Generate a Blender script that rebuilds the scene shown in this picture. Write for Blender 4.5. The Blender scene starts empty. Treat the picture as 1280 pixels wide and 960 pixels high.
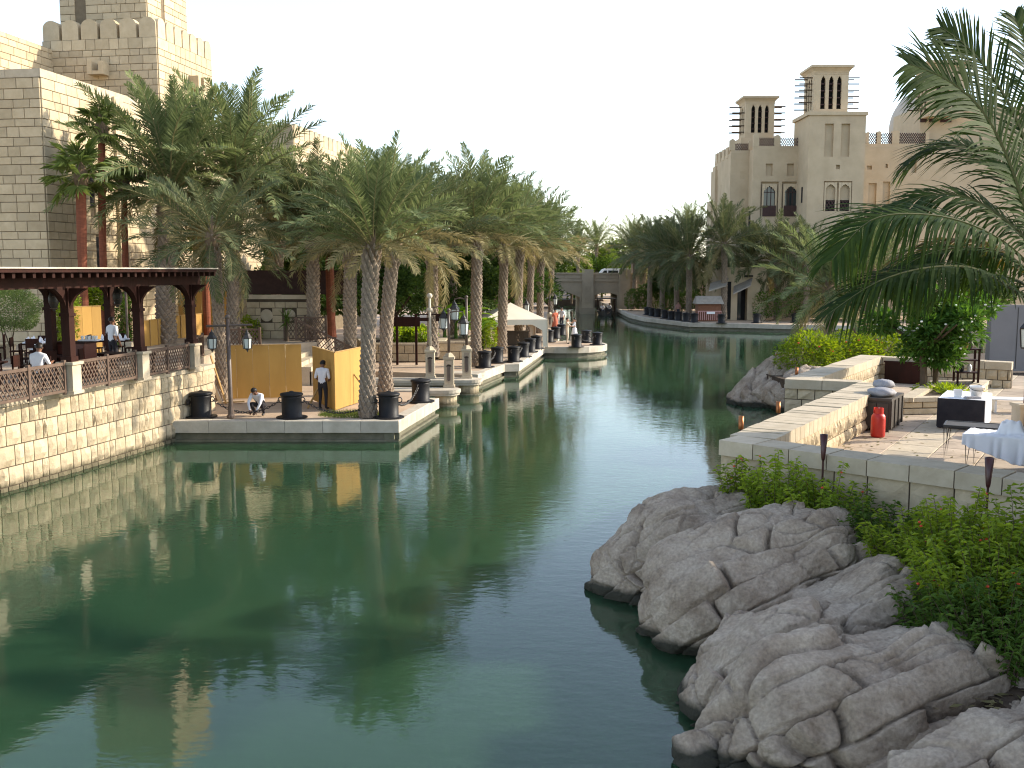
import bpy, bmesh, math, random
from mathutils import Vector, Matrix, noise
R = math.radians
random.seed(7)
SC = bpy.context.scene
COL = SC.collection

# ------------------------------------------------------------------ camera, sky, sun, exposure
CAM_H, FPX = 5.6, 1250.0                       # eye height over the water, focal length in photo pixels
PITCH = math.atan(142 / FPX)
cam = bpy.data.cameras.new('camera'); camo = bpy.data.objects.new('camera', cam); COL.objects.link(camo)
cam.sensor_width = 36; cam.lens = FPX / 1280 * 36; cam.clip_start = .1; cam.clip_end = 6000
camo.location = (0, 0, CAM_H); camo.rotation_euler = (R(90) - PITCH, 0, 0)
SC.camera = camo
SUN_AZ, SUN_EL = 11.0, 27.0                    # degrees from +X towards +Y
world = bpy.data.worlds.new('World'); SC.world = world; world.use_nodes = True
wn = world.node_tree; wn.nodes.clear()
sky = wn.nodes.new('ShaderNodeTexSky'); sky.sky_type = 'NISHITA'; sky.sun_disc = False
sky.sun_elevation = R(SUN_EL); sky.sun_rotation = R(90 - SUN_AZ)
sky.air_density = 1.0; sky.dust_density = .8; sky.ozone_density = 1.0; sky.altitude = 10
bg = wn.nodes.new('ShaderNodeBackground'); bg.inputs['Strength'].default_value = .15
wo = wn.nodes.new('ShaderNodeOutputWorld')
hz_ = wn.nodes.new('ShaderNodeHueSaturation'); hz_.inputs['Saturation'].default_value = .75   # hazy Gulf sky, whitened evenly
wn.links.new(sky.outputs[0], hz_.inputs['Color']); wn.links.new(hz_.outputs[0], bg.inputs[0]); wn.links.new(bg.outputs[0], wo.inputs[0])
sl = bpy.data.lights.new('sun', 'SUN'); sl.energy = 2.8; sl.angle = R(1.0); sl.color = (1, .90, .74)
so = bpy.data.objects.new('sun', sl); COL.objects.link(so)
SDIR = Vector((math.cos(R(SUN_AZ)) * math.cos(R(SUN_EL)), math.sin(R(SUN_AZ)) * math.cos(R(SUN_EL)), math.sin(R(SUN_EL))))
so.rotation_euler = SDIR.to_track_quat('Z', 'Y').to_euler(); so.location = (60, 20, 60)
SC.view_settings.view_transform = 'Standard'; SC.view_settings.look = 'None'
SC.view_settings.gamma = 1; SC.view_settings.use_curve_mapping = False
SC.view_settings.exposure = 1.4
SC.render.engine = 'CYCLES'
SC.cycles.pixel_filter_type = 'BLACKMAN_HARRIS'; SC.cycles.filter_width = 1.15
SC.cycles.use_denoising = True; SC.cycles.max_bounces = 6; SC.cycles.transparent_max_bounces = 6
SC.cycles.sample_clamp_indirect = 6

# ------------------------------------------------------------------ photo pixel -> place
_c, _s = math.cos(PITCH), math.sin(PITCH)
def ray(u, v):
    x = (u - 640) / FPX; y = -(v - 480) / FPX
    return Vector((x, y * _s + _c, y * _c - _s))
def G(u, v, z=0.0):                            # where the pixel's ray meets the level z
    a = ray(u, v); t = (z - CAM_H) / a.z
    return Vector((a.x * t, a.y * t, z))
def D(u, v, Y):                                # the pixel's ray at depth Y
    a = ray(u, v); t = Y / a.y
    return Vector((a.x * t, Y, CAM_H + a.z * t))
def proj(p):
    dz = p[2] - CAM_H; y = p[1] * _c - dz * _s; z = p[1] * _s + dz * _c
    if y < .1: return (-9999, -9999, y)
    return (640 + FPX * p[0] / y, 480 - FPX * z / y, y)

# ------------------------------------------------------------------ object helpers
def tag(o, label=None, cat=None, group=None, kind=None):
    if label: o['label'] = label
    if cat: o['category'] = cat
    if group: o['group'] = group
    if kind: o['kind'] = kind
    return o
def empty(name, loc=(0, 0, 0), rz=0, label=None, cat=None, group=None, parent=None):
    o = bpy.data.objects.new(name, None); COL.objects.link(o)
    o.location = loc; o.rotation_euler = (0, 0, rz); o.empty_display_size = .2
    if parent: o.parent = parent
    return tag(o, label, cat, group)
def link(name, me, parent=None, loc=None, mtx=None):
    o = bpy.data.objects.new(name, me); COL.objects.link(o)
    if parent: o.parent = parent
    if mtx is not None: o.matrix_basis = mtx
    if loc is not None: o.location = loc
    return o
def copy_tree(o, parent=None):
    c = o.copy(); COL.objects.link(c); c.parent = parent
    for ch in list(o.children): copy_tree(ch, c)
    return c

class MB:
    """collects shapes for one mesh"""
    def __init__(self): self.v = []; self.f = []; self.m = []; self.cur = 0
    def add(self, vs, fs):
        b = len(self.v); self.v += [tuple(q) for q in vs]
        self.f += [tuple(b + i for i in q) for q in fs]; self.m += [self.cur] * len(fs)
        return self
    def box(self, x0, x1, y0, y1, z0, z1, M=None):
        vs = [Vector((x, y, z)) for z in (z0, z1) for y in (y0, y1) for x in (x0, x1)]
        if M is not None: vs = [M @ q for q in vs]
        return self.add(vs, [(0, 2, 3, 1), (4, 5, 7, 6), (0, 1, 5, 4), (2, 6, 7, 3), (1, 3, 7, 5), (0, 4, 6, 2)])
    def cbox(self, c, s, rz=0):
        M = Matrix.Translation(c) @ Matrix.Rotation(rz, 4, 'Z')
        return self.box(-s[0] / 2, s[0] / 2, -s[1] / 2, s[1] / 2, -s[2] / 2, s[2] / 2, M)
    def bar(self, a, b, w, h, up=(0, 0, 1)):
        a = Vector(a); b = Vector(b); d = b - a; L = d.length
        if L < 1e-6: return self
        x = d / L; up = Vector(up)
        if abs(x.dot(up)) > .98: up = Vector((0, 1, 0))
        y = up.cross(x).normalized(); z = x.cross(y)
        M = Matrix((x, y, z)).transposed().to_4x4(); M.translation = a
        return self.box(0, L, -w / 2, w / 2, -h / 2, h / 2, M)
    def prism(self, poly, z0, z1):
        n = len(poly)
        ar = sum(poly[i][0] * poly[(i + 1) % n][1] - poly[(i + 1) % n][0] * poly[i][1] for i in range(n))
        if ar < 0: poly = poly[::-1]
        vs = [(q[0], q[1], z0) for q in poly] + [(q[0], q[1], z1) for q in poly]
        fs = [tuple(range(n - 1, -1, -1)), tuple(range(n, 2 * n))] + [(i, (i + 1) % n, n + (i + 1) % n, n + i) for i in range(n)]
        return self.add(vs, fs)
    def extr(self, poly, M, t):
        """outline poly (x, z) given thickness t along local y, placed by M"""
        n = len(poly)
        vs = [M @ Vector((q[0], 0, q[1])) for q in poly] + [M @ Vector((q[0], t, q[1])) for q in poly]
        fs = [tuple(range(n)), tuple(range(2 * n - 1, n - 1, -1))] + [(i, n + i, n + (i + 1) % n, (i + 1) % n) for i in range(n)]
        return self.add(vs, fs)
    def tube(self, pts, rad, n=8, caps=True):
        pts = [Vector(q) for q in pts]
        if not hasattr(rad, '__len__'): rad = [rad] * len(pts)
        vs = []; fs = []; px = None
        for i, q in enumerate(pts):
            t = (pts[min(i + 1, len(pts) - 1)] - pts[max(i - 1, 0)]).normalized()
            if px is None: px = t.orthogonal().normalized()
            px = (px - t * px.dot(t)).normalized(); py = t.cross(px)
            for k in range(n):
                a = 2 * math.pi * k / n; vs.append(q + (px * math.cos(a) + py * math.sin(a)) * rad[i])
        for i in range(len(pts) - 1):
            for k in range(n):
                a = i * n + k; b = i * n + (k + 1) % n
                fs.append((a, b, b + n, a + n))
        if caps: fs += [tuple(range(n - 1, -1, -1)), tuple(range(len(vs) - n, len(vs)))]
        return self.add(vs, fs)
    def lathe(self, prof, n=16, at=(0, 0, 0)):
        vs = []; fs = []; k = len(prof)
        for j in range(n):
            a = 2 * math.pi * j / n
            for r, z in prof: vs.append((at[0] + r * math.cos(a), at[1] + r * math.sin(a), at[2] + z))
        for j in range(n):
            for i in range(k - 1):
                a = j * k + i; b = ((j + 1) % n) * k + i
                fs.append((a, b, b + 1, a + 1))
        fs += [tuple(j * k for j in range(n - 1, -1, -1)), tuple(j * k + k - 1 for j in range(n))]
        return self.add(vs, fs)
    def torus(self, c, R0, r, M=None, n=12, k=6):
        vs = []; fs = []
        for i in range(n):
            a = 2 * math.pi * i / n
            for j in range(k):
                b = 2 * math.pi * j / k
                q = Vector(((R0 + r * math.cos(b)) * math.cos(a), (R0 + r * math.cos(b)) * math.sin(a), r * math.sin(b)))
                vs.append((M @ q if M is not None else q) + Vector(c))
        for i in range(n):
            for j in range(k):
                fs.append((i * k + j, ((i + 1) % n) * k + j, ((i + 1) % n) * k + (j + 1) % k, i * k + (j + 1) % k))
        return self.add(vs, fs)
    def ball(self, c, r, n=10, k=7, sq=(1, 1, 1)):
        prof = [(max(1e-3, math.sin(math.pi * i / k)) * r, -math.cos(math.pi * i / k) * r) for i in range(k + 1)]
        b = len(self.v); self.lathe(prof, n)
        for i in range(b, len(self.v)):
            q = self.v[i]; self.v[i] = (q[0] * sq[0] + c[0], q[1] * sq[1] + c[1], q[2] * sq[2] + c[2])
        return self
    def mesh(self, name, mats, smooth=False):
        me = bpy.data.meshes.new(name); me.from_pydata(self.v, [], self.f)
        for m in (mats if isinstance(mats, (list, tuple)) else [mats]): me.materials.append(m)
        if any(self.m): me.polygons.foreach_set('material_index', self.m)
        if smooth: me.polygons.foreach_set('use_smooth', [True] * len(self.f))
        me.update(); return me
    def build(self, name, mats, parent=None, smooth=False, loc=None):
        return link(name, self.mesh(name, mats, smooth), parent, loc)

# ------------------------------------------------------------------ materials
def nodes(name):
    m = bpy.data.materials.new(name); m.use_nodes = True
    nt = m.node_tree; return m, nt, nt.nodes['Principled BSDF'], nt.nodes, nt.links
def mat(name, col, col2=None, rough=.8, scale=3.0, detail=6, bump=0.0, bscale=None, rnd=.0, spec=.3, metal=0.0, stretch=None, grime=None, tide=False):
    """two tones mixed by noise, a little value change from object to object, fine relief"""
    m, nt, b, N, L = nodes(name)
    b.inputs['Roughness'].default_value = rough; b.inputs['Specular IOR Level'].default_value = spec
    b.inputs['Metallic'].default_value = metal
    tc = N.new('ShaderNodeTexCoord'); mp = N.new('ShaderNodeMapping'); L.new(tc.outputs['Object'], mp.inputs[0])
    if stretch: mp.inputs['Scale'].default_value = stretch
    oi = N.new('ShaderNodeObjectInfo')
    mu = N.new('ShaderNodeMath'); mu.operation = 'MULTIPLY'; mu.inputs[1].default_value = 37; L.new(oi.outputs['Random'], mu.inputs[0])
    L.new(mu.outputs[0], mp.inputs['Location'])
    nz = N.new('ShaderNodeTexNoise'); nz.inputs['Scale'].default_value = scale; nz.inputs['Detail'].default_value = detail
    nz.inputs['Roughness'].default_value = .62; L.new(mp.outputs[0], nz.inputs['Vector'])
    rp = N.new('ShaderNodeMapRange'); rp.inputs[1].default_value = .32; rp.inputs[2].default_value = .68; L.new(nz.outputs[0], rp.inputs[0])
    mx = N.new('ShaderNodeMix'); mx.data_type = 'RGBA'; L.new(rp.outputs[0], mx.inputs[0])
    c2 = col2 or tuple(c * .72 for c in col)
    mx.inputs[6].default_value = (*c2, 1); mx.inputs[7].default_value = (*col, 1)
    out = mx.outputs[2]
    if grime:
        n2 = N.new('ShaderNodeTexNoise'); n2.inputs['Scale'].default_value = grime[1]; n2.inputs['Detail'].default_value = 8
        L.new(mp.outputs[0], n2.inputs['Vector'])
        r2 = N.new('ShaderNodeMapRange'); r2.inputs[1].default_value = .55; r2.inputs[2].default_value = .75; r2.inputs[4].default_value = grime[2]
        L.new(n2.outputs[0], r2.inputs[0])
        m2 = N.new('ShaderNodeMix'); m2.data_type = 'RGBA'; L.new(r2.outputs[0], m2.inputs[0]); L.new(out, m2.inputs[6])
        m2.inputs[7].default_value = (*grime[0], 1); out = m2.outputs[2]
    if tide:                                   # algae and damp just over the water
        ge = N.new('ShaderNodeNewGeometry'); sp = N.new('ShaderNodeSeparateXYZ'); L.new(ge.outputs['Position'], sp.inputs[0])
        n4 = N.new('ShaderNodeTexNoise'); n4.inputs['Scale'].default_value = 2.5; n4.inputs['Detail'].default_value = 6; L.new(ge.outputs['Position'], n4.inputs['Vector'])
        a4 = N.new('ShaderNodeMath'); a4.operation = 'MULTIPLY_ADD'; L.new(n4.outputs[0], a4.inputs[0]); a4.inputs[1].default_value = -.45; L.new(sp.outputs[2], a4.inputs[2])
        r4 = N.new('ShaderNodeMapRange'); r4.inputs[1].default_value = -.12; r4.inputs[2].default_value = .06; r4.inputs[3].default_value = .85; r4.inputs[4].default_value = 0; L.new(a4.outputs[0], r4.inputs[0])
        m4 = N.new('ShaderNodeMix'); m4.data_type = 'RGBA'; L.new(r4.outputs[0], m4.inputs[0]); L.new(out, m4.inputs[6]); m4.inputs[7].default_value = (.06, .055, .03, 1); out = m4.outputs[2]
    if rnd:
        hs = N.new('ShaderNodeHueSaturation'); r3 = N.new('ShaderNodeMapRange')
        r3.inputs[3].default_value = 1 - rnd; r3.inputs[4].default_value = 1 + rnd
        L.new(oi.outputs['Random'], r3.inputs[0]); L.new(r3.outputs[0], hs.inputs['Value']); L.new(out, hs.inputs['Color']); out = hs.outputs[0]
    L.new(out, b.inputs['Base Color'])
    if bump:
        n3 = N.new('ShaderNodeTexNoise'); n3.inputs['Scale'].default_value = bscale or scale * 6; n3.inputs['Detail'].default_value = 5
        L.new(mp.outputs[0], n3.inputs['Vector'])
        bp = N.new('ShaderNodeBump'); bp.inputs['Strength'].default_value = bump; bp.inputs['Distance'].default_value = .03
        L.new(n3.outputs[0], bp.inputs['Height']); L.new(bp.outputs[0], b.inputs['Normal'])
    return m
def leafmat(name, col, col2, trans=.35, rough=.6, rnd=.18, back=None):
    m, nt, b, N, L = nodes(name)
    b.inputs['Roughness'].default_value = rough; b.inputs['Specular IOR Level'].default_value = .1
    oi = N.new('ShaderNodeObjectInfo'); ge = N.new('ShaderNodeNewGeometry')
    tc = N.new('ShaderNodeTexCoord'); nz = N.new('ShaderNodeTexNoise'); nz.inputs['Scale'].default_value = 2.3
    L.new(tc.outputs['Object'], nz.inputs['Vector'])
    ad = N.new('ShaderNodeMath'); ad.operation = 'ADD'; L.new(ge.outputs['Random Per Island'], ad.inputs[0]); L.new(nz.outputs[0], ad.inputs[1])
    sb = N.new('ShaderNodeMapRange'); sb.inputs[1].default_value = .3; sb.inputs[2].default_value = 1.3; L.new(ad.outputs[0], sb.inputs[0])
    mx = N.new('ShaderNodeMix'); mx.data_type = 'RGBA'; L.new(sb.outputs[0], mx.inputs[0])
    mx.inputs[6].default_value = (*col, 1); mx.inputs[7].default_value = (*col2, 1)
    hs = N.new('ShaderNodeHueSaturation'); r3 = N.new('ShaderNodeMapRange'); r3.inputs[3].default_value = 1 - rnd; r3.inputs[4].default_value = 1 + rnd
    L.new(oi.outputs['Random'], r3.inputs[0]); L.new(r3.outputs[0], hs.inputs['Value']); L.new(mx.outputs[2], hs.inputs['Color'])
    L.new(hs.outputs[0], b.inputs['Base Color'])
    tr = N.new('ShaderNodeBsdfTranslucent'); h2 = N.new('ShaderNodeHueSaturation'); h2.inputs['Hue'].default_value = .485; h2.inputs['Saturation'].default_value = 1.15; h2.inputs['Value'].default_value = 1.5
    L.new(hs.outputs[0], h2.inputs['Color']); L.new(h2.outputs[0], tr.inputs['Color'])
    ms = N.new('ShaderNodeMixShader'); ms.inputs[0].default_value = trans
    L.new(b.outputs[0], ms.inputs[1]); L.new(tr.outputs[0], ms.inputs[2])
    L.new(ms.outputs[0], N['Material Output'].inputs['Surface'])
    return m
M = {}
M['fort'] = mat('fort_stone', (.55, .445, .295), (.45, .355, .225), .9, 2.2, bump=.35, bscale=14, rnd=.13, grime=((.33, .27, .19), 1.1, .35))
M['fort_joint'] = mat('fort_joint', (.20, .155, .10), rough=.95, scale=4)
M['rough'] = mat('split_stone', (.51, .415, .28), (.41, .325, .21), .92, 3.0, bump=.8, bscale=9, rnd=.10, grime=((.30, .25, .18), 1.7, .35), tide=True)
M['rough_joint'] = mat('split_joint', (.10, .075, .05), rough=.95, scale=4)
M['kerb'] = mat('kerb_stone', (.54, .48, .39), (.42, .365, .285), .8, 2.0, bump=.2, rnd=.08, grime=((.25, .22, .18), 1.2, .4))
M['cap'] = mat('coping_stone', (.51, .43, .315), (.40, .33, .23), .85, 2.2, bump=.3, bscale=12, rnd=.10, grime=((.30, .26, .2), 1.4, .45))
M['base'] = mat('waterline_stone', (.20, .18, .13), (.10, .10, .06), .6, 2.0, bump=.4)
M['pave'] = mat('paving', (.44, .35, .26), (.33, .26, .19), .85, 1.2, bump=.2, bscale=20, rnd=.16, grime=((.22, .175, .13), 1.6, .6))
M['pave2'] = mat('promenade_paving', (.50, .38, .27), (.40, .29, .2), .9, .8, bump=.2, bscale=14, grime=((.28, .21, .15), .5, .5))
M['sand'] = mat('sand_ground', (.42, .33, .23), (.32, .25, .17), .95, .5, bump=.2)
M['soil'] = mat('soil', (.10, .07, .045), (.05, .035, .025), .95, 3, bump=.6)
M['plaster'] = mat('sand_plaster', (.54, .425, .285), (.445, .345, .225), .92, .55, bump=.25, bscale=10, grime=((.33, .26, .19), .35, .35))
M['plaster2'] = mat('trim_plaster', (.56, .445, .30), (.48, .375, .245), .92, 1.0, bump=.2, bscale=10)
M['bridge'] = mat('bridge_stone', (.42, .34, .24), (.33, .265, .185), .9, .7, bump=.3, bscale=8, rnd=.08, grime=((.2, .165, .12), .5, .4))
M['dome'] = mat('dome_plaster', (.50, .44, .37), (.44, .38, .31), .85, .5)
M['wood'] = mat('dark_wood', (.038, .012, .008), (.020, .008, .005), .7, 3, bump=.2, stretch=(1, 1, .15), spec=.15)
M['wood_red'] = mat('red_brown_wood', (.115, .026, .015), (.065, .016, .010), .45, 3, stretch=(1, 1, .15), spec=.4)
M['lattice'] = mat('lattice_wood', (.15, .098, .068), (.09, .058, .042), .75, 4, rnd=.08)
M['screen'] = mat('window_screen_wood', (.07, .035, .03), (.045, .024, .02), .7, 4)
M['ply'] = mat('ochre_plywood', (.46, .27, .072), (.38, .215, .055), .8, 1.2, bump=.08, rnd=.10, stretch=(1, 1, .3), grime=((.27, .16, .05), 1.3, .45))
M['plywood_edge'] = mat('plywood_batten', (.48, .30, .12), (.36, .22, .08), .8, 3)
M['black'] = mat('black_paint', (.010, .010, .011), (.018, .016, .016), .5, 3, spec=.22, bump=.1)
M['iron'] = mat('dark_iron', (.035, .030, .028), (.02, .018, .016), .5, 5, spec=.5)
M['bronze'] = mat('lamp_post_brown', (.12, .085, .065), (.08, .055, .042), .5, 5, spec=.5)
M['copper'] = mat('copper_torch', (.42, .17, .06), (.26, .09, .035), .35, 6, metal=.7)
M['torch'] = mat('dark_torch', (.075, .018, .016), (.04, .012, .01), .4, 6, spec=.5)
M['white'] = mat('white_cloth', (.80, .79, .80), (.72, .71, .74), .9, 2)
M['canvas'] = mat('cream_canvas', (.74, .67, .55), (.68, .61, .49), .9, 1.5)
M['plastic'] = mat('white_plastic', (.82, .82, .80), (.76, .76, .75), .4, 2)
M['cyl'] = mat('red_enamel', (.55, .028, .018), (.42, .022, .016), .35, 4, spec=.5)
M['sack'] = mat('grey_sack', (.36, .35, .36), (.24, .235, .25), .75, 7, bump=.5)
M['cabinet'] = mat('weathered_cabinet', (.075, .062, .052), (.045, .038, .03), .6, 4, stretch=(1, 1, .2))
M['grey_wall'] = mat('grey_render', (.22, .205, .20), (.185, .172, .168), .9, .6)
M['skin'] = mat('skin', (.23, .115, .07), (.19, .09, .055), .55, 8)
M['skin_fair'] = mat('fair_skin', (.48, .28, .19), (.42, .24, .16), .55, 8)
M['hair'] = mat('dark_hair', (.012, .009, .008), (.02, .014, .01), .5, 20)
M['shirt'] = mat('white_shirt', (.74, .74, .76), (.64, .64, .68), .9, 5)
M['trouser'] = mat('dark_trousers', (.018, .017, .022), (.03, .028, .033), .9, 5)
M['red_cloth'] = mat('red_cloth', (.45, .06, .035), (.32, .04, .03), .9, 5)
M['orange_cloth'] = mat('coral_cloth', (.55, .16, .09), (.45, .12, .07), .9, 5)
M['beige_cloth'] = mat('beige_cloth', (.62, .52, .40), (.52, .43, .33), .9, 5)
M['pink_cloth'] = mat('pink_cloth', (.52, .30, .27), (.42, .22, .2), .9, 5)
M['denim'] = mat('slate_trousers', (.05, .055, .075), (.035, .04, .05), .9, 5)
M['brick'] = mat('brick_red_cladding', (.22, .10, .055), (.16, .07, .04), .85, 4)
M['slate'] = mat('pale_roofing', (.34, .30, .25), (.26, .23, .19), .8, 3)
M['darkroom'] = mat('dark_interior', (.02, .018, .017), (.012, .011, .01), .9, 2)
M['vanw'] = mat('white_van_paint', (.80, .81, .82), (.78, .79, .8), .25, 1, spec=.5)
M['tyre'] = mat('tyre_rubber', (.02, .02, .02), (.03, .03, .03), .9, 5)
M['trunk'] = mat('palm_bark', (.25, .195, .145), (.15, .11, .08), .95, 4, bump=.6, bscale=18, rnd=.12)
M['boss'] = mat('leaf_base_bark', (.34, .27, .205), (.21, .16, .115), .95, 5, bump=.4, bscale=20)
M['redtrunk'] = mat('rust_red_bark', (.26, .085, .045), (.17, .055, .03), .9, 4, bump=.4, stretch=(1, 1, 4), rnd=.1)
M['fibre'] = mat('palm_fibre', (.20, .14, .085), (.11, .075, .045), .95, 9, bump=.6, bscale=30)
M['stem'] = mat('twig', (.11, .075, .05), (.07, .05, .03), .9, 6)
M['rachis'] = mat('frond_stalk', (.24, .20, .085), (.17, .15, .06), .6, 5, rnd=.1)
M['coco_stalk'] = mat('coconut_stalk', (.10, .10, .03), (.07, .07, .02), .7, 5)
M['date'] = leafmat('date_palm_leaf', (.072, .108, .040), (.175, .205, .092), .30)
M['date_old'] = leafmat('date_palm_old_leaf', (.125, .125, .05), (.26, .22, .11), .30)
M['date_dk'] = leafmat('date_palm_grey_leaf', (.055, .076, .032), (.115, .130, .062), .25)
M['fan'] = leafmat('fan_palm_leaf', (.075, .115, .03), (.16, .20, .06), .4)
M['coco'] = leafmat('coconut_leaf', (.013, .032, .008), (.045, .072, .015), .40, .65)
M['coco_old'] = leafmat('coconut_old_leaf', (.075, .075, .02), (.17, .125, .035), .34, .5)
M['shrub'] = leafmat('shrub_leaf', (.095, .165, .024), (.26, .34, .05), .45)
M['shrub_d'] = leafmat('shrub_dark_leaf', (.045, .095, .018), (.10, .165, .032), .35)
M['lime'] = leafmat('lime_hedge_leaf', (.10, .18, .022), (.24, .31, .045), .42)
M['topi'] = leafmat('topiary_leaf', (.075, .120, .04), (.14, .19, .065), .3)
M['tree'] = leafmat('broadleaf', (.028, .060, .016), (.070, .115, .03), .35)
M['tree_l'] = leafmat('pale_broadleaf', (.08, .13, .03), (.16, .22, .05), .4)
M['banana'] = leafmat('banana_leaf', (.10, .20, .03), (.19, .32, .05), .45, .35)
M['frangi'] = leafmat('frangipani_leaf', (.032, .08, .016), (.075, .15, .028), .35, .5)
M['grass'] = leafmat('grass_blade', (.09, .13, .03), (.17, .21, .06), .3)
M['flower'] = mat('orange_red_flower', (.70, .09, .035), (.55, .06, .03), .6, 5)
M['wflower'] = mat('white_flower', (.85, .82, .72), (.8, .77, .66), .6, 5)

def glassmat(name, col, rough=.08):
    m, nt, b, N, L = nodes(name)
    b.inputs['Base Color'].default_value = (*col, 1); b.inputs['Roughness'].default_value = rough
    b.inputs['Specular IOR Level'].default_value = .8
    return m
M['glass'] = glassmat('dark_glass', (.018, .026, .028))
M['pane'] = glassmat('lantern_glass', (.55, .57, .52), .2)

def watermat():
    m, nt, b, N, L = nodes('canal_water')
    b.inputs['Roughness'].default_value = .03; b.inputs['IOR'].default_value = 1.333
    b.inputs['Subsurface Weight'].default_value = 1; b.inputs['Subsurface Radius'].default_value = (1, 1, 1); b.inputs['Subsurface Scale'].default_value = 5.0   # light spreads through the cloudy water
    tc = N.new('ShaderNodeTexCoord')
    n0 = N.new('ShaderNodeTexNoise'); n0.inputs['Scale'].default_value = .12; n0.inputs['Detail'].default_value = 3; L.new(tc.outputs['Object'], n0.inputs['Vector'])
    mx = N.new('ShaderNodeMix'); mx.data_type = 'RGBA'; L.new(n0.outputs[0], mx.inputs[0])
    mx.inputs[6].default_value = (.018, .050, .023, 1); mx.inputs[7].default_value = (.026, .064, .029, 1)
    L.new(mx.outputs[2], b.inputs['Base Color'])
    # wind ripples: two sizes, stronger in patches
    def wav(sx, sy, sc, det, rot):
        mp = N.new('ShaderNodeMapping'); mp.inputs['Scale'].default_value = (sx, sy, 1); mp.inputs['Rotation'].default_value = (0, 0, R(rot))
        L.new(tc.outputs['Object'], mp.inputs[0])
        n = N.new('ShaderNodeTexNoise'); n.inputs['Scale'].default_value = sc; n.inputs['Detail'].default_value = det; n.inputs['Roughness'].default_value = .55
        L.new(mp.outputs[0], n.inputs['Vector']); return n.outputs[0]
    a = wav(1, 1.7, 2.4, 2, 12); c = wav(1, 1.5, 9.0, 2, -9); d = wav(1, 1, .35, 1, 0)
    pm = N.new('ShaderNodeTexNoise'); pm.inputs['Scale'].default_value = .07; pm.inputs['Detail'].default_value = 3; L.new(tc.outputs['Object'], pm.inputs['Vector'])
    pr = N.new('ShaderNodeMapRange'); pr.inputs[1].default_value = .38; pr.inputs[2].default_value = .66; pr.inputs[3].default_value = .25; pr.inputs[4].default_value = 1.0
    L.new(pm.outputs[0], pr.inputs[0])
    def mad(x, k, y=None):
        q = N.new('ShaderNodeMath'); q.operation = 'MULTIPLY_ADD' if y is not None else 'MULTIPLY'
        L.new(x, q.inputs[0]); q.inputs[1].default_value = k
        if y is not None: L.new(y, q.inputs[2])
        return q.outputs[0]
    h = mad(c, .28, mad(a, 1.0))
    hm = N.new('ShaderNodeMath'); hm.operation = 'MULTIPLY'; L.new(h, hm.inputs[0]); L.new(pr.outputs[0], hm.inputs[1])
    h2 = mad(d, 1.2, hm.outputs[0])
    bp = N.new('ShaderNodeBump'); bp.inputs['Strength'].default_value = 1.0; bp.inputs['Distance'].default_value = .0062
    L.new(h2, bp.inputs['Height']); L.new(bp.outputs[0], b.inputs['Normal'])
    return m
M['water'] = watermat()

def rockmat():
    m, nt, b, N, L = nodes('grey_brown_rock')
    b.inputs['Roughness'].default_value = .88; b.inputs['Specular IOR Level'].default_value = .25
    ge = N.new('ShaderNodeNewGeometry'); tc = N.new('ShaderNodeTexCoord')
    n1 = N.new('ShaderNodeTexNoise'); n1.inputs['Scale'].default_value = 1.6; n1.inputs['Detail'].default_value = 9; n1.inputs['Roughness'].default_value = .66
    L.new(ge.outputs['Position'], n1.inputs['Vector'])
    cr = N.new('ShaderNodeValToRGB'); e = cr.color_ramp.elements
    e[0].position = .3; e[0].color = (.21, .152, .105, 1); e[1].position = .72; e[1].color = (.49, .405, .315, 1)
    x = e.new(.5); x.color = (.375, .298, .225, 1)
    L.new(n1.outputs[0], cr.inputs[0])
    n2 = N.new('ShaderNodeTexNoise'); n2.inputs['Scale'].default_value = 22; n2.inputs['Detail'].default_value = 6; L.new(ge.outputs['Position'], n2.inputs['Vector'])
    hs = N.new('ShaderNodeHueSaturation'); r1 = N.new('ShaderNodeMapRange'); r1.inputs[1].default_value = .3; r1.inputs[2].default_value = .7; r1.inputs[3].default_value = .78; r1.inputs[4].default_value = 1.18
    L.new(n2.outputs[0], r1.inputs[0]); L.new(r1.outputs[0], hs.inputs['Value']); L.new(cr.outputs[0], hs.inputs['Color'])
    # wet, algae-dark band just over the waterline
    sp = N.new('ShaderNodeSeparateXYZ'); L.new(ge.outputs['Position'], sp.inputs[0])
    nn = N.new('ShaderNodeMath'); nn.operation = 'MULTIPLY_ADD'; L.new(n1.outputs[0], nn.inputs[0]); nn.inputs[1].default_value = -.22; L.new(sp.outputs[2], nn.inputs[2])
    wr = N.new('ShaderNodeMapRange'); wr.inputs[1].default_value = .02; wr.inputs[2].default_value = .13; wr.inputs[3].default_value = 1; wr.inputs[4].default_value = 0
    L.new(nn.outputs[0], wr.inputs[0])
    mw = N.new('ShaderNodeMix'); mw.data_type = 'RGBA'; L.new(wr.outputs[0], mw.inputs[0]); L.new(hs.outputs[0], mw.inputs[6]); mw.inputs[7].default_value = (.045, .042, .030, 1)
    L.new(mw.outputs[2], b.inputs['Base Color'])
    n3 = N.new('ShaderNodeTexNoise'); n3.inputs['Scale'].default_value = 11; n3.inputs['Detail'].default_value = 9; n3.inputs['Roughness'].default_value = .7; L.new(ge.outputs['Position'], n3.inputs['Vector'])
    bp = N.new('ShaderNodeBump'); bp.inputs['Strength'].default_value = .9; bp.inputs['Distance'].default_value = .06; L.new(n3.outputs[0], bp.inputs['Height'])
    L.new(bp.outputs[0], b.inputs['Normal'])
    return m
M['rock'] = rockmat()
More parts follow.
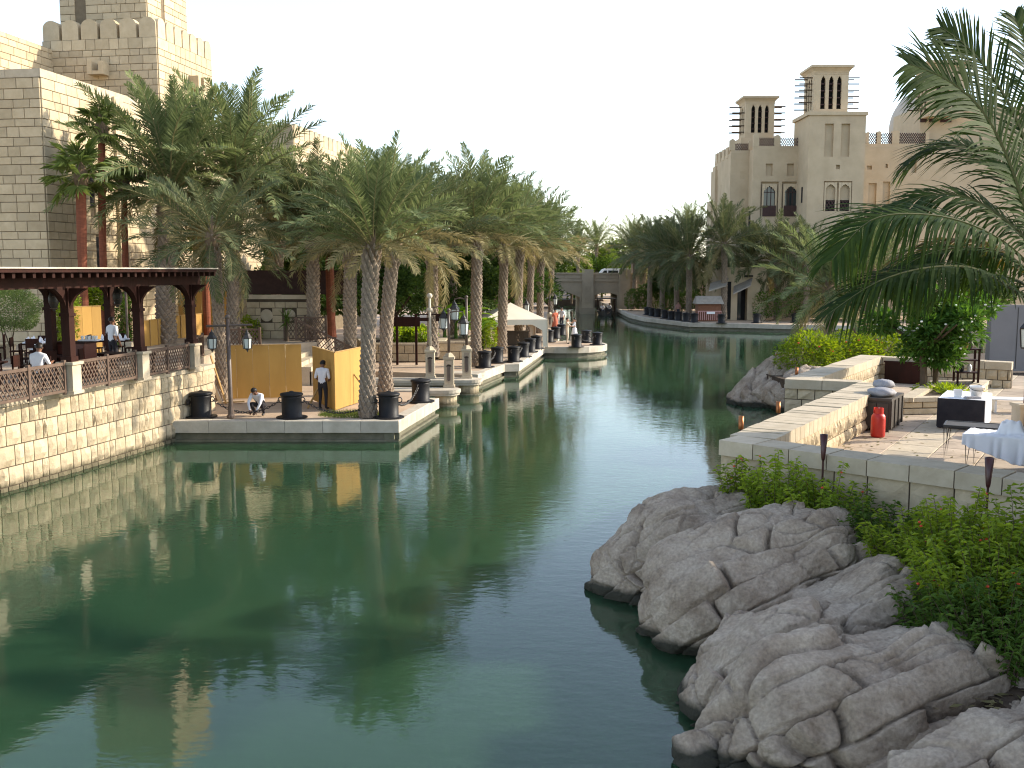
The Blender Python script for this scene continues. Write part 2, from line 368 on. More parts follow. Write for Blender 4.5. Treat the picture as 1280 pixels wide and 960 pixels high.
# ------------------------------------------------------------------ stones laid one by one
_blk = {}
def block_mesh(w, h, t, style, var, m):
    key = (round(w, 2), round(h, 2), t, style, var, m.name)
    if key in _blk: return _blk[key]
    rr = random.Random(hash((key[0], key[1], var)))
    a, b = w / 2, h / 2
    mb = MB()
    if style == 'flat':
        e = .014
        vs = [(-a, -.05, -b), (a, -.05, -b), (a, -.05, b), (-a, -.05, b), (-a, t - e, -b), (a, t - e, -b), (a, t - e, b), (-a, t - e, b),
              (-a + e, t, -b + e), (a - e, t, -b + e), (a - e, t, b - e), (-a + e, t, b - e)]
        fs = []
        for o in (0, 4): fs += [(o + (i + 1) % 4, o + i, o + 4 + i, o + 4 + (i + 1) % 4) for i in range(4)]
        fs.append((11, 10, 9, 8)); mb.add(vs, fs)
    else:
        n = 4; vs = []; fs = []
        for j in range(n):
            for i in range(n):
                ed = i in (0, n - 1) or j in (0, n - 1)
                x = -a + w * i / (n - 1); z = -b + h * j / (n - 1)
                if not ed: x += rr.uniform(-.12, .12) * w / 3; z += rr.uniform(-.12, .12) * h / 3
                vs.append((x, t * (.25 if ed else rr.uniform(.55, 1.15)), z))
        fs = [(j * n + i + 1, j * n + i, (j + 1) * n + i, (j + 1) * n + i + 1) for j in range(n - 1) for i in range(n - 1)]
        k = len(vs); ring = [0, n - 1, n * n - 1, n * n - n]
        for q in ring: vs.append((vs[q][0], -.05, vs[q][2]))
        eds = [list(range(n)), [n - 1 + n * j for j in range(n)], [n * n - 1 - i for i in range(n)], [n * (n - 1 - j) for j in range(n)]]
        for s in range(4): fs.append(tuple(eds[s]) + (k + (s + 1) % 4, k + s))
        mb.add(vs, fs)
    me = mb.mesh('block', m); _blk[key] = me; return me
class Masonry:
    def __init__(self): self.items = []
    def face(self, a, b, z0, courses, widths, t, style, m, holes=(), joint=.026, nvar=3):
        a = Vector((a[0], a[1], 0)); b = Vector((b[0], b[1], 0)); W = (b - a).length; u = (b - a) / W
        n = Vector((-u.y, u.x, 0)); rm = Matrix((u, n, Vector((0, 0, 1)))).transposed().to_4x4()
        z = z0
        for ci, h in enumerate(courses):
            iv = [(0.0, W)]
            for (h0, h1, hz0, hz1) in holes:
                if z < hz1 - .02 and z + h > hz0 + .02:
                    nv = []
                    for (p, q) in iv:
                        if h1 <= p or h0 >= q: nv.append((p, q)); continue
                        if h0 > p: nv.append((p, h0))
                        if h1 < q: nv.append((h1, q))
                    iv = nv
            for (p, q) in iv:
                x = p; first = True
                while x < q - .02:
                    w = random.choice(widths)
                    if first and ci % 2: w = w * .55
                    first = False
                    if q - (x + w) < min(widths) * .6: w = q - x
                    w = round(min(w, q - x), 2) if q - x - w > .05 else q - x
                    me = block_mesh(max(.05, w - joint), h - joint, t, style, random.randrange(nvar), m)
                    mt = rm.copy(); mt.translation = a + u * (x + w / 2) + Vector((0, 0, z + h / 2))
                    self.items.append((mt, me)); x += w
            z += h
    def finish(self, thing, name, m, limit=290, rest='distant_blocks'):
        def score(it):
            u, v, y = proj(it[0].translation)
            if y < .2 or u < -30 or u > 1310 or v < -30 or v > 990: return 0
            sx = it[1].vertices; w = abs(sx[1].co.x - sx[0].co.x) if sx else .3
            nrm = (it[0].to_3x3() @ Vector((0, 1, 0))); vw = (Vector((0, 0, CAM_H)) - it[0].translation).normalized()
            return max(0, nrm.dot(vw)) / (y * y)
        sc = sorted(((score(i), k) for k, i in enumerate(self.items)), reverse=True)
        loc = thing.location if thing else Vector()
        inv = thing.matrix_basis.inverted() if thing else Matrix()
        far = MB()
        for j, (s, k) in enumerate(sc):
            mt, me = self.items[k]
            if j < limit and s > 0: link(name, me, thing, mtx=inv @ mt)
            else:
                mm = inv @ mt
                far.add([mm @ q.co for q in me.vertices], [tuple(p.vertices) for p in me.polygons])
        if far.v: tag(far.build(rest, m, thing), kind='stuff')

def courses(z0, z1, hs):
    out = []; z = z0; i = 0
    while z < z1 - .02:
        h = hs[i % len(hs)]; i += 1
        if z1 - (z + h) < min(hs) * .6: h = z1 - z
        out.append(h); z += h
    return out

# ------------------------------------------------------------------ water and ground
w = MB(); w.box(-60, 90, -20, 420, -1.55, 0); wo_ = w.build('canal_water', M['water']); tag(wo_, kind='structure')
gr = MB(); gr.box(-3000, 3000, -3000, 3000, -2.6, -1.6); tag(gr.build('ground', M['sand']), kind='structure')
ZQ = .7                                          # promenade level
ZT = 2.25                                        # left terrace level
def sheet(name, poly, z0, z1, m):
    return tag(MB().prism(poly, z0, z1).build(name, m), kind='structure')

# left promenade edge, followed away from the camera
EDGE_A = [(-11.2, 32.45), (-3.72, 32.45), (-2.82, 38.4)]
EDGE_B = [(-1.62, 47.2), (-.38, 52.4), (.38, 52.6), (2.15, 64.6)]
EDGE_C = [(3.3, 72), (4.1, 84), (4.9, 108), (5.3, 131)]
sheet('quay_platform', [(-12.6, 32.75), (-4.02, 32.75), (-3.15, 38.1), (-3.4, 40.5), (-6.8, 40.5), (-6.8, 48.5), (-12.6, 48.5)], -1.5, ZQ - .03, M['pave2'])
sheet('promenade', [(-6.8, 48.9), (-1.95, 47.3), (-.75, 52.75), (.1, 52.9), (1.9, 65), (3.0, 72), (3.8, 84), (4.6, 108), (5.0, 131), (5.5, 430), (-60, 430), (-60, 48.6), (-6.8, 48.6)], -1.5, ZQ - .03, M['pave2'])
sheet('inland_ground', [(-60, 60), (-60, 4000), (-2500, 4000), (-2500, -200), (-60, -200)], -1.5, ZQ - .05, M['sand'])
sheet('far_bank', [(13.95, 131), (13.55, 113.0), (14.15, 104.8), (16.95, 94.95), (26.75, 90.55), (40, 87.4), (120, 80), (2500, 80), (2500, 4000), (15.5, 4000)], -1.5, ZQ - .03, M['pave2'])
sheet('headland', [(10.9, 40.2), (10.6, 44.2), (12.6, 47.5), (17, 50.5), (26, 53), (60, 54), (2500, 60), (2500, -200), (26, -200), (26, 10), (14, 30)], -1.5, 1.25, M['soil'])
sheet('canal_end_ground', [(4.0, 162), (14.6, 160), (16, 400), (4, 400)], -1.5, .9, M['soil'])

def kerb(pts, name, label, blen=1.3, w=.42, z=ZQ, h=.40, closed=False, skip=()):
    """quay edging: proud kerb stones one by one over a set-back base with a ledge at the water"""
    t = empty(name, (pts[0][0], pts[0][1], 0), 0, label, 'kerb')
    org = Vector((pts[0][0], pts[0][1], 0))
    st = MB(); cache = {}
    n = len(pts)
    for i in range(n - 1):
        a = Vector((*pts[i], 0)); b = Vector((*pts[i + 1], 0)); L = (b - a).length; u = (b - a) / L
        nr = Vector((u.y, -u.x, 0))             # water lies to the right of travel
        k = max(1, round(L / blen)); l = L / k
        ang = math.atan2(u.y, u.x)
        for j in range(k):
            c = a + u * (l * (j + .5))
            key = round(l, 2)
            if key not in cache:
                e = .02; x = l / 2 - .006; mb = MB()
                prof = [(-x, -w, z - h), (-x, -w, z), (-x, -e, z), (-x, 0, z - e), (-x, 0, z - h)]
                vs = prof + [(x, q[1], q[2]) for q in prof]
                fs = [(i0, (i0 + 1) % 5, 5 + (i0 + 1) % 5, 5 + i0) for i0 in range(5)] + [(4, 3, 2, 1, 0), (5, 6, 7, 8, 9)]
                vs = [(q[0], -q[1] - w, q[2]) for q in vs]
                mb.add(vs, [tuple(reversed(q)) for q in fs]); cache[key] = mb.mesh('kerb_stone', M['kerb'])
            # local +y points inland; outer face at y = -w
            mt = Matrix.Translation(c - org + nr * 0 + Vector((0, 0, random.uniform(-.006, .006)))) @ Matrix.Rotation(ang, 4, 'Z') @ Matrix.Translation((0, w, 0))
            link('kerb_stone', cache[key], t, mtx=mt)
        inn = -nr
        q = [a + inn * .16 - org, b + inn * .16 - org, b + inn * .5 - org, a + inn * .5 - org]
        st.prism([(p.x, p.y) for p in q], -1, z - h - .004)
        q = [a + inn * .02 - org, b + inn * .02 - org, b + inn * .3 - org, a + inn * .3 - org]
        st.prism([(p.x, p.y) for p in q], -1, .07)
    st.build('footing', M['base'], t)
    return t
kerb(EDGE_A, 'quay_kerb', 'pale kerb round the stone platform with the two leaning palms')
kerb(EDGE_B[:2], 'quay_kerb', 'pale kerb between the lamp piers and the white stepped corner')
kerb(EDGE_B[1:], 'quay_kerb', 'pale stepped kerb beside the row of close bollards by the tent')
kerb(EDGE_C, 'quay_kerb', 'pale kerb running on to the stone bridge past the dancers')
RC = (3.25, 67.2); RR = 3.15
rp = [(RC[0] + RR * math.cos(R(a)), RC[1] + RR * math.sin(R(a))) for a in range(205, 450, 14)]
kerb(rp, 'quay_kerb', 'curved pale kerb of the round platform where couple dances', blen=.9)
sheet('round_platform', [(RC[0] + (RR - .3) * math.cos(R(a)), RC[1] + (RR - .3) * math.sin(R(a))) for a in range(0, 360, 15)], -1.5, ZQ - .02, M['pave2'])
kerb([(13.6, 131), (13.2, 113.0), (13.8, 104.6)], 'quay_kerb', 'grey kerb under the bridge pier on the shaded bank', 1.6)
kerb([(13.8, 104.6), (16.7, 94.6), (26.6, 90.2), (40, 87)], 'quay_kerb', 'long grey kerb below the shaded palms and brick kiosk', 1.6)

# ------------------------------------------------------------------ left terrace with its split-stone wall
WALL = [(-14.2, 19), (-12.95, 24.8), (-12.48, 26.5), (-12.0, 28.5), (-11.5, 30.9), (-11.12, 32.6), (-10.66, 34.2), (-10.6, 35.3)]
INL = [(-11.5, 36.0), (-11.95, 38.6), (-12.35, 42.0), (-10.6, 42.0), (-10.6, 45.5), (-9.2, 47), (-9.2, 52), (-40, 52), (-40, 19)]
def inset(pts, d):
    out = []
    for i, p in enumerate(pts):
        a = Vector(pts[max(i - 1, 0)]); b = Vector(pts[min(i + 1, len(pts) - 1)]); u = (b - a).normalized()
        out.append((p[0] - u.y * d, p[1] + u.x * d))
    return out
sheet('terrace_floor', inset(WALL, .5) + INL, -1.5, ZT, M['pave'])
tw = empty('terrace_wall', (-12, 28, 0), 0, 'sunlit retaining wall of rough cream stone rising from the water', 'wall')
core = MB(); inn = inset(WALL, .55); org = Vector((-12, 28, 0))
for i in range(len(WALL) - 1):
    q = [WALL[i], WALL[i + 1], inn[i + 1], inn[i]]
    core.prism([(p[0] - org.x, p[1] - org.y) for p in q], -1, 2.17)
core.build('core', M['rough_joint'], tw)
ms = Masonry()
for i in range(len(WALL) - 1):
    ms.face(WALL[i + 1], WALL[i], -.35, [.46, .5, .54, .52, .50], [.28, .34, .38, .44, .52], .10, 'rough', M['rough'], nvar=6, joint=.03)
ms.finish(tw, 'block', M['rough'], 290)
for i in range(len(WALL) - 1):                    # coping slabs
    a = Vector((*WALL[i], 0)); b = Vector((*WALL[i + 1], 0)); L = (b - a).length; u = (b - a) / L; k = max(1, round(L / 1.1))
    for j in range(k):
        p = a + u * (L * j / k + .006); q = a + u * (L * (j + 1) / k - .006); n = Vector((-u.y, u.x, 0))
        pl = [p - n * .07, q - n * .07, q + n * .56, p + n * .56]
        MB().prism([(s.x - org.x, s.y - org.y) for s in pl], 2.17, 2.31).build('coping_slab', M['cap'], tw)
ew = MB()                                         # plain side of the terrace behind the platform
ew.prism([(-10.62, 35.3), (-11.5, 35.95), (-11.95, 38.6), (-12.35, 41.95), (-12.8, 41.95), (-12.4, 38.6), (-11.9, 36.2), (-10.9, 35.3)], .5, 2.27)
tag(ew.build('terrace_side_wall', M['rough']), 'plain stone side of the terrace behind the platform palm', 'wall')

# ------------------------------------------------------------------ fortress-like stone building with its tower
DX = Vector((math.sin(R(9.3)), math.cos(R(9.3)), 0)); DL = Vector((-DX.y, DX.x, 0))    # along the lit side / to the left
def obox(p, along, left, z0, z1, mb):
    p = Vector((p[0], p[1], 0)); q = [p, p + DX * along, p + DX * along + DL * left, p + DL * left]
    mb.prism([(a.x, a.y) for a in q], z0, z1); return q
fb = empty('fortress_building', (0, 0, 0), 0, 'cream block-stone fortress hall with plain parapet beside the fan palms', 'building')
B0 = D(49, 86, 45); HB = B0.z - .35
mb = MB(); q = obox(B0, 24, 26, -1, HB, mb); mb.build('wall', M['fort_joint'], fb)
ms = Masonry(); cs = courses(1.6, HB, [.46, .34, .46, .38])
slits = [(24 - 3.55, 24 - 3.2, 9.0, 11.0), (24 - 3.9, 24 - 3.55, 4.0, 7.0)]
ms.face(q[1], q[0], 1.6, cs, [.55, .7, .85, .95], .055, 'flat', M['fort'], holes=[(24 - 3.75, 24 - 3.35, 8.6, 10.6), (24 - 4.1, 24 - 3.7, 3.5, 7.2)])
ms.face(q[0], q[3], 1.6, cs, [.6, .8, .95, 1.1], .055, 'flat', M['fort'])
ms.finish(fb, 'block', M['fort'], 296)
for s0, z0, z1 in ((3.55, 8.6, 10.6), (3.9, 3.5, 7.2)):       # slit windows
    m_ = MB(); c = Vector((B0.x, B0.y, 0)) + DX * s0 - DL * .005
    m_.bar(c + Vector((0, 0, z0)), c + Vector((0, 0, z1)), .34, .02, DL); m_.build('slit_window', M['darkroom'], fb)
m_ = MB()
for s0 in (5.6, 13.5):
    c = Vector((B0.x, B0.y, 0)) + DX * s0
    mm = MB(); p = [c - DL * .2, c + DX * .75 - DL * .2, c + DX * .75 + DL * .2, c + DL * .2]
    mm.prism([(a.x, a.y) for a in p], 0, HB + .1); mm.build('pilaster', M['fort'], fb)
for (p0, p1, l) in ((q[0] - DL * .08 - DX * .08, q[1], 20), (q[3], q[0] - DX * .08, 16)):
    for j in range(l):
        a = p0.lerp(p1, j / l); b = p0.lerp(p1, (j + 1) / l); d = (b - a).normalized(); nn = Vector((-d.y, d.x, 0)) * .55
        a = a + d * .006; b = b - d * .006
        MB().prism([(s.x, s.y) for s in (a, b, b + nn, a + nn)], HB + .003, HB + .36).build('coping_stone', M['cap'], fb)
# upper hall
UQ = D(66, 62, 61.2)
mb = MB(); q = obox(UQ - DX * 24, 26, 14, HB - 1, UQ.z, mb); mb.build('upper_hall', M['fort_joint'], fb)
ms = Masonry(); ms.face(q[1], q[0], HB - .6, courses(HB - .6, UQ.z - .02, [.46, .36]), [.7, .9, 1.1], .055, 'flat', M['fort'])
ms.finish(fb, 'upper_block', M['fort'], 250)

def merlons(parent, a, b, z, n, w_, h_, t, m, inward):
    """rounded battlements between a and b"""
    a = Vector((a[0], a[1], 0)); b = Vector((b[0], b[1], 0)); u = (b - a).normalized(); L = (b - a).length
    for i in range(n):
        c = a + u * (L * (i + .5) / n)
        pl = [(-w_ / 2, 0), (w_ / 2, 0), (w_ / 2, h_ - w_ * .42)]
        pl += [(w_ / 2 * math.cos(R(k)), h_ - w_ * .42 + w_ * .42 * math.sin(R(k))) for k in range(18, 180, 18)] + [(-w_ / 2, h_ - w_ * .42)]
        mt = Matrix((u, inward, Vector((0, 0, 1)))).transposed().to_4x4(); mt.translation = c + Vector((0, 0, z))
        MB().extr(pl, mt, t).build('merlon', m, parent)
ft = empty('fortress_tower', (0, 0, 0), 0, 'square stone tower with round-headed battlements rising behind the fortress hall', 'tower')
T0 = D(196, 46, 60); HT = T0.z
mb = MB(); q = obox(T0, 6.9, 7.3, 2, HT, mb); mb.build('wall', M['fort_joint'], ft)
ms = Masonry(); cs = courses(9.0, HT - .0, [.48, .38])
ms.face(q[1], q[0], 9.0, cs, [.6, .75, .9], .055, 'flat', M['fort'], holes=[(2.2, 2.6, 13.4, 15.2)])
ms.face(q[0], q[3], 9.0, cs, [.6, .75, .9], .055, 'flat', M['fort'])
ms.finish(ft, 'block', M['fort'], 290)
merlons(ft, q[3] - DX * .05, q[0] - DX * .05 - DL * .06, HT, 6, 1.04, 1.15, .5, M['fort'], DX)
merlons(ft, q[0] - DL * .055, q[1] - DL * .055, HT, 7, .86, 1.15, .5, M['fort'], DL)
mb = MB(); p = T0 + DX * 1.0 + DL * 1.1; q2 = obox(p, 4.9, 5.6, HT - .5, HT + 7, mb); mb.build('upper_stage', M['fort_joint'], ft)
ms = Masonry(); cs = courses(HT, HT + 7, [.48, .38])
ms.face(q2[1], q2[0], HT, cs, [.6, .75, .9], .055, 'flat', M['fort'], holes=[(2.9, 3.3, HT + 1.2, HT + 4)])
ms.face(q2[0], q2[3], HT, cs, [.6, .75, .9], .055, 'flat', M['fort'], holes=[(3.9, 4.6, HT + .9, HT + 4)])
ms.finish(ft, 'upper_block', M['fort'], 200)
for (c, d) in ((q[0].lerp(q[3], .49) + Vector((0, 0, HT - 1.75)), -DX), (q[0].lerp(q[1], .60) + Vector((0, 0, HT - 1.9)), -DL)):
    e = Vector((-d.y, d.x, 0)); m_ = MB()
    for k in (-.36, .36): m_.bar(c + e * k, c + e * k + d * .7, .3, .75)
    m_.bar(c - Vector((0, 0, .27)), c - Vector((0, 0, .27)) + d * .68, 1.0, .2)
    m_.build('water_spout', M['fort'], ft)
ct = empty('crenellated_hall', (0, 0, 0), 0, 'distant stone hall with rounded battlements showing over palm fronds', 'building')
C0_ = D(367, 172, 76); mb = MB(); q = obox(C0_, 16, 12, 0, C0_.z, mb); mb.build('wall', M['fort_joint'], ct)
ms = Masonry(); cs = courses(8, C0_.z, [.46, .36])
ms.face(q[1], q[0], 8, cs, [.7, .9], .055, 'flat', M['fort']); ms.face(q[0], q[3], 8, cs, [.7, .9], .055, 'flat', M['fort'])
ms.finish(ct, 'block', M['fort'], 180)
merlons(ct, q[3] - DX * .05, q[0] - DX * .05, C0_.z, 12, .95, 1.05, .5, M['fort'], DX)
merlons(ct, q[0] - DL * .05, q[1] - DL * .05, C0_.z, 15, .95, 1.05, .5, M['fort'], DL)

# ------------------------------------------------------------------ the hotel with its wind towers
PL, P2 = M['plaster'], M['plaster2']
ht = empty('wind_tower_hotel', (30, 105, 0), 0, 'sand plaster hotel wing with stepped walls and arched windows behind dark palms', 'building')
HO = Vector((30, 105, 0))
def hbox(name, x0, x1, y0, y1, z0, z1, m=PL, parent=None):
    return MB().box(x0 - HO.x, x1 - HO.x, y0 - HO.y, y1 - HO.y, z0, z1).build(name, m, parent or ht)
def zat(v, Y): return D(640, v, Y).z
def xat(u, v, Y): return D(u, v, Y).x
YC, YB, YA = 105.0, 108.8, 110.7
XC0, XC1 = xat(1012, 144, YC), xat(1083, 144, YC); ZC = zat(144, YC)
XB0 = xat(942, 180, YB); ZB = zat(186, YB); ZPB = zat(172, YB)
XA0 = xat(914, 185, YA); ZA = zat(191, YA); ZPA = zat(179, YA)
def facade(name, x0, x1, yf, z0, z1, recs, depth=.35, back=9.0):
    """a wall whose recesses are real openings: piers and bands round each hole, sunk back panel"""
    mb = MB(); xs = sorted(set([x0, x1] + [r[0] for r in recs] + [r[1] for r in recs]))
    for a, b in zip(xs, xs[1:]):
        zs = [(z0, z1)]
        for r in recs:
            if r[0] <= a + 1e-4 and r[1] >= b - 1e-4:
                nz = []
                for (p, q) in zs:
                    if r[3] <= p or r[2] >= q: nz.append((p, q)); continue
                    if r[2] > p: nz.append((p, r[2]))
                    if r[3] < q: nz.append((r[3], q))
                zs = nz
        for (p, q) in zs: mb.box(a - HO.x, b - HO.x, yf - HO.y, yf + depth - HO.y, p, q)
    mb.box(x0 - HO.x + .01, x1 - HO.x - .01, yf + depth + .003 - HO.y, yf + back - HO.y, z0, z1 - .01)
    return mb.build(name, PL, ht)
def px_rect(u0, u1, v0, v1, Y): return (xat(u0, v0, Y), xat(u1, v0, Y), zat(v1, Y), zat(v0, Y))
def zo(z): return z
# tower C
rc = [px_rect(1031.5, 1042.5, 154.5, 196, YC), px_rect(1052, 1063, 154.5, 196, YC), px_rect(1045, 1050, 206, 211.5, YC), px_rect(1030, 1065.5, 226.5, 264, YC)]
facade('tower_wall', XC0, XC1, YC, 0, ZC, rc, .3, 5.6)
hbox('tower_capping', XC0 - .2, XC1 + .15, YC - .15, YC + 5.7, ZC + .002, ZC + .35, P2)
def arch_poly(w_, zs, zt, cusps=0):
    """pointed, cusped head over straight sides (x, z)"""
    p = [(-w_ / 2, 0), (w_ / 2, 0), (w_ / 2, zs)]
    h = zt - zs
    for (fx, fz) in ((.47, .25), (.36, .30), (.37, .52), (.24, .56), (.22, .76), (.09, .78), (0, 1.0)): p.append((w_ * fx, zs + h * fz))
    for (fx, fz) in ((.09, .78), (.22, .76), (.24, .56), (.37, .52), (.36, .30), (.47, .25)): p.append((-w_ * fx, zs + h * fz))
    p.append((-w_ / 2, zs)); return p
def ring(poly_in, x0, x1, z0, z1, M4, t, mb):
    """rectangle with an arch cut out of it: two side strips and a spandrel"""
    n = len(poly_in)
    top = [q for q in poly_in[2:]]                      # right spring -> over the head -> left spring
    zs = top[0][1]
    mb.extr([(x0, z0), (poly_in[0][0], z0), (poly_in[0][0], zs), (x0, zs)], M4, t)
    mb.extr([(poly_in[1][0], z0), (x1, z0), (x1, zs), (poly_in[1][0], zs)], M4, t)
    for i in range(len(top) - 1):
        (ax, az), (bx, bz) = top[i], top[i + 1]
        if abs(ax - bx) < 1e-4: continue
        mb.extr([(bx, bz), (ax, az), (ax, z1), (bx, z1)], M4, t)
    mb.extr([(top[0][0], zs), (x1, zs), (x1, z1), (top[0][0], z1)], M4, t)
    mb.extr([(x0, zs), (top[-1][0], zs), (top[-1][0], z1), (x0, z1)], M4, t)
def lattice_mesh(W, Hh, pitch, sw, th, mb=None, ang=55):
    """diagonal slats clipped to a W x Hh rectangle in the xz plane"""
    mb = mb or MB()
    for sgn in (1, -1):
        dx, dz = math.cos(R(ang)), math.sin(R(ang)) * sgn
        nx, nz = -dz, dx
        ext = abs(W * nx) + abs(Hh * nz); k = int(ext / 2 / pitch) + 1
        for i in range(-k, k + 1):
            cx, cz = W / 2 + nx * i * pitch, Hh / 2 + nz * i * pitch
            t0, t1 = -1e9, 1e9
            for c, dd, lim in ((cx, dx, W), (cz, dz, Hh)):
                if abs(dd) < 1e-6: continue
                a, b = (0 - c) / dd, (lim - c) / dd
                if a > b: a, b = b, a
                t0 = max(t0, a); t1 = min(t1, b)
            if t1 - t0 < .03: continue
            y = th * .5 * sgn
            mb.bar((cx + dx * t0, y, cz + dz * t0), (cx + dx * t1, y, cz + dz * t1), th, sw, (-dz, 0, dx))
    return mb
def screen(x0, x1, z0, z1, Y, parent, pitch=.22, sw=.07, name='lattice_screen'):
    mb = lattice_mesh(x1 - x0, z1 - z0, pitch, sw, .04); o = mb.build(name, M['screen'], parent)
    o.location = (x0 - HO.x, Y - HO.y, z0); return o
def arch_window(u0, u1, v0, v1, vs, Y, glass=True, low=None):
    x0, x1, z0, z1 = px_rect(u0, u1, v0, v1, Y); zs = zat(vs, Y)
    wnd = empty('arched_window', ((x0 + x1) / 2 - HO.x, Y - HO.y, z0), parent=ht)
    W = x1 - x0; H = z1 - z0; mb = MB()
    pa = arch_poly(W * .78, zs - z0, H * .95)
    ring(pa, -W / 2, W / 2, 0, H, Matrix.Translation((0, .02, 0)), .16, mb); mb.build('arch', P2, wnd)
    if glass:
        MB().box(-W / 2, W / 2, .24, .27, 0, H).build('pane', M['glass'], wnd)
        m2 = MB()
        for k in (-.13, .13): m2.box(W * k - .04, W * k + .04, .2, .235, 0, H * .9)
        m2.box(-W * .39, W * .39, .2, .235, (zs - z0) * .98, (zs - z0) * .98 + .08); m2.build('mullion', M['screen'], wnd)
    if low:
        zl = zat(low, Y) - z0
        MB().box(-W * .45, W * .45, -.08, .10, .02, zl).build('balcony_panel', M['screen'], wnd)
    return wnd
arch_window(953, 971.5, 230, 270.5, 240, YB, True, 257)
arch_window(979.5, 998.5, 230, 270.5, 240, YB, True, 257)
for a, b in ((1031, 1046.5), (1049, 1064.5)):
    w_ = arch_window(a, b, 228, 263.5, 236, YC, False)
    x0, x1, z0, z1 = px_rect(a, b, 250, 263.5, YC)
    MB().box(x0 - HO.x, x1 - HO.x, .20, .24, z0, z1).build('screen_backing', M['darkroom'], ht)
    screen(x0, x1, z0, z1, YC + .14, ht, .3, .10)
rb = [px_rect(957.5, 966, 204.5, 220, YB), px_rect(984, 992.5, 204.5, 220, YB), px_rect(951, 973.5, 227, 270.5, YB), px_rect(977.5, 1000.5, 227, 270.5, YB), px_rect(962, 965, 280, 284, YB)]
XB1 = XC0 + .1
facade('wing_wall', XB0, XB1, YB, 0, ZB, rb, .35, 9)
ra = [px_rect(925, 931, 214, 224, YA), px_rect(924.5, 932, 237, 256, YA), px_rect(925, 932, 263, 270, YA), px_rect(926, 939, 283, 294, YA)]
facade('corner_wall', XA0, XB0 + .05, YA, 0, ZA, ra, .3, 9)
# side walls turning away, with tall blind slots
def side(x, y0, y1, z1, slots):
    mb = MB(); ys = sorted(set([y0, y1] + [s for a in slots for s in a[:2]]))
    for a, b in zip(ys, ys[1:]):
        zs = [(0, z1)]
        for s in slots:
            if s[0] <= a + 1e-4 and s[1] >= b - 1e-4:
                nz = []
                for (p, q) in zs:
                    if s[2] > p: nz.append((p, min(q, s[2])))
                    if s[3] < q: nz.append((max(p, s[3]), q))
                zs = [k for k in nz if k[1] > k[0]]
        for (p, q) in zs: mb.box(x - HO.x, x + .3 - HO.x, a - HO.y, b - HO.y, p, q)
    mb.box(x + .303 - HO.x, x + 3 - HO.x, y0 + .01 - HO.y, y1 - HO.y, 0, z1 - .01)
    return mb.build('side_wall', PL, ht)
YS1 = 119.0
side(XA0 - .02, YA + .02, YS1, ZA - .4, [(114.6, 115.6, 5, 12), (114.6, 115.6, 13.4, 15.2), (116.8, 117.8, 5, 12), (116.8, 117.8, 13.4, 15.2)])
hbox('outer_bay', XA0 - .3, XA0 + .1, 117.6, 120, 0, zat(213, 118)); hbox('outer_bay_cap', XA0 - .2, XA0 + .05, 118, 119.6, zat(213, 118) + .002, zat(211, 118) + .3, P2)
hbox('low_bay', XA0 - .5, XA0 - .1, 118.6, 121, 0, zat(251, 119))
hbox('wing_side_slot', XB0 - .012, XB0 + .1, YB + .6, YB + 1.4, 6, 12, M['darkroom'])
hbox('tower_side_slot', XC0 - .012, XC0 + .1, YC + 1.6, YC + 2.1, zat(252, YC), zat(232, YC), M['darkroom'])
# parapets: posts with lattice panels
def parapet(x0, x1, Y, z0, z1, posts, name='parapet'):
    zc = z0 + (z1 - z0) * .25
    hbox('parapet_base', x0, x1, Y + .02, Y + .4, z0 + .002, zc, PL)
    for (a, b, up) in posts:
        pl = [(-(b - a) / 2, 0), ((b - a) / 2, 0), ((b - a) / 2, z1 - zc + up * .6), (0, z1 - zc + up), (-(b - a) / 2, z1 - zc + up * .6)]
        o = MB().extr(pl, Matrix.Translation(((a + b) / 2 - HO.x, Y - .01 - HO.y, zc)), .45).build('parapet_post', P2, ht)
    ps = sorted(posts)
    for p, q in zip(ps, ps[1:]):
        if q[0] - p[1] > .4: screen(p[1], q[0], zc, z1, Y + .15, ht, .2, .075, 'parapet_lattice')
xu = lambda u, Y: xat(u, 180, Y)
parapet(XB0, XB1, YB, ZB, ZPB, [(xu(942, YB), xu(949, YB), .5), (xu(968, YB), xu(975.5, YB), .3), (xu(1001, YB), XB1, .0)])
parapet(XA0, XB0, YA, ZA, ZPA, [(xu(912.5, YA), xu(919, YA), .5), (xu(936, YA), xu(941, YA), .4)])
for k, y in enumerate((112.2, 114.2, 116.2, 118.0)):
    hbox('side_merlon', XA0 - .05, XA0 + .35, y, y + 1.1, ZA - .4, ZA + .8, P2)
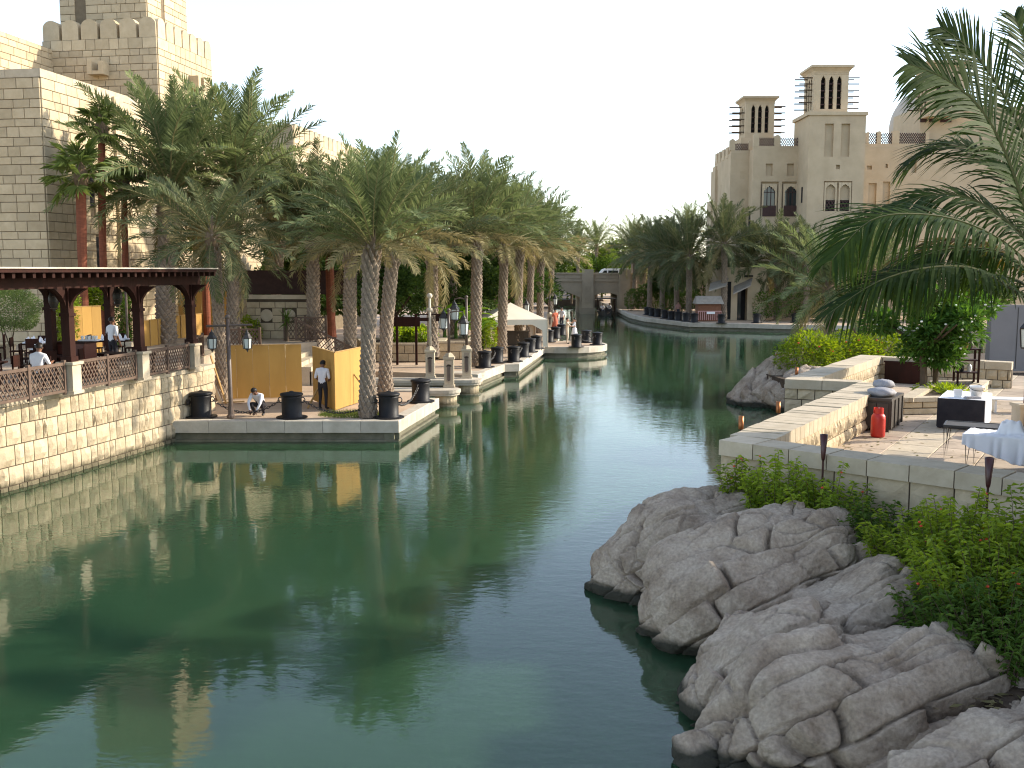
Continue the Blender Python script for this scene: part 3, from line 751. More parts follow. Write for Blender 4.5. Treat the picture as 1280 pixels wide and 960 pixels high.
def wind_tower(u0, u1, vt, vb, Y, poles=6, rot=0, blind=False):
    x0, x1 = xat(u0, (vt + vb) / 2, Y), xat(u1, (vt + vb) / 2, Y); W = x1 - x0; z0, z1 = zat(vb, Y), zat(vt, Y); H = z1 - z0
    t = empty('wind_tower', ((x0 + x1) / 2 - HO.x, Y + W / 2 - HO.y, z0), parent=ht)
    a = W / 2
    MB().box(-a, a, -a, a, 0, H * .12).build('plinth', PL, t)
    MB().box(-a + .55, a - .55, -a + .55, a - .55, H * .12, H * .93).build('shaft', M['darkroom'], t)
    zb, zt = H * .12 + .003, H * .82
    for s in range(4):
        mt = Matrix.Rotation(R(90 * s), 4, 'Z') @ Matrix.Translation((0, -a, 0))
        mb = MB(); sw = W * .17
        for k in (-1, 0, 1):
            cx = k * W * .235
            pa = [(q[0] + cx, q[1]) for q in arch_poly(sw * .8, (zt - zb) * .80, (zt - zb) * .98)]
            ring(pa, cx - W * .1175, cx + W * .1175, 0, zt - zb, mt @ Matrix.Translation((0, 0, zb)), .3, mb)
        e = W * .3525
        for sg in (-1, 1):
            xa, xb = (e, a) if sg > 0 else (-a, -e)
            if sg > 0: mb.box(xa, xb - .001, 0, .3, zb, zt, mt)
            else: mb.box(xa + .301, xb, 0, .3, zb, zt, mt)
        mb.build('arcade', P2, t)
        sl = MB()
        for k in (-1, 0, 1):
            for j in range(4): sl.box(k * W * .235 - sw * .4, k * W * .235 + sw * .4, .1, .2, zb + (zt - zb) * (.12 + .2 * j), zb + (zt - zb) * (.15 + .2 * j), mt)
        tag(sl.build('louvre', M['screen'], t), kind='stuff')
    MB().box(-a - .02, a + .02, -a - .02, a + .02, zt + .003, H * .86 - .003).build('frieze', PL, t)
    mb = MB(); o = .38 * W / 5 + .16
    vs = [(sx * r, sy * r, z) for r, z in ((a + .02, H * .86), (a + o * .22, H * .895), (a + o * .75, H * .945), (a + o, H * .955), (a + o, H)) for sx, sy in ((-1, -1), (1, -1), (1, 1), (-1, 1))]
    fs = [(3, 2, 1, 0), (16, 17, 18, 19)] + [(4 * k + i, 4 * k + (i + 1) % 4, 4 * k + 4 + (i + 1) % 4, 4 * k + 4 + i) for k in range(4) for i in range(4)]
    mb.add(vs, fs); mb.build('cornice', P2, t)
    pm = MB().tube([(-a - 1.35, 0, 0), (-a + .6, 0, 0)], .07, 6).mesh('pole', M['stem'])
    for k in range(poles):
        zz = zb + (zt - zb) * (.04 + .9 * k / max(1, poles - 1))
        for s in (0, 180):
            for yy in (-a * .62, a * .35):
                if random.random() < .12: continue
                o_ = link('pole', pm, t); o_.location = (0, yy, zz + (.12 if yy > 0 else 0)); o_.rotation_euler = (0, 0, R(s))
    return t
wind_tower(1017.5, 1060.5, 82, 143.6, YC + 1.6, 6)
wind_tower(932, 968, 120.5, 172, YB + 3.5, 5)
wind_tower(1162, 1206, 76, 145, 112, 6)
hbox('wind_tower_base', xat(926, 175, YB + 3.2), xat(973, 175, YB + 3.2), YB + 3.2, YB + 9, ZB - 1, zat(172, YB + 3.2), PL)
# receding range behind the tower, with roof terrace
YD = 113.0; XD1 = 62
ZD = zat(184, YD)
rd = [px_rect(1084, 1090, 207, 212, YD), px_rect(1107, 1110, 205, 210, YD), px_rect(1086, 1096, 229, 260, YD), px_rect(1104, 1113, 227, 260, YD), px_rect(1140, 1146, 200, 216, YD)]
facade('rear_wall', XC1 - .5, XD1, YD, 0, ZD, rd, .3, 12)
parapet(XC1 - .4, xat(1160, 180, YD), YD, ZD, zat(166, YD), [(xu(1083, YD), xu(1086, YD), .1), (xu(1096, YD), xu(1101, YD), .2), (xu(1115, YD), xu(1124, YD), .3), (xu(1157, YD), xu(1161, YD), .1)])
hbox('roof_storey', xat(1150, 160, 114), 60, 114, 122, ZD - .5, zat(133, 114))
for a, b in ((1151, 1159), (1162, 1170), (1176, 1190)):
    x0, x1, z0, z1 = px_rect(a, b, 136, 153, 114); hbox('roof_window', x0, x1, 113.96, 114.1, z0, z1, M['screen'])
dm = MB(); dc = D(1168, 160, 124); r0 = 5.2
dm.lathe([(r0, -3), (r0, .0)] + [(r0 * math.cos(R(a)), r0 * .98 * math.sin(R(a))) for a in range(6, 90, 6)] + [(.02, r0 * .985)], 40)
o = dm.build('dome', M['dome'], ht, True); o.location = dc - HO
# shop front at the foot
sf = empty('shop_annex', (xat(925, 380, 99.5), 99.5, 0), 0, 'sand coloured ground-floor shop front with dark doorway and canvas awnings', 'building')
SX = sf.location.x
xs = lambda u: xat(u, 380, 99.5) - SX
z33, z40 = zat(334, 99.5), ZQ - .05
m_ = MB(); m_.box(xs(903), xs(921.5), 0, 3, z40, z33); m_.box(xs(934), xs(957), 0, 3, z40, z33); m_.box(xs(921.5), xs(934), 0, 3, zat(357, 99.5), z33 - .002); m_.box(xs(903) + .05, xs(957), 3.002, 9, z40, z33 - .05)
m_.build('wall', PL, sf)
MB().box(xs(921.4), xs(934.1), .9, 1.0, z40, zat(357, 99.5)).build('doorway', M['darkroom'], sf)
dr = MB().box(xs(923), xs(928), .7, .78, z40 + .05, zat(362, 99.5)).build('door', M['glass'], sf)
MB().box(xs(905), xs(913.5), -.01, .1, z40 + .1, zat(352, 99.5)).build('dark_panel', M['darkroom'], sf)
MB().box(xs(929), xs(939), -.5, .1, zat(346, 99.5), zat(344, 99.5)).build('ledge', M['darkroom'], sf)
for (u0, v0, u1, v1) in ((886, 363, 911, 356), (916, 367, 941, 356)):
    a = D(u0, v0, 97.6); b = D(u1, v1, 99.3); m_ = MB()
    m_.add([(a.x - SX, -1.9, a.z), (b.x - SX - .6, -1.9, b.z), (b.x - SX, -.05, b.z + .7), (a.x - SX + .5, -.05, a.z + .7)] +
           [(a.x - SX, -1.9, a.z - .12), (b.x - SX - .6, -1.9, b.z - .12), (b.x - SX, -.05, b.z + .58), (a.x - SX + .5, -.05, a.z + .58)],
           [(0, 1, 2, 3), (7, 6, 5, 4), (0, 4, 5, 1), (1, 5, 6, 2), (2, 6, 7, 3), (3, 7, 4, 0)])
    m_.build('awning', M['slate'], sf)
# ------------------------------------------------------------------ distant roofs
def far_house(u0, u1, vt, vb, Y, label, slots=5):
    p = D((u0 + u1) / 2, vt, Y); t = empty('distant_house', (p.x, Y, 0), 0, label, 'building')
    W = (u1 - u0) / FPX * Y; MB().box(-W / 2, W / 2, 0, W, 0, p.z - .9).build('wall', PL, t)
    MB().box(-W / 2 - .7, W / 2 + .7, -.7, W + .7, p.z - .9 + .003, p.z).build('roof', P2, t)
    for k in range(slots):
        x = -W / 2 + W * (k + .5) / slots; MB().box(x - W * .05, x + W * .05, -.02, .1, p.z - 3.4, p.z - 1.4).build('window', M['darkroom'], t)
far_house(799, 836, 285, 300, 190, 'small flat-roofed sand pavilion peeping over the shaded palms')
far_house(744, 776, 316, 335, 215, 'low tan roofed house beyond the bridge and van', 4)

# ------------------------------------------------------------------ stone bridge
br = empty('stone_bridge', (8, 130, 0), 0, 'two-arched grey-brown stone road bridge closing the canal', 'bridge')
BY = 130.0; bx = lambda u: xat(u, 370, BY) - 8
ZD_ = zat(352, BY); ZPT = zat(341, BY)
outl = []
def seg_arch(x0, x1, zs, zc, n=14):
    return [(x0 + (x1 - x0) * i / n, zs + (zc - zs) * (1 - (2 * i / n - 1) ** 2)) for i in range(n + 1)]
a1 = seg_arch(bx(650), bx(725), zat(372, BY), zat(362, BY)); a2 = seg_arch(bx(743.5), bx(771.5), zat(369, BY), zat(366, BY), 8)
XL, XR = -40, 22
mb = MB()
def under(arch, zt):
    for (p, q) in zip(arch, arch[1:]): mb.extr([p, q, (q[0], zt), (p[0], zt)], Matrix(), 9)
under(a1, ZD_); under(a2, ZD_)
for (x0, x1) in ((XL, a1[0][0]), (a1[-1][0], a2[0][0]), (a2[-1][0], XR)): mb.box(x0, x1, 0, 9, -1, ZD_)
mb.build('arch_wall', M['bridge'], br)
for yy in (-.12, 8.7):
    MB().box(XL, XR, yy, yy + .42, ZD_ + .003, ZD_ + .25).build('string_course', M['bridge'], br)
    MB().box(XL, XR, yy + .1, yy + .34, ZD_ + .253, ZPT - .22).build('parapet', M['bridge'], br)
    MB().box(XL, XR, yy, yy + .44, ZPT - .217, ZPT).build('coping', M['bridge'], br)
for u in (734.5, 780.5, 640):
    x = bx(u); W = .72
    MB().box(x - W, x + W, -.42, -.005, -1, ZPT + .45).build('pilaster', M['bridge'], br)
    MB().box(x - W - .25, x + W + .25, -.62, -.42 - .003, -1, .8).build('cutwater', M['bridge'], br)
    MB().box(x - W * .55, x + W * .55, -.47, -.425, 1.4, ZD_ - .6).build('panel', M['bridge'], br)
for u0, u1 in ((690, 706), (709, 725), (745, 757), (760, 772)):
    MB().box(bx(u0), bx(u1), -.06, .09, ZD_ + .45, ZPT - .35).build('parapet_panel', M['bridge'], br)
# ------------------------------------------------------------------ lattice railings
def railing(a, b, z, h, npan, label, pitch=.125, end_posts=True, z2=None):
    a = Vector((*a, z)); b = Vector((*b, z if z2 is None else z2)); L = (b - a).xy.length if hasattr((b - a), 'xy') else (b - a).length
    d = b - a; ang = math.atan2(d.y, d.x)
    t = empty('lattice_railing', a, ang, label, 'railing')
    sl = (b.z - a.z) / L
    W = L / npan
    for k in range(npan + 1):
        if not end_posts and k in (0, npan): continue
        MB().box(k * W - .045, k * W + .045, -.045, .045, sl * k * W, sl * k * W + h + .06).build('post', M['lattice'], t)
    for k in range(npan):
        x0, x1 = k * W + .048, (k + 1) * W - .048
        for zz, hh, nm in ((.10, .07, 'bottom_rail'), (h - .04, .08, 'top_rail')):
            MB().bar((x0, 0, zz + sl * x0), (x1, 0, zz + sl * x1), .06, hh).build(nm, M['lattice'], t)
        mb = lattice_mesh(x1 - x0, h - .22, pitch, .034, .018)
        if sl: mb.v = [(q[0], q[1], q[2] + sl * q[0]) for q in mb.v]
        o = mb.build('lattice', M['lattice'], t, loc=(x0, 0, .138 + sl * x0)); tag(o, kind='stuff')
    return t
PED = [(-12.62, 24.0 - .6), (-11.98, 26.75), (-11.38, 30.2), (-10.86, 33.5)]
PED = [(p[0] + .10, p[1]) for p in PED]
rl = ['diamond lattice railing by the white-shirted diner between two white pedestals', 'diamond lattice railing in front of the empty dark tables',
      'diamond lattice railing by the ochre boards under the pergola end']
for i in range(3):
    a, b = Vector(PED[i]), Vector(PED[i + 1]); u = (b - a).normalized()
    railing(a + u * .26, b - u * .26, 2.31, .86, 2, rl[i])
railing((-11.6, 36.2), (-12.05, 38.9), ZT, .88, 2, 'short lattice railing turning back behind the last pedestal')
railing((-12.3, 42.0), (-10.6, 42.0), ZT, .92, 2, 'lattice railing above the long ochre hoarding beside the steps')
pedm = MB().box(-.2, .2, -.2, .2, 0, .78).box(-.25, .25, -.25, .25, .783, .86).box(-.24, .24, -.24, .24, -.001, .08)
pg = empty('pergola', (-12, 28, 0), 0, 'dark red-brown timber pergola with flat roof over the terrace tables', 'pergola')
PO = Vector((-12, 28, 0))
me = pedm.mesh('pedestal', M['cap'])
uW = Vector((PED[3][0] - PED[1][0], PED[3][1] - PED[1][1], 0)).normalized(); aW = math.atan2(uW.y, uW.x) - R(90); nW = Vector((-uW.y, uW.x, 0))
for p in PED:
    o = link('pedestal', me, pg); o.location = Vector((p[0], p[1], 2.31)) - PO; o.rotation_euler = (0, 0, aW)
ZR = 5.55
def post_mesh(h):
    mb = MB().box(-.12, .12, -.12, .12, 0, h).box(-.16, .16, -.16, .16, 0, .14).box(-.15, .15, -.15, .15, h - .75, h - .66)
    return mb
pm1 = post_mesh(ZR - .42 - 3.17).mesh('post', M['wood']); pm2 = post_mesh(ZR - .42 - ZT).mesh('post', M['wood'])
brk = MB()
for s in (-1, 1):
    pts = [(s * .12, -.55), (s * .17, -.38), (s * .30, -.2), (s * .46, -.09), (s * .62, 0)]
    for (p, q) in zip(pts, pts[1:]):
        brk.extr([(p[0], p[1]), (q[0], q[1]), (q[0], .0), (p[0], .0)] if s > 0 else [(q[0], q[1]), (p[0], p[1]), (p[0], .0), (q[0], .0)], Matrix.Translation((0, -.06, 0)), .12)
brm = brk.mesh('bracket', M['wood'])
rows = [[Vector((p[0], p[1], 3.17)) for p in PED]]
rows.append([Vector((p[0], p[1], ZT)) + nW * 3.15 + uW * .35 for p in PED])
for ri, row in enumerate(rows):
    for p in row:
        o = link('post', pm1 if ri == 0 else pm2, pg); o.location = p - PO; o.rotation_euler = (0, 0, aW)
        for r in (90, 0):
            if ri and r == 0: continue
            o = link('bracket', brm, pg); o.location = Vector((p.x, p.y, ZR - .42)) - PO; o.rotation_euler = (0, 0, aW + R(r))
    a = row[0] - uW * 3; b = row[-1] + uW * .6
    MB().bar(Vector((a.x, a.y, ZR - .28)) - PO, Vector((b.x, b.y, ZR - .28)) - PO, .2, .28).build('beam', M['wood'], pg)
e0 = rows[0][0] - uW * 3 - nW * .75; LR = 13.75
rm_ = MB().bar((0, .0, 0), (0, 4.7, 0), .11, .13).mesh('rafter', M['wood'])
for k in range(36):
    c = e0 + uW * (.3 + k * .385) - PO; o = link('rafter', rm_, pg); o.location = (c.x, c.y, ZR - .07); o.rotation_euler = (0, 0, aW + R(90) - R(90) + R(90))
q = [e0 - nW * .08, e0 + uW * LR - nW * .08, e0 + uW * LR + nW * 4.8, e0 + nW * 4.8]
MB().prism([(p.x - PO.x, p.y - PO.y) for p in q], ZR + .0, ZR + .09).build('roof', M['wood'], pg)
q = [e0 - nW * .12, e0 + uW * (LR + .05) - nW * .12, e0 + uW * (LR + .05) + nW * 4.85, e0 + nW * 4.85]
MB().prism([(p.x - PO.x, p.y - PO.y) for p in q], ZR + .093, ZR + .13).build('roof_sheet', M['kerb'], pg)

# ------------------------------------------------------------------ lanterns and lamp posts
def lantern(parent, loc, s=1.0, solid=False):
    t = empty('lantern', loc, parent=parent)
    mb = MB().lathe([(.16 * s, 0), (.17 * s, .03 * s)], 6).lathe([(.20 * s, .42 * s), (.21 * s, .45 * s), (.13 * s, .55 * s), (.10 * s, .60 * s), (.11 * s, .62 * s), (.03 * s, .72 * s), (.015 * s, .80 * s)], 6)
    for k in range(6):
        a = R(60 * k); mb.bar((.165 * s * math.cos(a), .165 * s * math.sin(a), .03 * s), (.2 * s * math.cos(a), .2 * s * math.sin(a), .42 * s), .02, .02)
    mb.lathe([(.005, -.14 * s), (.03 * s, -.09 * s), (.05 * s, -.04 * s), (.14 * s, 0)], 6)
    mb.build('frame', M['iron'], t)
    MB().lathe([(.148 * s, .032 * s), (.182 * s, .418 * s)], 6).build('glass', M['pane'] if not solid else M['wood'], t)
    return t
def hang_lantern(u, v, Y, label):
    p = D(u, v, Y); t = empty('hanging_lantern', p, 0, label, 'lantern', 'dark lanterns hung in the pergola')
    mb = MB().lathe([(.02, -.42), (.05, -.38), (.04, -.33), (.13, -.26), (.19, -.1), (.19, .08), (.14, .22), (.05, .30), (.05, .36), (.015, .42)], 8)
    mb.v = [(x * .78, y * .78, z * .82) for x, y, z in mb.v]
    mb.build('body', M['iron'], t, True); mb = MB().tube([(0, 0, .40), (0, 0, ZR - .42 - p.z)], .014, 5); mb.build('chain', M['iron'], t)
    for z in (-.26, -.1, .08, .22): MB().torus((0, 0, z), .135 if abs(z) < .2 else .105, .012, n=10, k=4).build('band', M['bronze'], t)
hang_lantern(67, 374, 28.6, 'dark pierced lantern hanging under the pergola beside the topiary ball')
hang_lantern(147, 370, 30.6, 'dark pierced lantern hanging under the pergola above the standing waiter')
lp = empty('double_lamp_post', G(289, 522, ZQ), R(4), 'brown lamp post with crossarm and two lanterns on the quay edge', 'lamp post')
h = 4.0 - ZQ - .0
hz = D(288, 408, 33.0).z - ZQ
MB().tube([(0, 0, 0), (0, 0, .5), (-.02, 0, hz + .3)], [.085, .075, .065], 10).build('post', M['bronze'], lp, True)
MB().lathe([(.15, 0), (.15, .06), (.1, .12), (.09, .4)], 10).build('base', M['bronze'], lp)
MB().tube([(-.72, 0, hz), (.78, 0, hz + .04)], .04, 8).build('crossarm', M['bronze'], lp)
MB().ball((-.02, 0, hz + .3), .09).build('finial', M['bronze'], lp)
for x in (-.55, .60): lantern(lp, (x, 0, hz - .76), .82)
# second, hidden lamp on the terrace and one behind
lp2 = empty('terrace_lamp_post', D(160, 430, 40), 0, 'slim lamp post with one lantern on a stone plinth behind the pergola', 'lamp post')
lp2.location.z = ZT
MB().box(-.22, .22, -.22, .22, 0, .5).build('plinth', M['cap'], lp2); MB().tube([(0, 0, .5), (0, 0, 2.9)], .05, 8).build('post', M['bronze'], lp2)
MB().tube([(0, 0, 2.85), (-.38, 0, 2.85)], .025, 6).build('arm', M['bronze'], lp2); lantern(lp2, (-.38, 0, 2.02), 1.0)

# ------------------------------------------------------------------ bollards with chains
bo = empty('bollard', (0, 0, 0))
MB().lathe([(.36, 0), (.37, .05), (.33, .07), (.335, .68), (.345, .74)], 24).build('body', M['black'], bo, True)
MB().lathe([(.36, .743), (.38, .76), (.385, .80), (.36, .83), (.25, .85), (.1, .87), (.05, .90), (.02, .905)], 24).build('cap', M['black'], bo, True)
MB().lathe([(.52, 0.002), (.52, .035), (.50, .045)], 24).build('base_plate', M['black'], bo)
rg = MB().torus((0, 0, 0), .09, .018, Matrix.Rotation(R(90), 4, 'X')).mesh('ring', M['iron'], True)
for s in (-1, 1): link('ring', rg, bo, (s * .36, 0, .6))
BOL = []
def bollard(u, v, z, label, group, s=1.0, rz=0):
    p = G(u, v, z); o = bo if not BOL else copy_tree(bo); BOL.append(o); o.name = 'bollard'
    o.location = p; o.rotation_euler = (0, 0, rz); o.scale = (s, s, s); tag(o, label, 'bollard', group); return p
g1 = 'black bollards on the platform edge'
b1 = bollard(252, 521, ZQ, 'black bollard beside the split-stone wall and lamp post', g1)
b2 = bollard(365, 522, ZQ, 'black bollard beside the crouching worker', g1)
b3 = bollard(486, 522, ZQ, 'black bollard at the foot of the leaning palm trunk', g1)
b4 = bollard(526, 502, ZQ, 'black bollard on the lit side edge behind the platform corner', g1, rz=R(80))
g2 = 'black bollards along the promenade'
nb = []
for (u, v, l) in ((606, 459, 'black bollard beside the last lamp pier'), (621.5, 453, 'black bollard at the palm foot before the stepped kerb'), (642, 452, 'black bollard on the corner of the stepped kerb'),
                  (654, 446, 'second black bollard along the stepped kerb'), (662.5, 440, 'third black bollard along the stepped kerb'), (670.5, 436, 'black bollard at the end of the stepped kerb by the tent'),
                  (686, 427.5, 'black bollard just beyond the tent corner'), (694.5, 423, 'black bollard behind the standing couple, first of two'), (702, 419, 'black bollard behind the standing couple, last of the row'),
                  (720.5, 434, 'black bollard in front of the dancing couple'), (733, 428, 'black bollard beyond the dancers on the round platform'), (746.5, 431, 'black bollard at the outer rim of the round platform')):
    nb.append(bollard(u, v, ZQ, l, g2, .98, R(70)))
g3 = 'bollards on the shaded bank'
for k, (u, v) in enumerate(((809, 393.5), (815, 395), (822, 396), (831, 398), (839, 399.5), (848, 400.5), (858, 402), (868, 403), (902, 404), (946, 403.5), (994, 403))):
    bollard(u, v, ZQ, 'dark bollard in the row under the shaded palms' if k < 8 else ('dark bollard beside the brick kiosk' if k == 8 else 'dark bollard on the shaded quay past the shop door'), g3, 1.0)
def chain(a, b, sag, label, z=.58):
    a = Vector(a) + Vector((0, 0, z)); b = Vector(b) + Vector((0, 0, z)); d = (b - a).normalized(); a = a + d * .4; b = b - d * .4
    L = (b - a).length; n = max(6, int(L / .085)); mb = MB(); org = a.copy()
    for i in range(n):
        f = (i + .5) / n; p = a.lerp(b, f) - Vector((0, 0, sag * 4 * f * (1 - f))) - org
        tg = (b - a) / L + Vector((0, 0, -sag * 4 * (1 - 2 * f) / L)); q = tg.to_track_quat('X', 'Z').to_matrix().to_4x4()
        mb.torus(p, .045, .014, q @ Matrix.Rotation(R(90 * (i % 2)), 4, 'X') @ Matrix.Diagonal((1.35, .8, 1, 1)), n=8, k=4)
    o = mb.build('chain', M['iron'], loc=org); tag(o, label, 'chain', 'chains between bollards')
chain(b1, b2, .42, 'iron chain sagging behind the lamp post between platform bollards')
chain(b2, b3, .42, 'iron chain sagging past the ochre boards and palm foot')
chain(b3, b4, .40, 'iron chain along the lit platform edge')
chain(nb[0], nb[1], .3, 'iron chain beside the last lamp pier'); 
for i in (2, 3, 4): chain(nb[i], nb[i + 1], .25, 'iron chain between close bollards by the tent')
chain(nb[9], nb[11], .25, 'iron chain round the dancing platform'); chain(nb[10], nb[11], .2, 'short iron chain at the platform rim')
chain((-11.2, 32.9, ZQ), b1, .1, 'slack iron chain hooked to the wall end')

# ------------------------------------------------------------------ ochre plywood hoardings
def hoarding(pts, z, h, seams, label, props=0, batten=False):
    """boards standing on end, one piece each"""
    t = empty('plywood_hoarding', (pts[0][0], pts[0][1], z), 0, label, 'hoarding'); org = Vector((pts[0][0], pts[0][1], 0))
    for i in range(len(pts) - 1):
        a = Vector((*pts[i], 0)) - org; b = Vector((*pts[i + 1], 0)) - org; L = (b - a).length; u = (b - a) / L; n = Vector((u.y, -u.x, 0))
        k = seams[i]
        for j in range(k):
            p = a + u * (L * j / k + .004); q = a + u * (L * (j + 1) / k - .004)
            MB().bar(p + Vector((0, 0, h / 2)), q + Vector((0, 0, h / 2)), .02 + .004 * (j % 2), h - .02 * random.random()).build('board', M['ply'], t)
            if batten: MB().bar(p + n * .03, p + n * .03 + Vector((0, 0, h)), .06, .05, u).build('batten', M['plywood_edge'], t)
        MB().bar(a + Vector((0, 0, h + .012)), b + Vector((0, 0, h + .012)), .07, .022).build('top_batten', M['plywood_edge'], t)
        for j in range(props):
            c = a + u * (L * (j + .6) / max(1, props)); s = -1 if n.y > 0 else 1; nn = n * s if abs(n.y) > .3 else n
            MB().bar(c + Vector((0, 0, 1.1)) + nn * .03, c + nn * .75 + u * .3, .05, .05).build('prop', M['plywood_edge'], t)
    return t
h1a = G(276, 499, ZQ); h1b = G(378, 496, ZQ)
hoarding([h1a.xy, h1b.xy], ZQ, 2.05, [5], 'long ochre plywood hoarding behind the lamp post and crouching worker')
hA, hB, hC = G(392, 500, ZQ), G(419, 513, ZQ), G(456, 500, ZQ)
hoarding([hA.xy, hB.xy, hC.xy], ZQ, 2.04, [2, 2], 'folded ochre plywood hoarding next to the standing worker and palm', 1)
ha, hb_ = G(177, 434, ZT), G(217, 428, ZT)
hoarding([ha.xy, hb_.xy], ZT, 1.15, [4], 'ochre board fence seen under the pergola end', 0, True)
ha, hb_ = G(216, 424, ZT), G(263, 418, ZT)
hoarding([ha.xy, hb_.xy], ZT, 1.12, [5], 'farther sunlit ochre board fence before the palm trunks', 0, True)
hoarding([D(184, 388, 56).xy, D(292, 388, 57).xy], ZT, 2.2, [8], 'shaded ochre board wall behind the sunlit fences')
hoarding([D(90, 388, 40).xy, D(126, 388, 41).xy], ZT, 1.9, [3], 'ochre board screen behind the reddish cabinet under the pergola')

# ------------------------------------------------------------------ steps, panelled wall, planters
st = empty('stone_steps', (-9.4, 42.5, ZQ), 0, 'broad flight of pale steps down from the terrace to the platform', 'steps')
for k in range(8):
    z1 = ZT - ZQ - k * (ZT - ZQ) / 8; x0 = -1.4 + k * .42
    MB().box(x0, x0 + .48, .3, 4.6, -.2 - .01 * k, z1 - .004).build('step', M['cap'], st)
MB().box(-2.6, -1.41, -.4, 4.6, -.2, ZT - ZQ - .002).build('landing', M['cap'], st)
railing((-10.2, 47.2), (-7.4, 47.0), ZT + .1, 1.0, 3, 'dark lattice balustrade sloping down beside the broad steps', .16, True, ZQ + .25)
railing((-10.9, 47.9), (-8.9, 47.9), ZT, 1.15, 2, 'dark lattice balustrade at the head of the steps', .16)
pw = empty('panelled_wall', D(347, 424, 49), 0, 'stone wall with round rosettes in square panels above the steps', 'wall'); pw.location.z = ZT
W = 76 / FPX * 49; Hh = zat(374, 49) - ZT
MB().box(-W / 2, W / 2, .12, .6, 0, Hh).build('core', M['rough_joint'], pw)
ms = Masonry(); wx = pw.location
ms.face((wx.x + W / 2, 49.13), (wx.x - W / 2, 49.13), ZT, [.4, .4, .36, .36, .3], [.5, .6, .75], .05, 'flat', M['rough'], holes=[(.55, 1.25, ZT + .8, ZT + 1.52), (1.75, 2.3, ZT + .8, ZT + 1.52)])
ms.finish(pw, 'block', M['rough'], 120)
MB().box(-W / 2 - .08, W / 2 + .08, 0, .7, Hh + .002, Hh + .2).build('coping', M['cap'], pw)
for x in (W / 2 - .9, W / 2 - 2.02):
    o = MB().lathe([(.30, 0), (.30, .04), (.2, .07), (.05, .08)], 14).build('rosette', M['cap'], pw); o.location = (x, .12, 1.16); o.rotation_euler = (R(90), 0, 0)
MB().box(-W / 2 - .5, W / 2 + 2.2, 1.4, 1.6, Hh + .2, Hh + 1.4).build('dark_screen', M['screen'], pw)
def planter(pts, z, h, label, m=M['rough'], t_=.3, limit=60, group=None, soil=True):
    """low wall of squared stones round a bed"""
    t = empty('stone_planter', (0, 0, 0), 0, label, 'planter', group); ms = Masonry(); k = len(pts)
    core = MB().prism([tuple(p) for p in pts], z - .05, z + h - .10); core.build('bed', M['soil'], t)
    for i in range(k):
        a, b = pts[i], pts[(i + 1) % k]
        ms.face(b, a, z, courses(z, z + h - .12, [h / 2 - .06]), [.5, .7, .85], .05, 'flat', m)
        av, bv = Vector((*a, 0)), Vector((*b, 0)); u = (bv - av).normalized(); n = Vector((u.y, -u.x, 0)); L = (bv - av).length; q = max(1, round(L / 1.0))
        for j in range(q):
            p0 = av + u * (L * j / q + .005); p1 = av + u * (L * (j + 1) / q - .005)
            MB().prism([(s.x, s.y) for s in (p0 + n * .09, p1 + n * .09, p1 - n * t_, p0 - n * t_)], z + h - .12 + .002 * i, z + h + .002 * i).build('coping_stone', M['cap'], t)
    ms.finish(t, 'block', m, limit)
    return t
pl1 = [G(455, 452, ZQ).xy, G(538, 452, ZQ).xy, (G(538, 452, ZQ) + Vector((.2, 4.5, 0))).xy, (G(455, 452, ZQ) + Vector((-1, 4.5, 0))).xy]
planter(pl1, ZQ, 1.0, 'long stone planter behind the lamp piers holding shrubs and a palm')
pl2 = [G(549, 449, ZQ).xy, G(590, 449, ZQ).xy, (G(590, 449, ZQ) + Vector((0, 5, 0))).xy, (G(549, 449, ZQ) + Vector((0, 5, 0))).xy]
planter(pl2, ZQ, 1.0, 'stone planter with banana leaves beside the tent')
# piers with lamp pillars
def pier(u_end, v_top, xl, label):
    e = G(u_end, v_top, ZQ); t = empty('lamp_pier', (e.x, e.y, 0), 0, label, 'pier')
    L = e.x - xl; a = .62
    pl = [(-L, -a), (-a, -a)] + [(-a + a * math.cos(R(k)), a * math.sin(R(k))) for k in range(-75, 90, 15)] + [(-a, a), (-L, a)]
    MB().prism(pl, ZQ - .14, ZQ).build('deck', M['kerb'], t)
    MB().prism([(p[0] * 1 - .05, p[1] * .94) for p in pl], ZQ - .24, ZQ - .143).build('deck_moulding', M['kerb'], t)
    c = MB().lathe([(.46, -1.0), (.46, .42), (.54, .46)], 18, (-a, 0, 0)); c.build('column', M['rough'], t)
    MB().lathe([(.56, -.5), (.56, .05)], 18, (-a, 0, 0)).build('column_foot', M['base'], t)
    MB().box(-L, -1.6, -.35, .35, -1, ZQ - .25).build('web', M['base'], t)
    return e
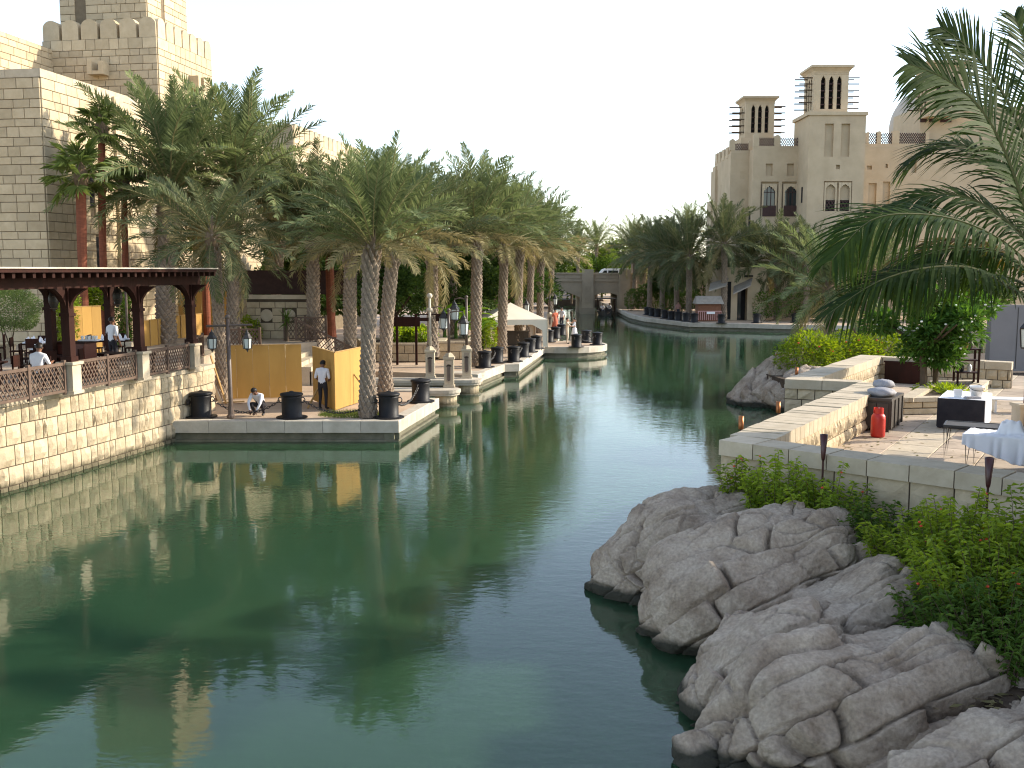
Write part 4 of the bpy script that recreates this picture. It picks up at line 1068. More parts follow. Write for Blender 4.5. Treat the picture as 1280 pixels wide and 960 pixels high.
def lamp_pillar(u, v, hp, htop, arm, label, big=False):
    p = G(u, v, ZQ); t = empty('lamp_pillar', p, 0, label, 'lamp post', 'pillar lamps on the piers')
    MB().box(-.24, .24, -.24, .24, .003, .1).box(-.20, .20, -.20, .20, .1, hp - .16).build('pedestal', M['cap'], t)
    pl = [(.11 * math.cos(R(k)), hp * .48 + (hp * .20 - .04 if math.sin(R(k)) > 0 else -hp * .24) + .11 * math.sin(R(k))) for k in range(0, 360, 20)]
    MB().extr(pl, Matrix.Translation((0, -.215, 0)), .03).build('panel', M['pave'], t)
    pl = [(x * .62, hp * .48 + (z - hp * .48) * .86) for x, z in pl]
    MB().extr(pl, Matrix.Translation((0, -.225, 0)), .03).build('inner_panel', M['bronze'], t)
    MB().box(-.12, .12, -.215, -.19, hp - .46, hp - .22).build('crest', M['pave'], t)
    MB().box(-.24, .24, -.24, .24, hp - .158, hp - .06).lathe([(.24, hp - .06), (.16, hp + .06), (.07, hp + .12)], 4).build('capital', M['cap'], t)
    MB().tube([(0, 0, hp + .1), (0, 0, htop)], [.065, .055], 10).build('pole', M['kerb'] if big else M['bronze'], t, True)
    MB().ball((0, 0, htop), .13 if big else .08).build('finial', M['kerb'] if big else M['bronze'], t, True)
    if big: MB().lathe([(.12, -.08), (.15, 0), (.12, .08)], 10, (0, 0, htop - .62)).build('collar', M['kerb'], t)
    if arm:
        z = htop - .1 if not big else htop - .55
        MB().tube([(0, 0, z), (arm * .6, 0, z + .06), (arm, 0, z)], .03, 6).build('arm', M['bronze'], t); lantern(t, (arm, 0, z - .95), 1.15)
    return t
lamp_pillar(650, 424, 1.2, 3.0, .45, 'lamp pillar between the close bollards and the gazebo')
lamp_pillar(687, 409, 1.2, 3.0, .45, 'lamp pillar beyond the gazebo beside the coral dress')
pier(576, 486, -6.9, 'nearer rounded stone pier carrying a lamp pillar over the water')
pier(603, 473.5, -6.9, 'farther rounded stone pier carrying two lamp pillars')
pier(607, 465, -3.2, 'short rounded stone pier under the promenade bollard')
lamp_pillar(561.5, 484, 1.35, 3.25, .62, 'lamp pillar with dark pole at the end of the nearer pier')
lamp_pillar(538, 472.5, 1.35, 3.75, .62, 'lamp pillar with pale pole and signboard on the farther pier', True)
lamp_pillar(583.5, 472.5, 1.4, 3.7, -.55, 'lamp pillar with slim dark pole at the tip of the farther pier')
sb = empty('signboard', D(540, 397, 45.6), 0, 'dark double signboard fixed across the pale lamp pole', 'sign')
MB().box(-.72, -.10, -.06, .0, -.16, .0).box(.16, .86, -.06, 0, -.16, .12).build('boards', M['wood'], sb)
MB().box(-.8, .9, -.03, 0, .12, .17).build('rail', M['wood'], sb)
tp = empty('timber_stand', D(518, 430, 52), 0, 'dark timber stand with board under the trees behind the planter', 'stand'); tp.location.z = ZQ
for x in (-.9, .1): MB().box(x - .06, x + .06, -.06, .06, 0, 2.6).build('post', M['wood'], tp)
MB().box(-1.1, .3, -.05, .05, 2.0, 2.5).build('board', M['wood'], tp)

# ------------------------------------------------------------------ tent
tt = empty('canopy_tent', G(650, 434, ZQ), 0, 'cream canvas gazebo with peaked roof on the promenade', 'tent')
Yt = tt.location.y; half = 2.05; zE = zat(399, Yt) - ZQ; zP = zat(379, Yt) - ZQ
tt.location = (G(650, 434, ZQ).x - .62, Yt + 1.5, ZQ); tt.rotation_euler = (0, 0, R(10))
cn = [(-half, -half), (half, -half), (half, half), (-half, half)]
mb = MB(); mb.add([(x, y, zE) for x, y in cn] + [(x * .52, y * .52, zE + (zP - zE) * .42) for x, y in cn] + [(0, 0, zP)],
                  [(i, (i + 1) % 4, 4 + (i + 1) % 4, 4 + i) for i in range(4)] + [(4 + i, 4 + (i + 1) % 4, 8) for i in range(4)]); 
mb.add([(x * 1.0, y * 1.0, zE - .015) for x, y in cn] + [(0, 0, zP - .03)], [((i + 1) % 4, i, 4) for i in range(4)])
mb.build('roof', M['canvas'], tt)
for i in range(4):
    a = Vector((*cn[i], 0)); b = Vector((*cn[(i + 1) % 4], 0)); u = (b - a).normalized(); n = Vector((u.y, -u.x, 0))
    mt = Matrix((u, -n, Vector((0, 0, 1)))).transposed().to_4x4(); mt.translation = a + Vector((0, 0, 0)) + n * .01
    MB().extr([(0, zE - .34), (2 * half, zE - .34), (2 * half, zE), (0, zE)], mt, .012).build('valance', M['canvas'], tt)
    for s in (0, 1):                                     # gathered curtains at the corners
        w0, w1 = (0, 1) if s == 0 else (2 * half, 2 * half - 1)
        pl = [(w0, .05), (w0 + (.30 if s == 0 else -.30), .05), (w0 + (.34 if s == 0 else -.34), 1.1), (w1, zE - .34), (w0, zE - .34)]
        if s: pl = pl[::-1]
        MB().extr(pl, mt, .03).build('curtain', M['canvas'], tt)
    MB().tube([a + Vector((0, 0, 0)), a + Vector((0, 0, zE))], .04, 6).build('leg', M['kerb'], tt)
# boat-bench in the tent
MB_ = MB().box(-.9, .9, -.3, .3, 0, .85); o = MB_.box(-.95, .95, -.35, .35, .853, .92).build('dark_counter', M['cabinet'], None, loc=(tt.location.x + .3, tt.location.y + .6, ZQ))
tag(o, 'dark counter standing inside the cream gazebo', 'counter')

# ------------------------------------------------------------------ van on the bridge, boat under it, kiosk
vn = empty('white_van', (D(765, 340, 133).x, 133.4, ZD_ - .55), 0, 'white van driving across the stone bridge', 'van')
prof = [(-2.3, .35), (2.2, .35), (2.25, 1.0), (2.2, 2.1), (2.05, 2.25), (-.9, 2.25), (-1.3, 2.1), (-1.9, 1.35), (-2.3, 1.15)]
MB().extr(prof, Matrix.Translation((0, -.9, 0)), 1.8).build('body', M['vanw'], vn)
for x0, x1, s0 in ((-1.62, -.7, .55), (-.55, .75, 0), (.9, 2.0, 0)):
    MB().extr([(x0, 1.35), (x1, 1.35), (x1, 1.98), (x0 + s0, 1.98)], Matrix.Translation((0, -.915, 0)), .02).build('window', M['glass'], vn)
for x in (-1.45, 1.4):
    for y in (-.85, .75):
        o = MB().lathe([(.1, 0), (.34, .0), (.36, .05), (.36, .15), (.34, .2), (.1, .2)], 16).build('wheel', M['tyre'], vn); o.location = (x, y - .05, .36); o.rotation_euler = (R(-90), 0, 0)
bt = empty('tour_boat', (D(757, 391, 127).x, 127, .05), R(90), 'dark wooden tour boat coming through the smaller bridge arch', 'boat')
mb = MB(); secs = [(-3, .5, .6), (-2, .95, .5), (0, 1.15, .45), (2, .95, .55), (3.2, .25, .95)]
vs = []
for x, w_, hz_ in secs: vs += [(x, -w_, hz_), (x, -w_ * .75, -.1), (x, 0, -.3), (x, w_ * .75, -.1), (x, w_, hz_), (x, w_ * .85, hz_ - .02), (x, 0, .12), (x, -w_ * .85, hz_ - .02)]
fs = [(8 * i + k, 8 * i + (k + 1) % 8, 8 * i + 8 + (k + 1) % 8, 8 * i + 8 + k) for i in range(4) for k in range(8)] + [tuple(range(7, -1, -1)), tuple(range(32, 40))]
mb.add(vs, fs).build('hull', M['cabinet'], bt)
MB().prism([(-2.4, -1.1), (1.9, -1.1), (1.9, 1.1), (-2.4, 1.1)], 2.0, 2.1).build('canopy', M['cabinet'], bt)
for x in (-2.2, 1.7):
    for y in (-.9, .9): MB().tube([(x, y, .4), (x, y, 2.0)], .04, 6).build('canopy_post', M['wood'], bt)
ks = empty('brick_kiosk', G(887, 401.5, ZQ), 0, 'small brick-red kiosk with pale roof and barred front', 'kiosk')
W = 31 / FPX * ks.location.y; zr = zat(380, ks.location.y) - ZQ; zt_ = zat(371.5, ks.location.y) - ZQ
MB().box(-W / 2 + .1, W / 2 - .1, .1, 1.7, 0, zr).build('wall', M['brick'], ks)
MB().add([(-W / 2 - .15, -.2, zr + .002), (W / 2 + .15, -.2, zr + .002), (W / 2 + .15, 2, zr + .002), (-W / 2 - .15, 2, zr + .002), (-W / 2, .7, zt_ + .1), (W / 2, .7, zt_ + .1), (W / 2, 1.1, zt_ + .1), (-W / 2, 1.1, zt_ + .1)],
         [(3, 2, 1, 0), (4, 5, 6, 7), (0, 1, 5, 4), (1, 2, 6, 5), (2, 3, 7, 6), (3, 0, 4, 7)]).build('roof', M['slate'], ks)
for k in range(12):
    x = -W / 2 + .1 + (W - .2) * k / 11; MB().box(x - .035, x + .035, .0, .06, .1, zr * .55).build('bar', M['pink_cloth'], ks)
MB().box(-W / 2 + .05, W / 2 - .05, -.01, .07, zr * .55, zr * .6).build('bar_rail', M['pink_cloth'], ks)
MB().box(-.3, .5, -.03, -.015, zr * .42, zr * .55).build('notice', M['plastic'], ks)

# ------------------------------------------------------------------ restaurant furniture under the pergola
def chair_proto():
    t = empty('dining_chair', (0, 0, 0))
    MB().box(-.23, .23, -.22, .22, .43, .47).build('seat', M['wood'], t); MB().box(-.22, .22, .19, .22, .62, .95).build('backrest', M['wood'], t)
    for x in (-.2, .2):
        for y in (-.19, .19): MB().box(x - .02, x + .02, y - .02, y + .02, 0, .43 if y < 0 else .95).build('leg', M['wood'], t)
    return t
def table_proto():
    t = empty('dining_table', (0, 0, 0))
    MB().box(-.5, .5, -.5, .5, .70, .75).build('tabletop', M['wood'], t)
    MB().lathe([(.28, 0), (.28, .03), (.05, .06), (.045, .7)], 10).build('pedestal_leg', M['iron'], t)
    return t
ch0, tb0 = chair_proto(), table_proto(); nt_ = nc_ = 0
setm = MB().box(-.24, .24, -.16, .16, 0, .03).lathe([(.04, .03), (.07, .08), (.02, .22)], 6, (.1, 0, 0)).lathe([(.04, .03), (.06, .06), (.02, .18)], 6, (-.1, .03, 0)).mesh('napkin_setting', M['white'])
spots = [(-15.0, 28.3), (-16.8, 30.6), (-15.4, 33.2), (-18.6, 33.4), (-17.2, 36.2), (-20.0, 37.4), (-15.0, 37.6), (-14.2, 30.8)]
WH = ['beside the white-shirted diner', 'between the pergola posts', 'beside the red-brown cabinet', 'close to the topiary ball', 'in front of the green hedge', 'in the open behind the topiary ball', 'in front of the ochre screen', 'next to the lattice railing']
for i, (x, y) in enumerate(spots):
    t = tb0 if nt_ == 0 else copy_tree(tb0); nt_ += 1; t.location = (x, y, ZT); t.rotation_euler = (0, 0, R(12)); tag(t, 'square dark dining table ' + WH[i], 'table', 'dining tables under the pergola')
    for k in range(4):
        c = ch0 if nc_ == 0 else copy_tree(ch0); nc_ += 1; a = R(12 + 90 * k + random.uniform(-9, 9)); c.location = (x + .68 * math.sin(a) * 1.0, y - .68 * math.cos(a), ZT); c.rotation_euler = (0, 0, a + R(180))
        tag(c, 'dark wooden chair at the dining table ' + WH[i], 'chair', 'dining chairs under the pergola')
    if i not in (0, 7):
        for (dx, dy) in ((-.25, -.2), (.25, .25), (-.28, .27), (.27, -.25)):
            o = link('napkin_setting', setm, None, (x + dx, y + dy, ZT + .752)); o.rotation_euler = (0, 0, R(30) * i + dx); tag(o, 'white napkins and glasses on the table ' + WH[i], 'place setting', 'white place settings')
cb = empty('wooden_cabinet', (D(95, 430, 31.4).x, 31.4, ZT), R(-14), 'red-brown wooden sideboard cabinet under the pergola', 'cabinet')
MB().box(-.52, .52, -.3, .3, 0, 1.08).build('carcass', M['wood_red'], cb); MB().box(-.56, .56, -.34, .34, 1.083, 1.13).build('top', M['wood'], cb)
for s in (-1, 1):
    d_ = MB().box(s * .26 - .24, s * .26 + .24, -.325, -.302, .06, 1.02).build('door', M['wood_red'], cb); MB().ball((s * .06, -.34, .55), .02, 6, 4).build('knob', M['iron'], d_)
o = empty('glass_tray', (cb.location.x + .3, 31.7, ZT + 1.13), 0, 'white tray of glassware on the red-brown cabinet', 'tray')
MB().box(-.3, .3, -.18, .18, .002, .04).build('tray', M['white'], o)
for k in range(5): MB().lathe([(.04, .04), (.05, .16)], 8, (-.22 + .11 * k, .03 * (k % 2), 0)).build('glass', M['plastic'], o)
sv = empty('dark_service_table', (D(140, 440, 31.5).x + .1, 32.2, ZT), R(-12), 'dark low service table beside the standing waiter', 'table')
MB().box(-.9, .9, -.45, .45, .62, .70).build('top', M['wood'], sv)
for x in (-.8, .8):
    for y in (-.38, .38): MB().box(x - .04, x + .04, y - .04, y + .04, 0, .62).build('leg', M['wood'], sv)

pk_ = empty('leaning_planks', G(272, 505, ZQ), 0, 'pale planks and pole leaning against the end of the stone wall', 'planks')
MB().bar((-.35, .5, 1.75), (.35, -.1, .03), .05, .05).build('pole', M['plywood_edge'], pk_); MB().bar((-.5, .45, 1.3), (.15, -.05, .02), .03, .2).build('plank', M['kerb'], pk_)
MB().bar((.0, .1, .03), (.9, .35, .05), .16, .03).build('plank', M['plywood_edge'], pk_)
# ------------------------------------------------------------------ palms
def pinnate(curve, n, llen, wid, rr, up0=(0, 0, 1), r0=.035, sweep=.7, vee=.35, sag=.1, start=.12, plume=.25, mb=None, seg=2):
    """a feather frond along a curve: stalk plus two rows of narrow bent leaflets"""
    mb = mb or MB(); pts = [Vector(p) for p in curve]; m = len(pts)
    mb.cur = 0
    mb.tube(pts, [r0 * (1 - .85 * i / (m - 1)) for i in range(m)], 4, caps=False)
    mb.cur = 1
    up0 = Vector(up0)
    for k in range(n):
        f = start + (1 - start) * (k + rr.random() * .6) / n; x = f * (m - 1); i = min(int(x), m - 2); t = x - i
        p = pts[i].lerp(pts[i + 1], t); tg = (pts[i + 1] - pts[i]).normalized()
        sd = tg.cross(up0)
        sd = sd.normalized() if sd.length > .05 else Vector((0, 1, 0))
        up = sd.cross(tg)
        prof = min(1, .35 + 2.6 * (f - start)) * min(1, .22 + 2.2 * (1 - f) ** .8)
        for s in (-1, 1):
            l = llen * prof * rr.uniform(.85, 1.1); sw = sweep + .5 * f + rr.uniform(-.12, .12); ve = vee + rr.uniform(-plume, plume)
            d = (sd * s + tg * sw + up * ve).normalized()
            wv = (tg * 1.0 - d * d.dot(tg)).normalized() * wid * .5
            if seg == 2:
                mid = p + d * l * .5 + Vector((0, 0, -sag * l * .18)); tip = p + d * l + Vector((0, 0, -sag * l))
                mb.add([p - wv * .6, p + wv * .6, mid + wv, mid - wv, tip], [(0, 1, 2, 3), (3, 2, 4)])
            else:
                vs = []; fs = []; sg = sag * rr.uniform(.5, 1.5)
                for j in range(seg):
                    q = j / seg; c = p + d * l * q * (1 - .12 * sg * q) + Vector((0, 0, -sg * l * .8 * q ** 2.2)); ww = wv * (.55 + .6 * math.sin(math.pi * (.12 + .8 * q))) * (1 - .35 * q)
                    vs += [c - ww, c + ww]
                vs.append(p + d * l * (1 - .12 * sg) + Vector((0, 0, -sg * l * .8)))
                fs = [(2 * j, 2 * j + 1, 2 * j + 3, 2 * j + 2) for j in range(seg - 1)] + [(2 * seg - 2, 2 * seg - 1, 2 * seg)]
                mb.add(vs, fs)
    return mb
def arc(L, droop, m=9, side=0):
    """curve leaving along +x and bending down by droop degrees in all"""
    pts = [Vector((0, 0, 0))]; st = L / (m - 1)
    for i in range(m - 1):
        f = (i + .5) / (m - 1); a = -R(droop) * f ** 1.6; b = R(side) * f * f
        pts.append(pts[-1] + Vector((math.cos(a) * math.cos(b), math.cos(a) * math.sin(b), math.sin(a))) * st)
    return pts
FR = {}
for leaf in ('date', 'date_old', 'date_dk'):
    FR[leaf] = []
    for di, droop in enumerate((10, 28, 48, 68)):
        for sd in (0, 1):
            rr = random.Random(11 * di + sd)
            mb = pinnate(arc(3.6, droop, 9, rr.uniform(-25, 25)), 62, .54, .042, rr, vee=.45 - .08 * di, sag=.06 + .06 * di, plume=.65)
            FR[leaf].append(mb.mesh('frond', [M['rachis'], M[leaf]]))
def trunk_mesh(h, r, lean, seed, red=False, boots=True):
    rr = random.Random(seed); mb = MB(); n = 12; rows = max(6, int(h / .35))
    def axis(f): return Vector((lean[0] * f * f, lean[1] * f * f, h * f))
    def rad(f): return r * (1.18 - .25 * min(1, f * 6) if f < .17 else .93) * (1 + .05 * math.sin(f * 9 + seed))
    mb.tube([axis(i / rows) for i in range(rows + 1)], [rad(i / rows) for i in range(rows + 1)], n)
    if not red:
        mb.cur = 1; dz = .17; k = 9; row = 0; z = .1
        while z < h - .05:
            f = z / h; c = axis(f); q = rad(f); top = f > .82
            for j in range(k):
                a = 2 * math.pi * (j + .5 * (row % 2)) / k + row * .05
                o = Vector((math.cos(a), math.sin(a), 0)); s = Vector((-o.y, o.x, 0)); w_ = q * math.pi / k * .95
                out = (.045 + .03 * rr.random()) * (r / .24) * (2.0 if top else 1); hh = dz * (1.15 if not top else 1.9)
                b = c + o * (q - .012)
                mb.add([b - s * w_ + Vector((0, 0, dz * .1)), b + s * w_ + Vector((0, 0, dz * .1)), b + Vector((0, 0, -dz * .75)), b + o * out + s * w_ * .35 + Vector((0, 0, hh * .55)), b + o * out - s * w_ * .35 + Vector((0, 0, hh * .55)), b + Vector((0, 0, hh))],
                       [(2, 1, 3), (2, 3, 4), (2, 4, 0), (1, 5, 3), (3, 5, 4), (4, 5, 0)])
            z += dz; row += 1
    return mb.mesh('trunk', [M['redtrunk'] if red else M['trunk'], M['boss']]), axis(1.0)
heart = MB().lathe([(.02, -.75), (.24, -.55), (.30, -.2), (.27, .1), (.12, .5), (.02, .8)], 10)
heartm = heart.mesh('crown', M['fibre'], True)
def date_palm(base, h, label, n=46, L=1.0, r=.24, lean=(0, 0), leaf='date', seed=1, emin=6, emax=88, group='date palms', old=.16, r_top=1.0, dead=0):
    rr = random.Random(seed * 7 + 3)
    t = empty('date_palm', base, 0, label, 'palm tree', group)
    me, top = trunk_mesh(h, r, lean, seed); link('trunk', me, t)
    cr = link('crown', heartm, t, top); 
    for i in range(n):
        f = (i + .5) / n; az = i * 2.39996 + rr.uniform(-.25, .25)
        el = emax - (emax - emin) * f ** 1.12 + rr.uniform(-7, 7)
        di = 0 if f < .2 else (1 if f < .5 else (2 if f < .8 else 3)); di = max(0, min(3, di + rr.choice((-1, 0, 0, 1))))
        lf = leaf if f < 1 - old or leaf == 'date_dk' and rr.random() < .6 else 'date_old'
        me = FR[lf][di * 2 + rr.randrange(2)]; s = L * rr.uniform(.86, 1.1) * (.82 if f < .12 else (1 if f < .75 else .86))
        mt = Matrix.Rotation(az, 4, 'Z') @ Matrix.Translation((.14, 0, .25 - .45 * f)) @ Matrix.Rotation(R(-el), 4, 'Y') @ Matrix.Rotation(rr.uniform(-.5, .5), 4, 'X') @ Matrix.Diagonal((s, s, s, 1))
        link('frond', me, cr, mtx=mt)
    for i in range(dead):
        az = rr.uniform(0, 6.28); s = L * rr.uniform(.6, .8)
        link('dead_frond', FR['date_old'][4 + rr.randrange(4)], cr, mtx=Matrix.Rotation(az, 4, 'Z') @ Matrix.Translation((.16, 0, -.3)) @ Matrix.Rotation(R(rr.uniform(42, 70)), 4, 'Y') @ Matrix.Diagonal((s, s, s, 1)))
    return t
def at_px(u, v, z): return G(u, v, z)
def palm_px(ub, vb, zb, uc, vc, label, Y=None, **k):
    """trunk foot at (ub, vb) on level zb (or at depth Y), crown centre over pixel (uc, vc)"""
    b = G(ub, vb, zb) if Y is None else Vector((D(ub, 400, Y).x, Y, zb))
    c = D(uc, vc, b.y); return date_palm(b, c.z - b.z, label, lean=(c.x - b.x, 0), **k)
palm_px(460, 521, ZQ, 466, 306, 'date palm with ringed trunk leaning over the platform corner bollard', n=66, L=.94, r=.25, seed=1)
palm_px(482, 492, ZQ, 494, 304, 'date palm close behind the platform corner palm, its twin', n=66, L=1.06, r=.25, seed=2)
palm_px(595, 457, ZQ, 597, 296, 'date palm at the promenade edge beside the last lamp pier', n=52, L=1.2, r=.27, seed=3)
palm_px(628, 441, ZQ, 631, 308, 'date palm in front of the cream gazebo', n=50, L=1.25, r=.26, seed=4, dead=2)
palm_px(648, 431, ZQ, 650, 310, 'date palm at the near corner of the gazebo', n=48, L=1.25, r=.25, seed=5, dead=1)
palm_px(662, 422, ZQ, 665, 312, 'date palm just beyond the gazebo', n=46, L=1.25, r=.24, seed=6)
palm_px(675, 416, ZQ, 676, 318, 'date palm behind the standing couple with hanging straw-coloured fronds', n=46, L=1.3, r=.27, seed=7, dead=4, old=.4)
palm_px(688, 404, ZQ, 690, 322, 'last date palm of the promenade row before the bridge', n=42, L=1.25, r=.25, seed=8, leaf='date_dk')
palm_px(541, 446, ZQ + .8, 540, 310, 'date palm growing in the long stone planter', n=46, L=1.1, r=.26, seed=9, dead=3, leaf='date_dk')
palm_px(437, 440, ZQ, 438, 308, 'date palm behind the folded ochre hoarding', Y=47.5, n=44, L=1.1, r=.29, seed=10, dead=3, leaf='date_dk')
palm_px(392, 420, ZT, 391, 292, 'date palm with smooth brown trunk at the head of the steps', Y=48.5, n=44, L=1.15, r=.30, seed=11, dead=2, leaf='date_dk')
palm_px(207, 430, ZT, 214, 238, 'thick-trunked tall date palm in front of the fortress wall', Y=46, n=76, L=1.45, r=.40, seed=12, dead=3, emin=-22)
palm_px(291, 430, ZT, 297, 232, 'tall date palm rising behind the ochre board fence', Y=47.5, n=74, L=1.42, r=.27, seed=13, dead=4, emin=-30)
palm_px(278, 499, ZQ, 266, 296, 'slender date palm beside the long ochre hoarding and stone wall', n=44, L=.95, r=.21, seed=14, leaf='date_dk', emin=-48, emax=60)
palm_px(345, 430, ZT, 352, 290, 'leafy date palm between the fortress and the panelled wall', Y=56, n=60, L=1.15, r=.28, seed=15, dead=3)
palm_px(480, 430, ZQ, 478, 284, 'date palm set back under the dark trees', Y=62, n=46, L=1.1, r=.26, seed=16, leaf='date_dk')
palm_px(566, 430, ZQ, 568, 290, 'date palm rising behind the banana plants', Y=66, n=46, L=1.1, r=.26, seed=17)
palm_px(620, 430, ZQ, 622, 290, 'tall date palm behind the gazebo', Y=80, n=46, L=1.2, r=.26, seed=18)
palm_px(655, 420, ZQ, 660, 298, 'date palm far behind the gazebo roof', Y=96, n=42, L=1.2, r=.26, seed=19)
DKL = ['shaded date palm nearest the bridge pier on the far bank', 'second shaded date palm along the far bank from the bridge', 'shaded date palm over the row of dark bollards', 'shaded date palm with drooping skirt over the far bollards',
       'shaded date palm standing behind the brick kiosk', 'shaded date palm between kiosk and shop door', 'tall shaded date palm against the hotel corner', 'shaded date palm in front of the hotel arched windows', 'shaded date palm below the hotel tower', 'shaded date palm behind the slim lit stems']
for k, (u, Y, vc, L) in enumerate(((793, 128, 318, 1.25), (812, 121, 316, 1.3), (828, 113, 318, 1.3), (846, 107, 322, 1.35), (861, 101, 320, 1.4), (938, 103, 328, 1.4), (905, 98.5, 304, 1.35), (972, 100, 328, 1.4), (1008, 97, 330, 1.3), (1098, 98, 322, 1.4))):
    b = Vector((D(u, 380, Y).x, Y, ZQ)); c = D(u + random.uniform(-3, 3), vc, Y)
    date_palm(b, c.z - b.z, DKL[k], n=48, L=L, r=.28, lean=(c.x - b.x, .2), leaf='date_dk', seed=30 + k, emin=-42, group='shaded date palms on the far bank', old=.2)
for k, (u, Y, vc, lb) in enumerate(((745, 165, 308, 'feathery palm crown showing over the bridge parapet'), (722, 150, 316, 'bushy palm just behind the bridge above the wide arch'), (858, 150, 292, 'distant palm crown rising behind the shaded row'), (790, 160, 306, 'distant palm between the tan roof and the shaded row'))):
    b = Vector((D(u, 380, Y).x, Y, ZQ)); c = D(u, vc, Y); date_palm(b, c.z - b.z, lb, n=34, L=1.35, seed=60 + k, leaf='date', group='distant palms')
# young palm behind the wall, with slim stems
palm_px(1038, 455, 1.25, 1036, 362, 'young green palm rising out of the lime hedge behind the terrace wall', Y=46, n=44, L=1.0, r=.22, seed=21, emin=-40, emax=82, old=.12, group='palms by the terrace')
palm_px(1069, 455, 1.25, 1072, 352, 'slim-stemmed young palm with ochre-lit stem in the lime hedge', Y=46.5, n=16, L=.75, r=.12, seed=22, group='palms by the terrace')
palm_px(1081, 455, 1.25, 1090, 346, 'second slim-stemmed palm leaning out of the lime hedge', Y=45.5, n=16, L=.8, r=.12, seed=23, group='palms by the terrace')
# small dracaena-like palm at the steps
# fan palms with rust-red trunks
def fan_mesh(seed, r=.62, pet=.8):
    rr = random.Random(seed); mb = MB(); mb.cur = 0; mb.tube([(0, 0, 0), (pet * .5, 0, .03), (pet, 0, 0)], [.025, .018, .014], 4); mb.cur = 1
    n = 18
    for k in range(n):
        a = R(-150 + 300 * k / (n - 1)); l = r * (.75 + .25 * math.cos(a)) * rr.uniform(.92, 1.06); w_ = .038
        d = Vector((math.cos(a), math.sin(a), .1)); s = Vector((-d.y, d.x, 0)) * w_; p = Vector((pet, 0, 0))
        mid = p + d * l * .55 + Vector((0, 0, -.02)); tip = p + d * l + Vector((0, 0, -.22 * rr.random() - .1))
        mb.add([p, mid + s, tip, mid - s], [(0, 1, 2), (0, 2, 3)])
    return mb.mesh('fan_leaf', [M['rachis'], M['fan']])
FAN = [fan_mesh(k) for k in range(3)]
def fan_palm(u, Y, vc, label, n=30, r=.19, s=1.0, seed=1, z0=ZT):
    rr = random.Random(seed); b = Vector((D(u, 350, Y).x, Y, z0)); c = D(u - 2, vc, Y)
    t = empty('fan_palm', b, 0, label, 'palm tree', 'fan palms with red trunks')
    me, top = trunk_mesh(c.z - z0, r, (c.x - b.x, 0), seed, True); link('trunk', me, t)
    cr = link('crown', heartm, t, top)
    for i in range(n):
        f = (i + .5) / n; az = i * 2.39996; el = 80 - 125 * f + rr.uniform(-8, 8); q = s * rr.uniform(.85, 1.15)
        link('fan_leaf', FAN[rr.randrange(3)], cr, mtx=Matrix.Rotation(az, 4, 'Z') @ Matrix.Rotation(R(-el), 4, 'Y') @ Matrix.Diagonal((q, q, q, 1)))
fan_palm(103, 42.5, 218, 'fan palm with stout rust-red trunk against the lit fortress wall', 26, .21, 1.15, 1)
fan_palm(129, 44.5, 160, 'tallest fan palm against the lit fortress wall', 22, .17, .9, 2)
fan_palm(157, 46.0, 232, 'slim red-trunked fan palm beside the thick date palm', 26, .15, .95, 3)
fan_palm(413, 50, 300, 'rust-red palm trunk between the palms at the head of the steps', 24, .23, 1.0, 4)
fan_palm(257, 52, 300, 'orange-red palm trunk behind the sunlit ochre fence', 24, .20, 1.0, 5)

# coconut palm at the edge of the terrace, fronds reaching into the view
cc = D(1336, 400, 16.6)
ck = empty('coconut_palm', (cc.x, cc.y, 1.45), 0, 'coconut palm whose long dark fronds hang over the terrace', 'palm tree', 'palms by the terrace')
KO = Vector((cc.x, cc.y, 1.45)); me, top = trunk_mesh(cc.z - 1.45, .20, (0, 0), 5, False); link('trunk', me, ck); crn = link('crown', heartm, ck, top)
def smooth_curve(ctrl, m=26):
    out = []; n = len(ctrl)
    for i in range(m):
        x = i / (m - 1) * (n - 1); k = min(int(x), n - 2); t = x - k
        p0, p1, p2, p3 = ctrl[max(k - 1, 0)], ctrl[k], ctrl[k + 1], ctrl[min(k + 2, n - 1)]
        out.append(.5 * ((2 * p1) + (p2 - p0) * t + (2 * p0 - 5 * p1 + 4 * p2 - p3) * t * t + (3 * p1 - p0 - 3 * p2 + p3) * t ** 3))
    return out
def coco(ctrl, n, ll, wid=.045, up=(0, 0, 1), sag=.5, vee=.1, leaf='coco', seed=1, sweep=.75, plume=.18):
    ct = [KO + Vector((0, 0, cc.z - 1.45))] + [D(*p) for p in ctrl]
    cv = [p - KO - top for p in smooth_curve(ct)]
    mb = pinnate(cv, n, ll, wid, random.Random(seed), up, .04, sweep, vee, sag, .2, plume, seg=4)
    mb.build('frond', [M['coco_stalk'], M[leaf]], crn)
coco([(1290, 285, 16.4), (1256, 190, 16.3), (1222, 132, 16.2), (1180, 98, 16.1), (1136, 80, 16.0)], 85, 1.35, wid=.044, sag=.35, seed=1, up=(.35, -1, .5))
coco([(1300, 250, 17.0), (1275, 160, 17.1), (1240, 95, 17.2), (1205, 55, 17.3), (1176, 34, 17.3)], 70, .95, wid=.04, sag=.15, seed=2, up=(.2, -1, .3))
coco([(1275, 320, 16.2), (1215, 282, 15.9), (1150, 268, 15.6), (1088, 276, 15.4), (1040, 325, 15.2)], 91, 1.3, wid=.044, sag=.6, seed=3, up=(0, -.45, 1))
coco([(1283, 372, 16.0), (1225, 338, 15.4), (1165, 334, 15.0), (1098, 352, 14.7), (1036, 392, 14.6)], 85, 1.1, wid=.044, sag=.6, seed=4, up=(0, -.2, 1), leaf='coco')
coco([(1290, 345, 17.2), (1238, 306, 17.6), (1175, 300, 18.0), (1120, 322, 18.3), (1075, 372, 18.5)], 78, 1.1, wid=.044, sag=.7, seed=5, up=(0, .1, 1), leaf='coco_old')
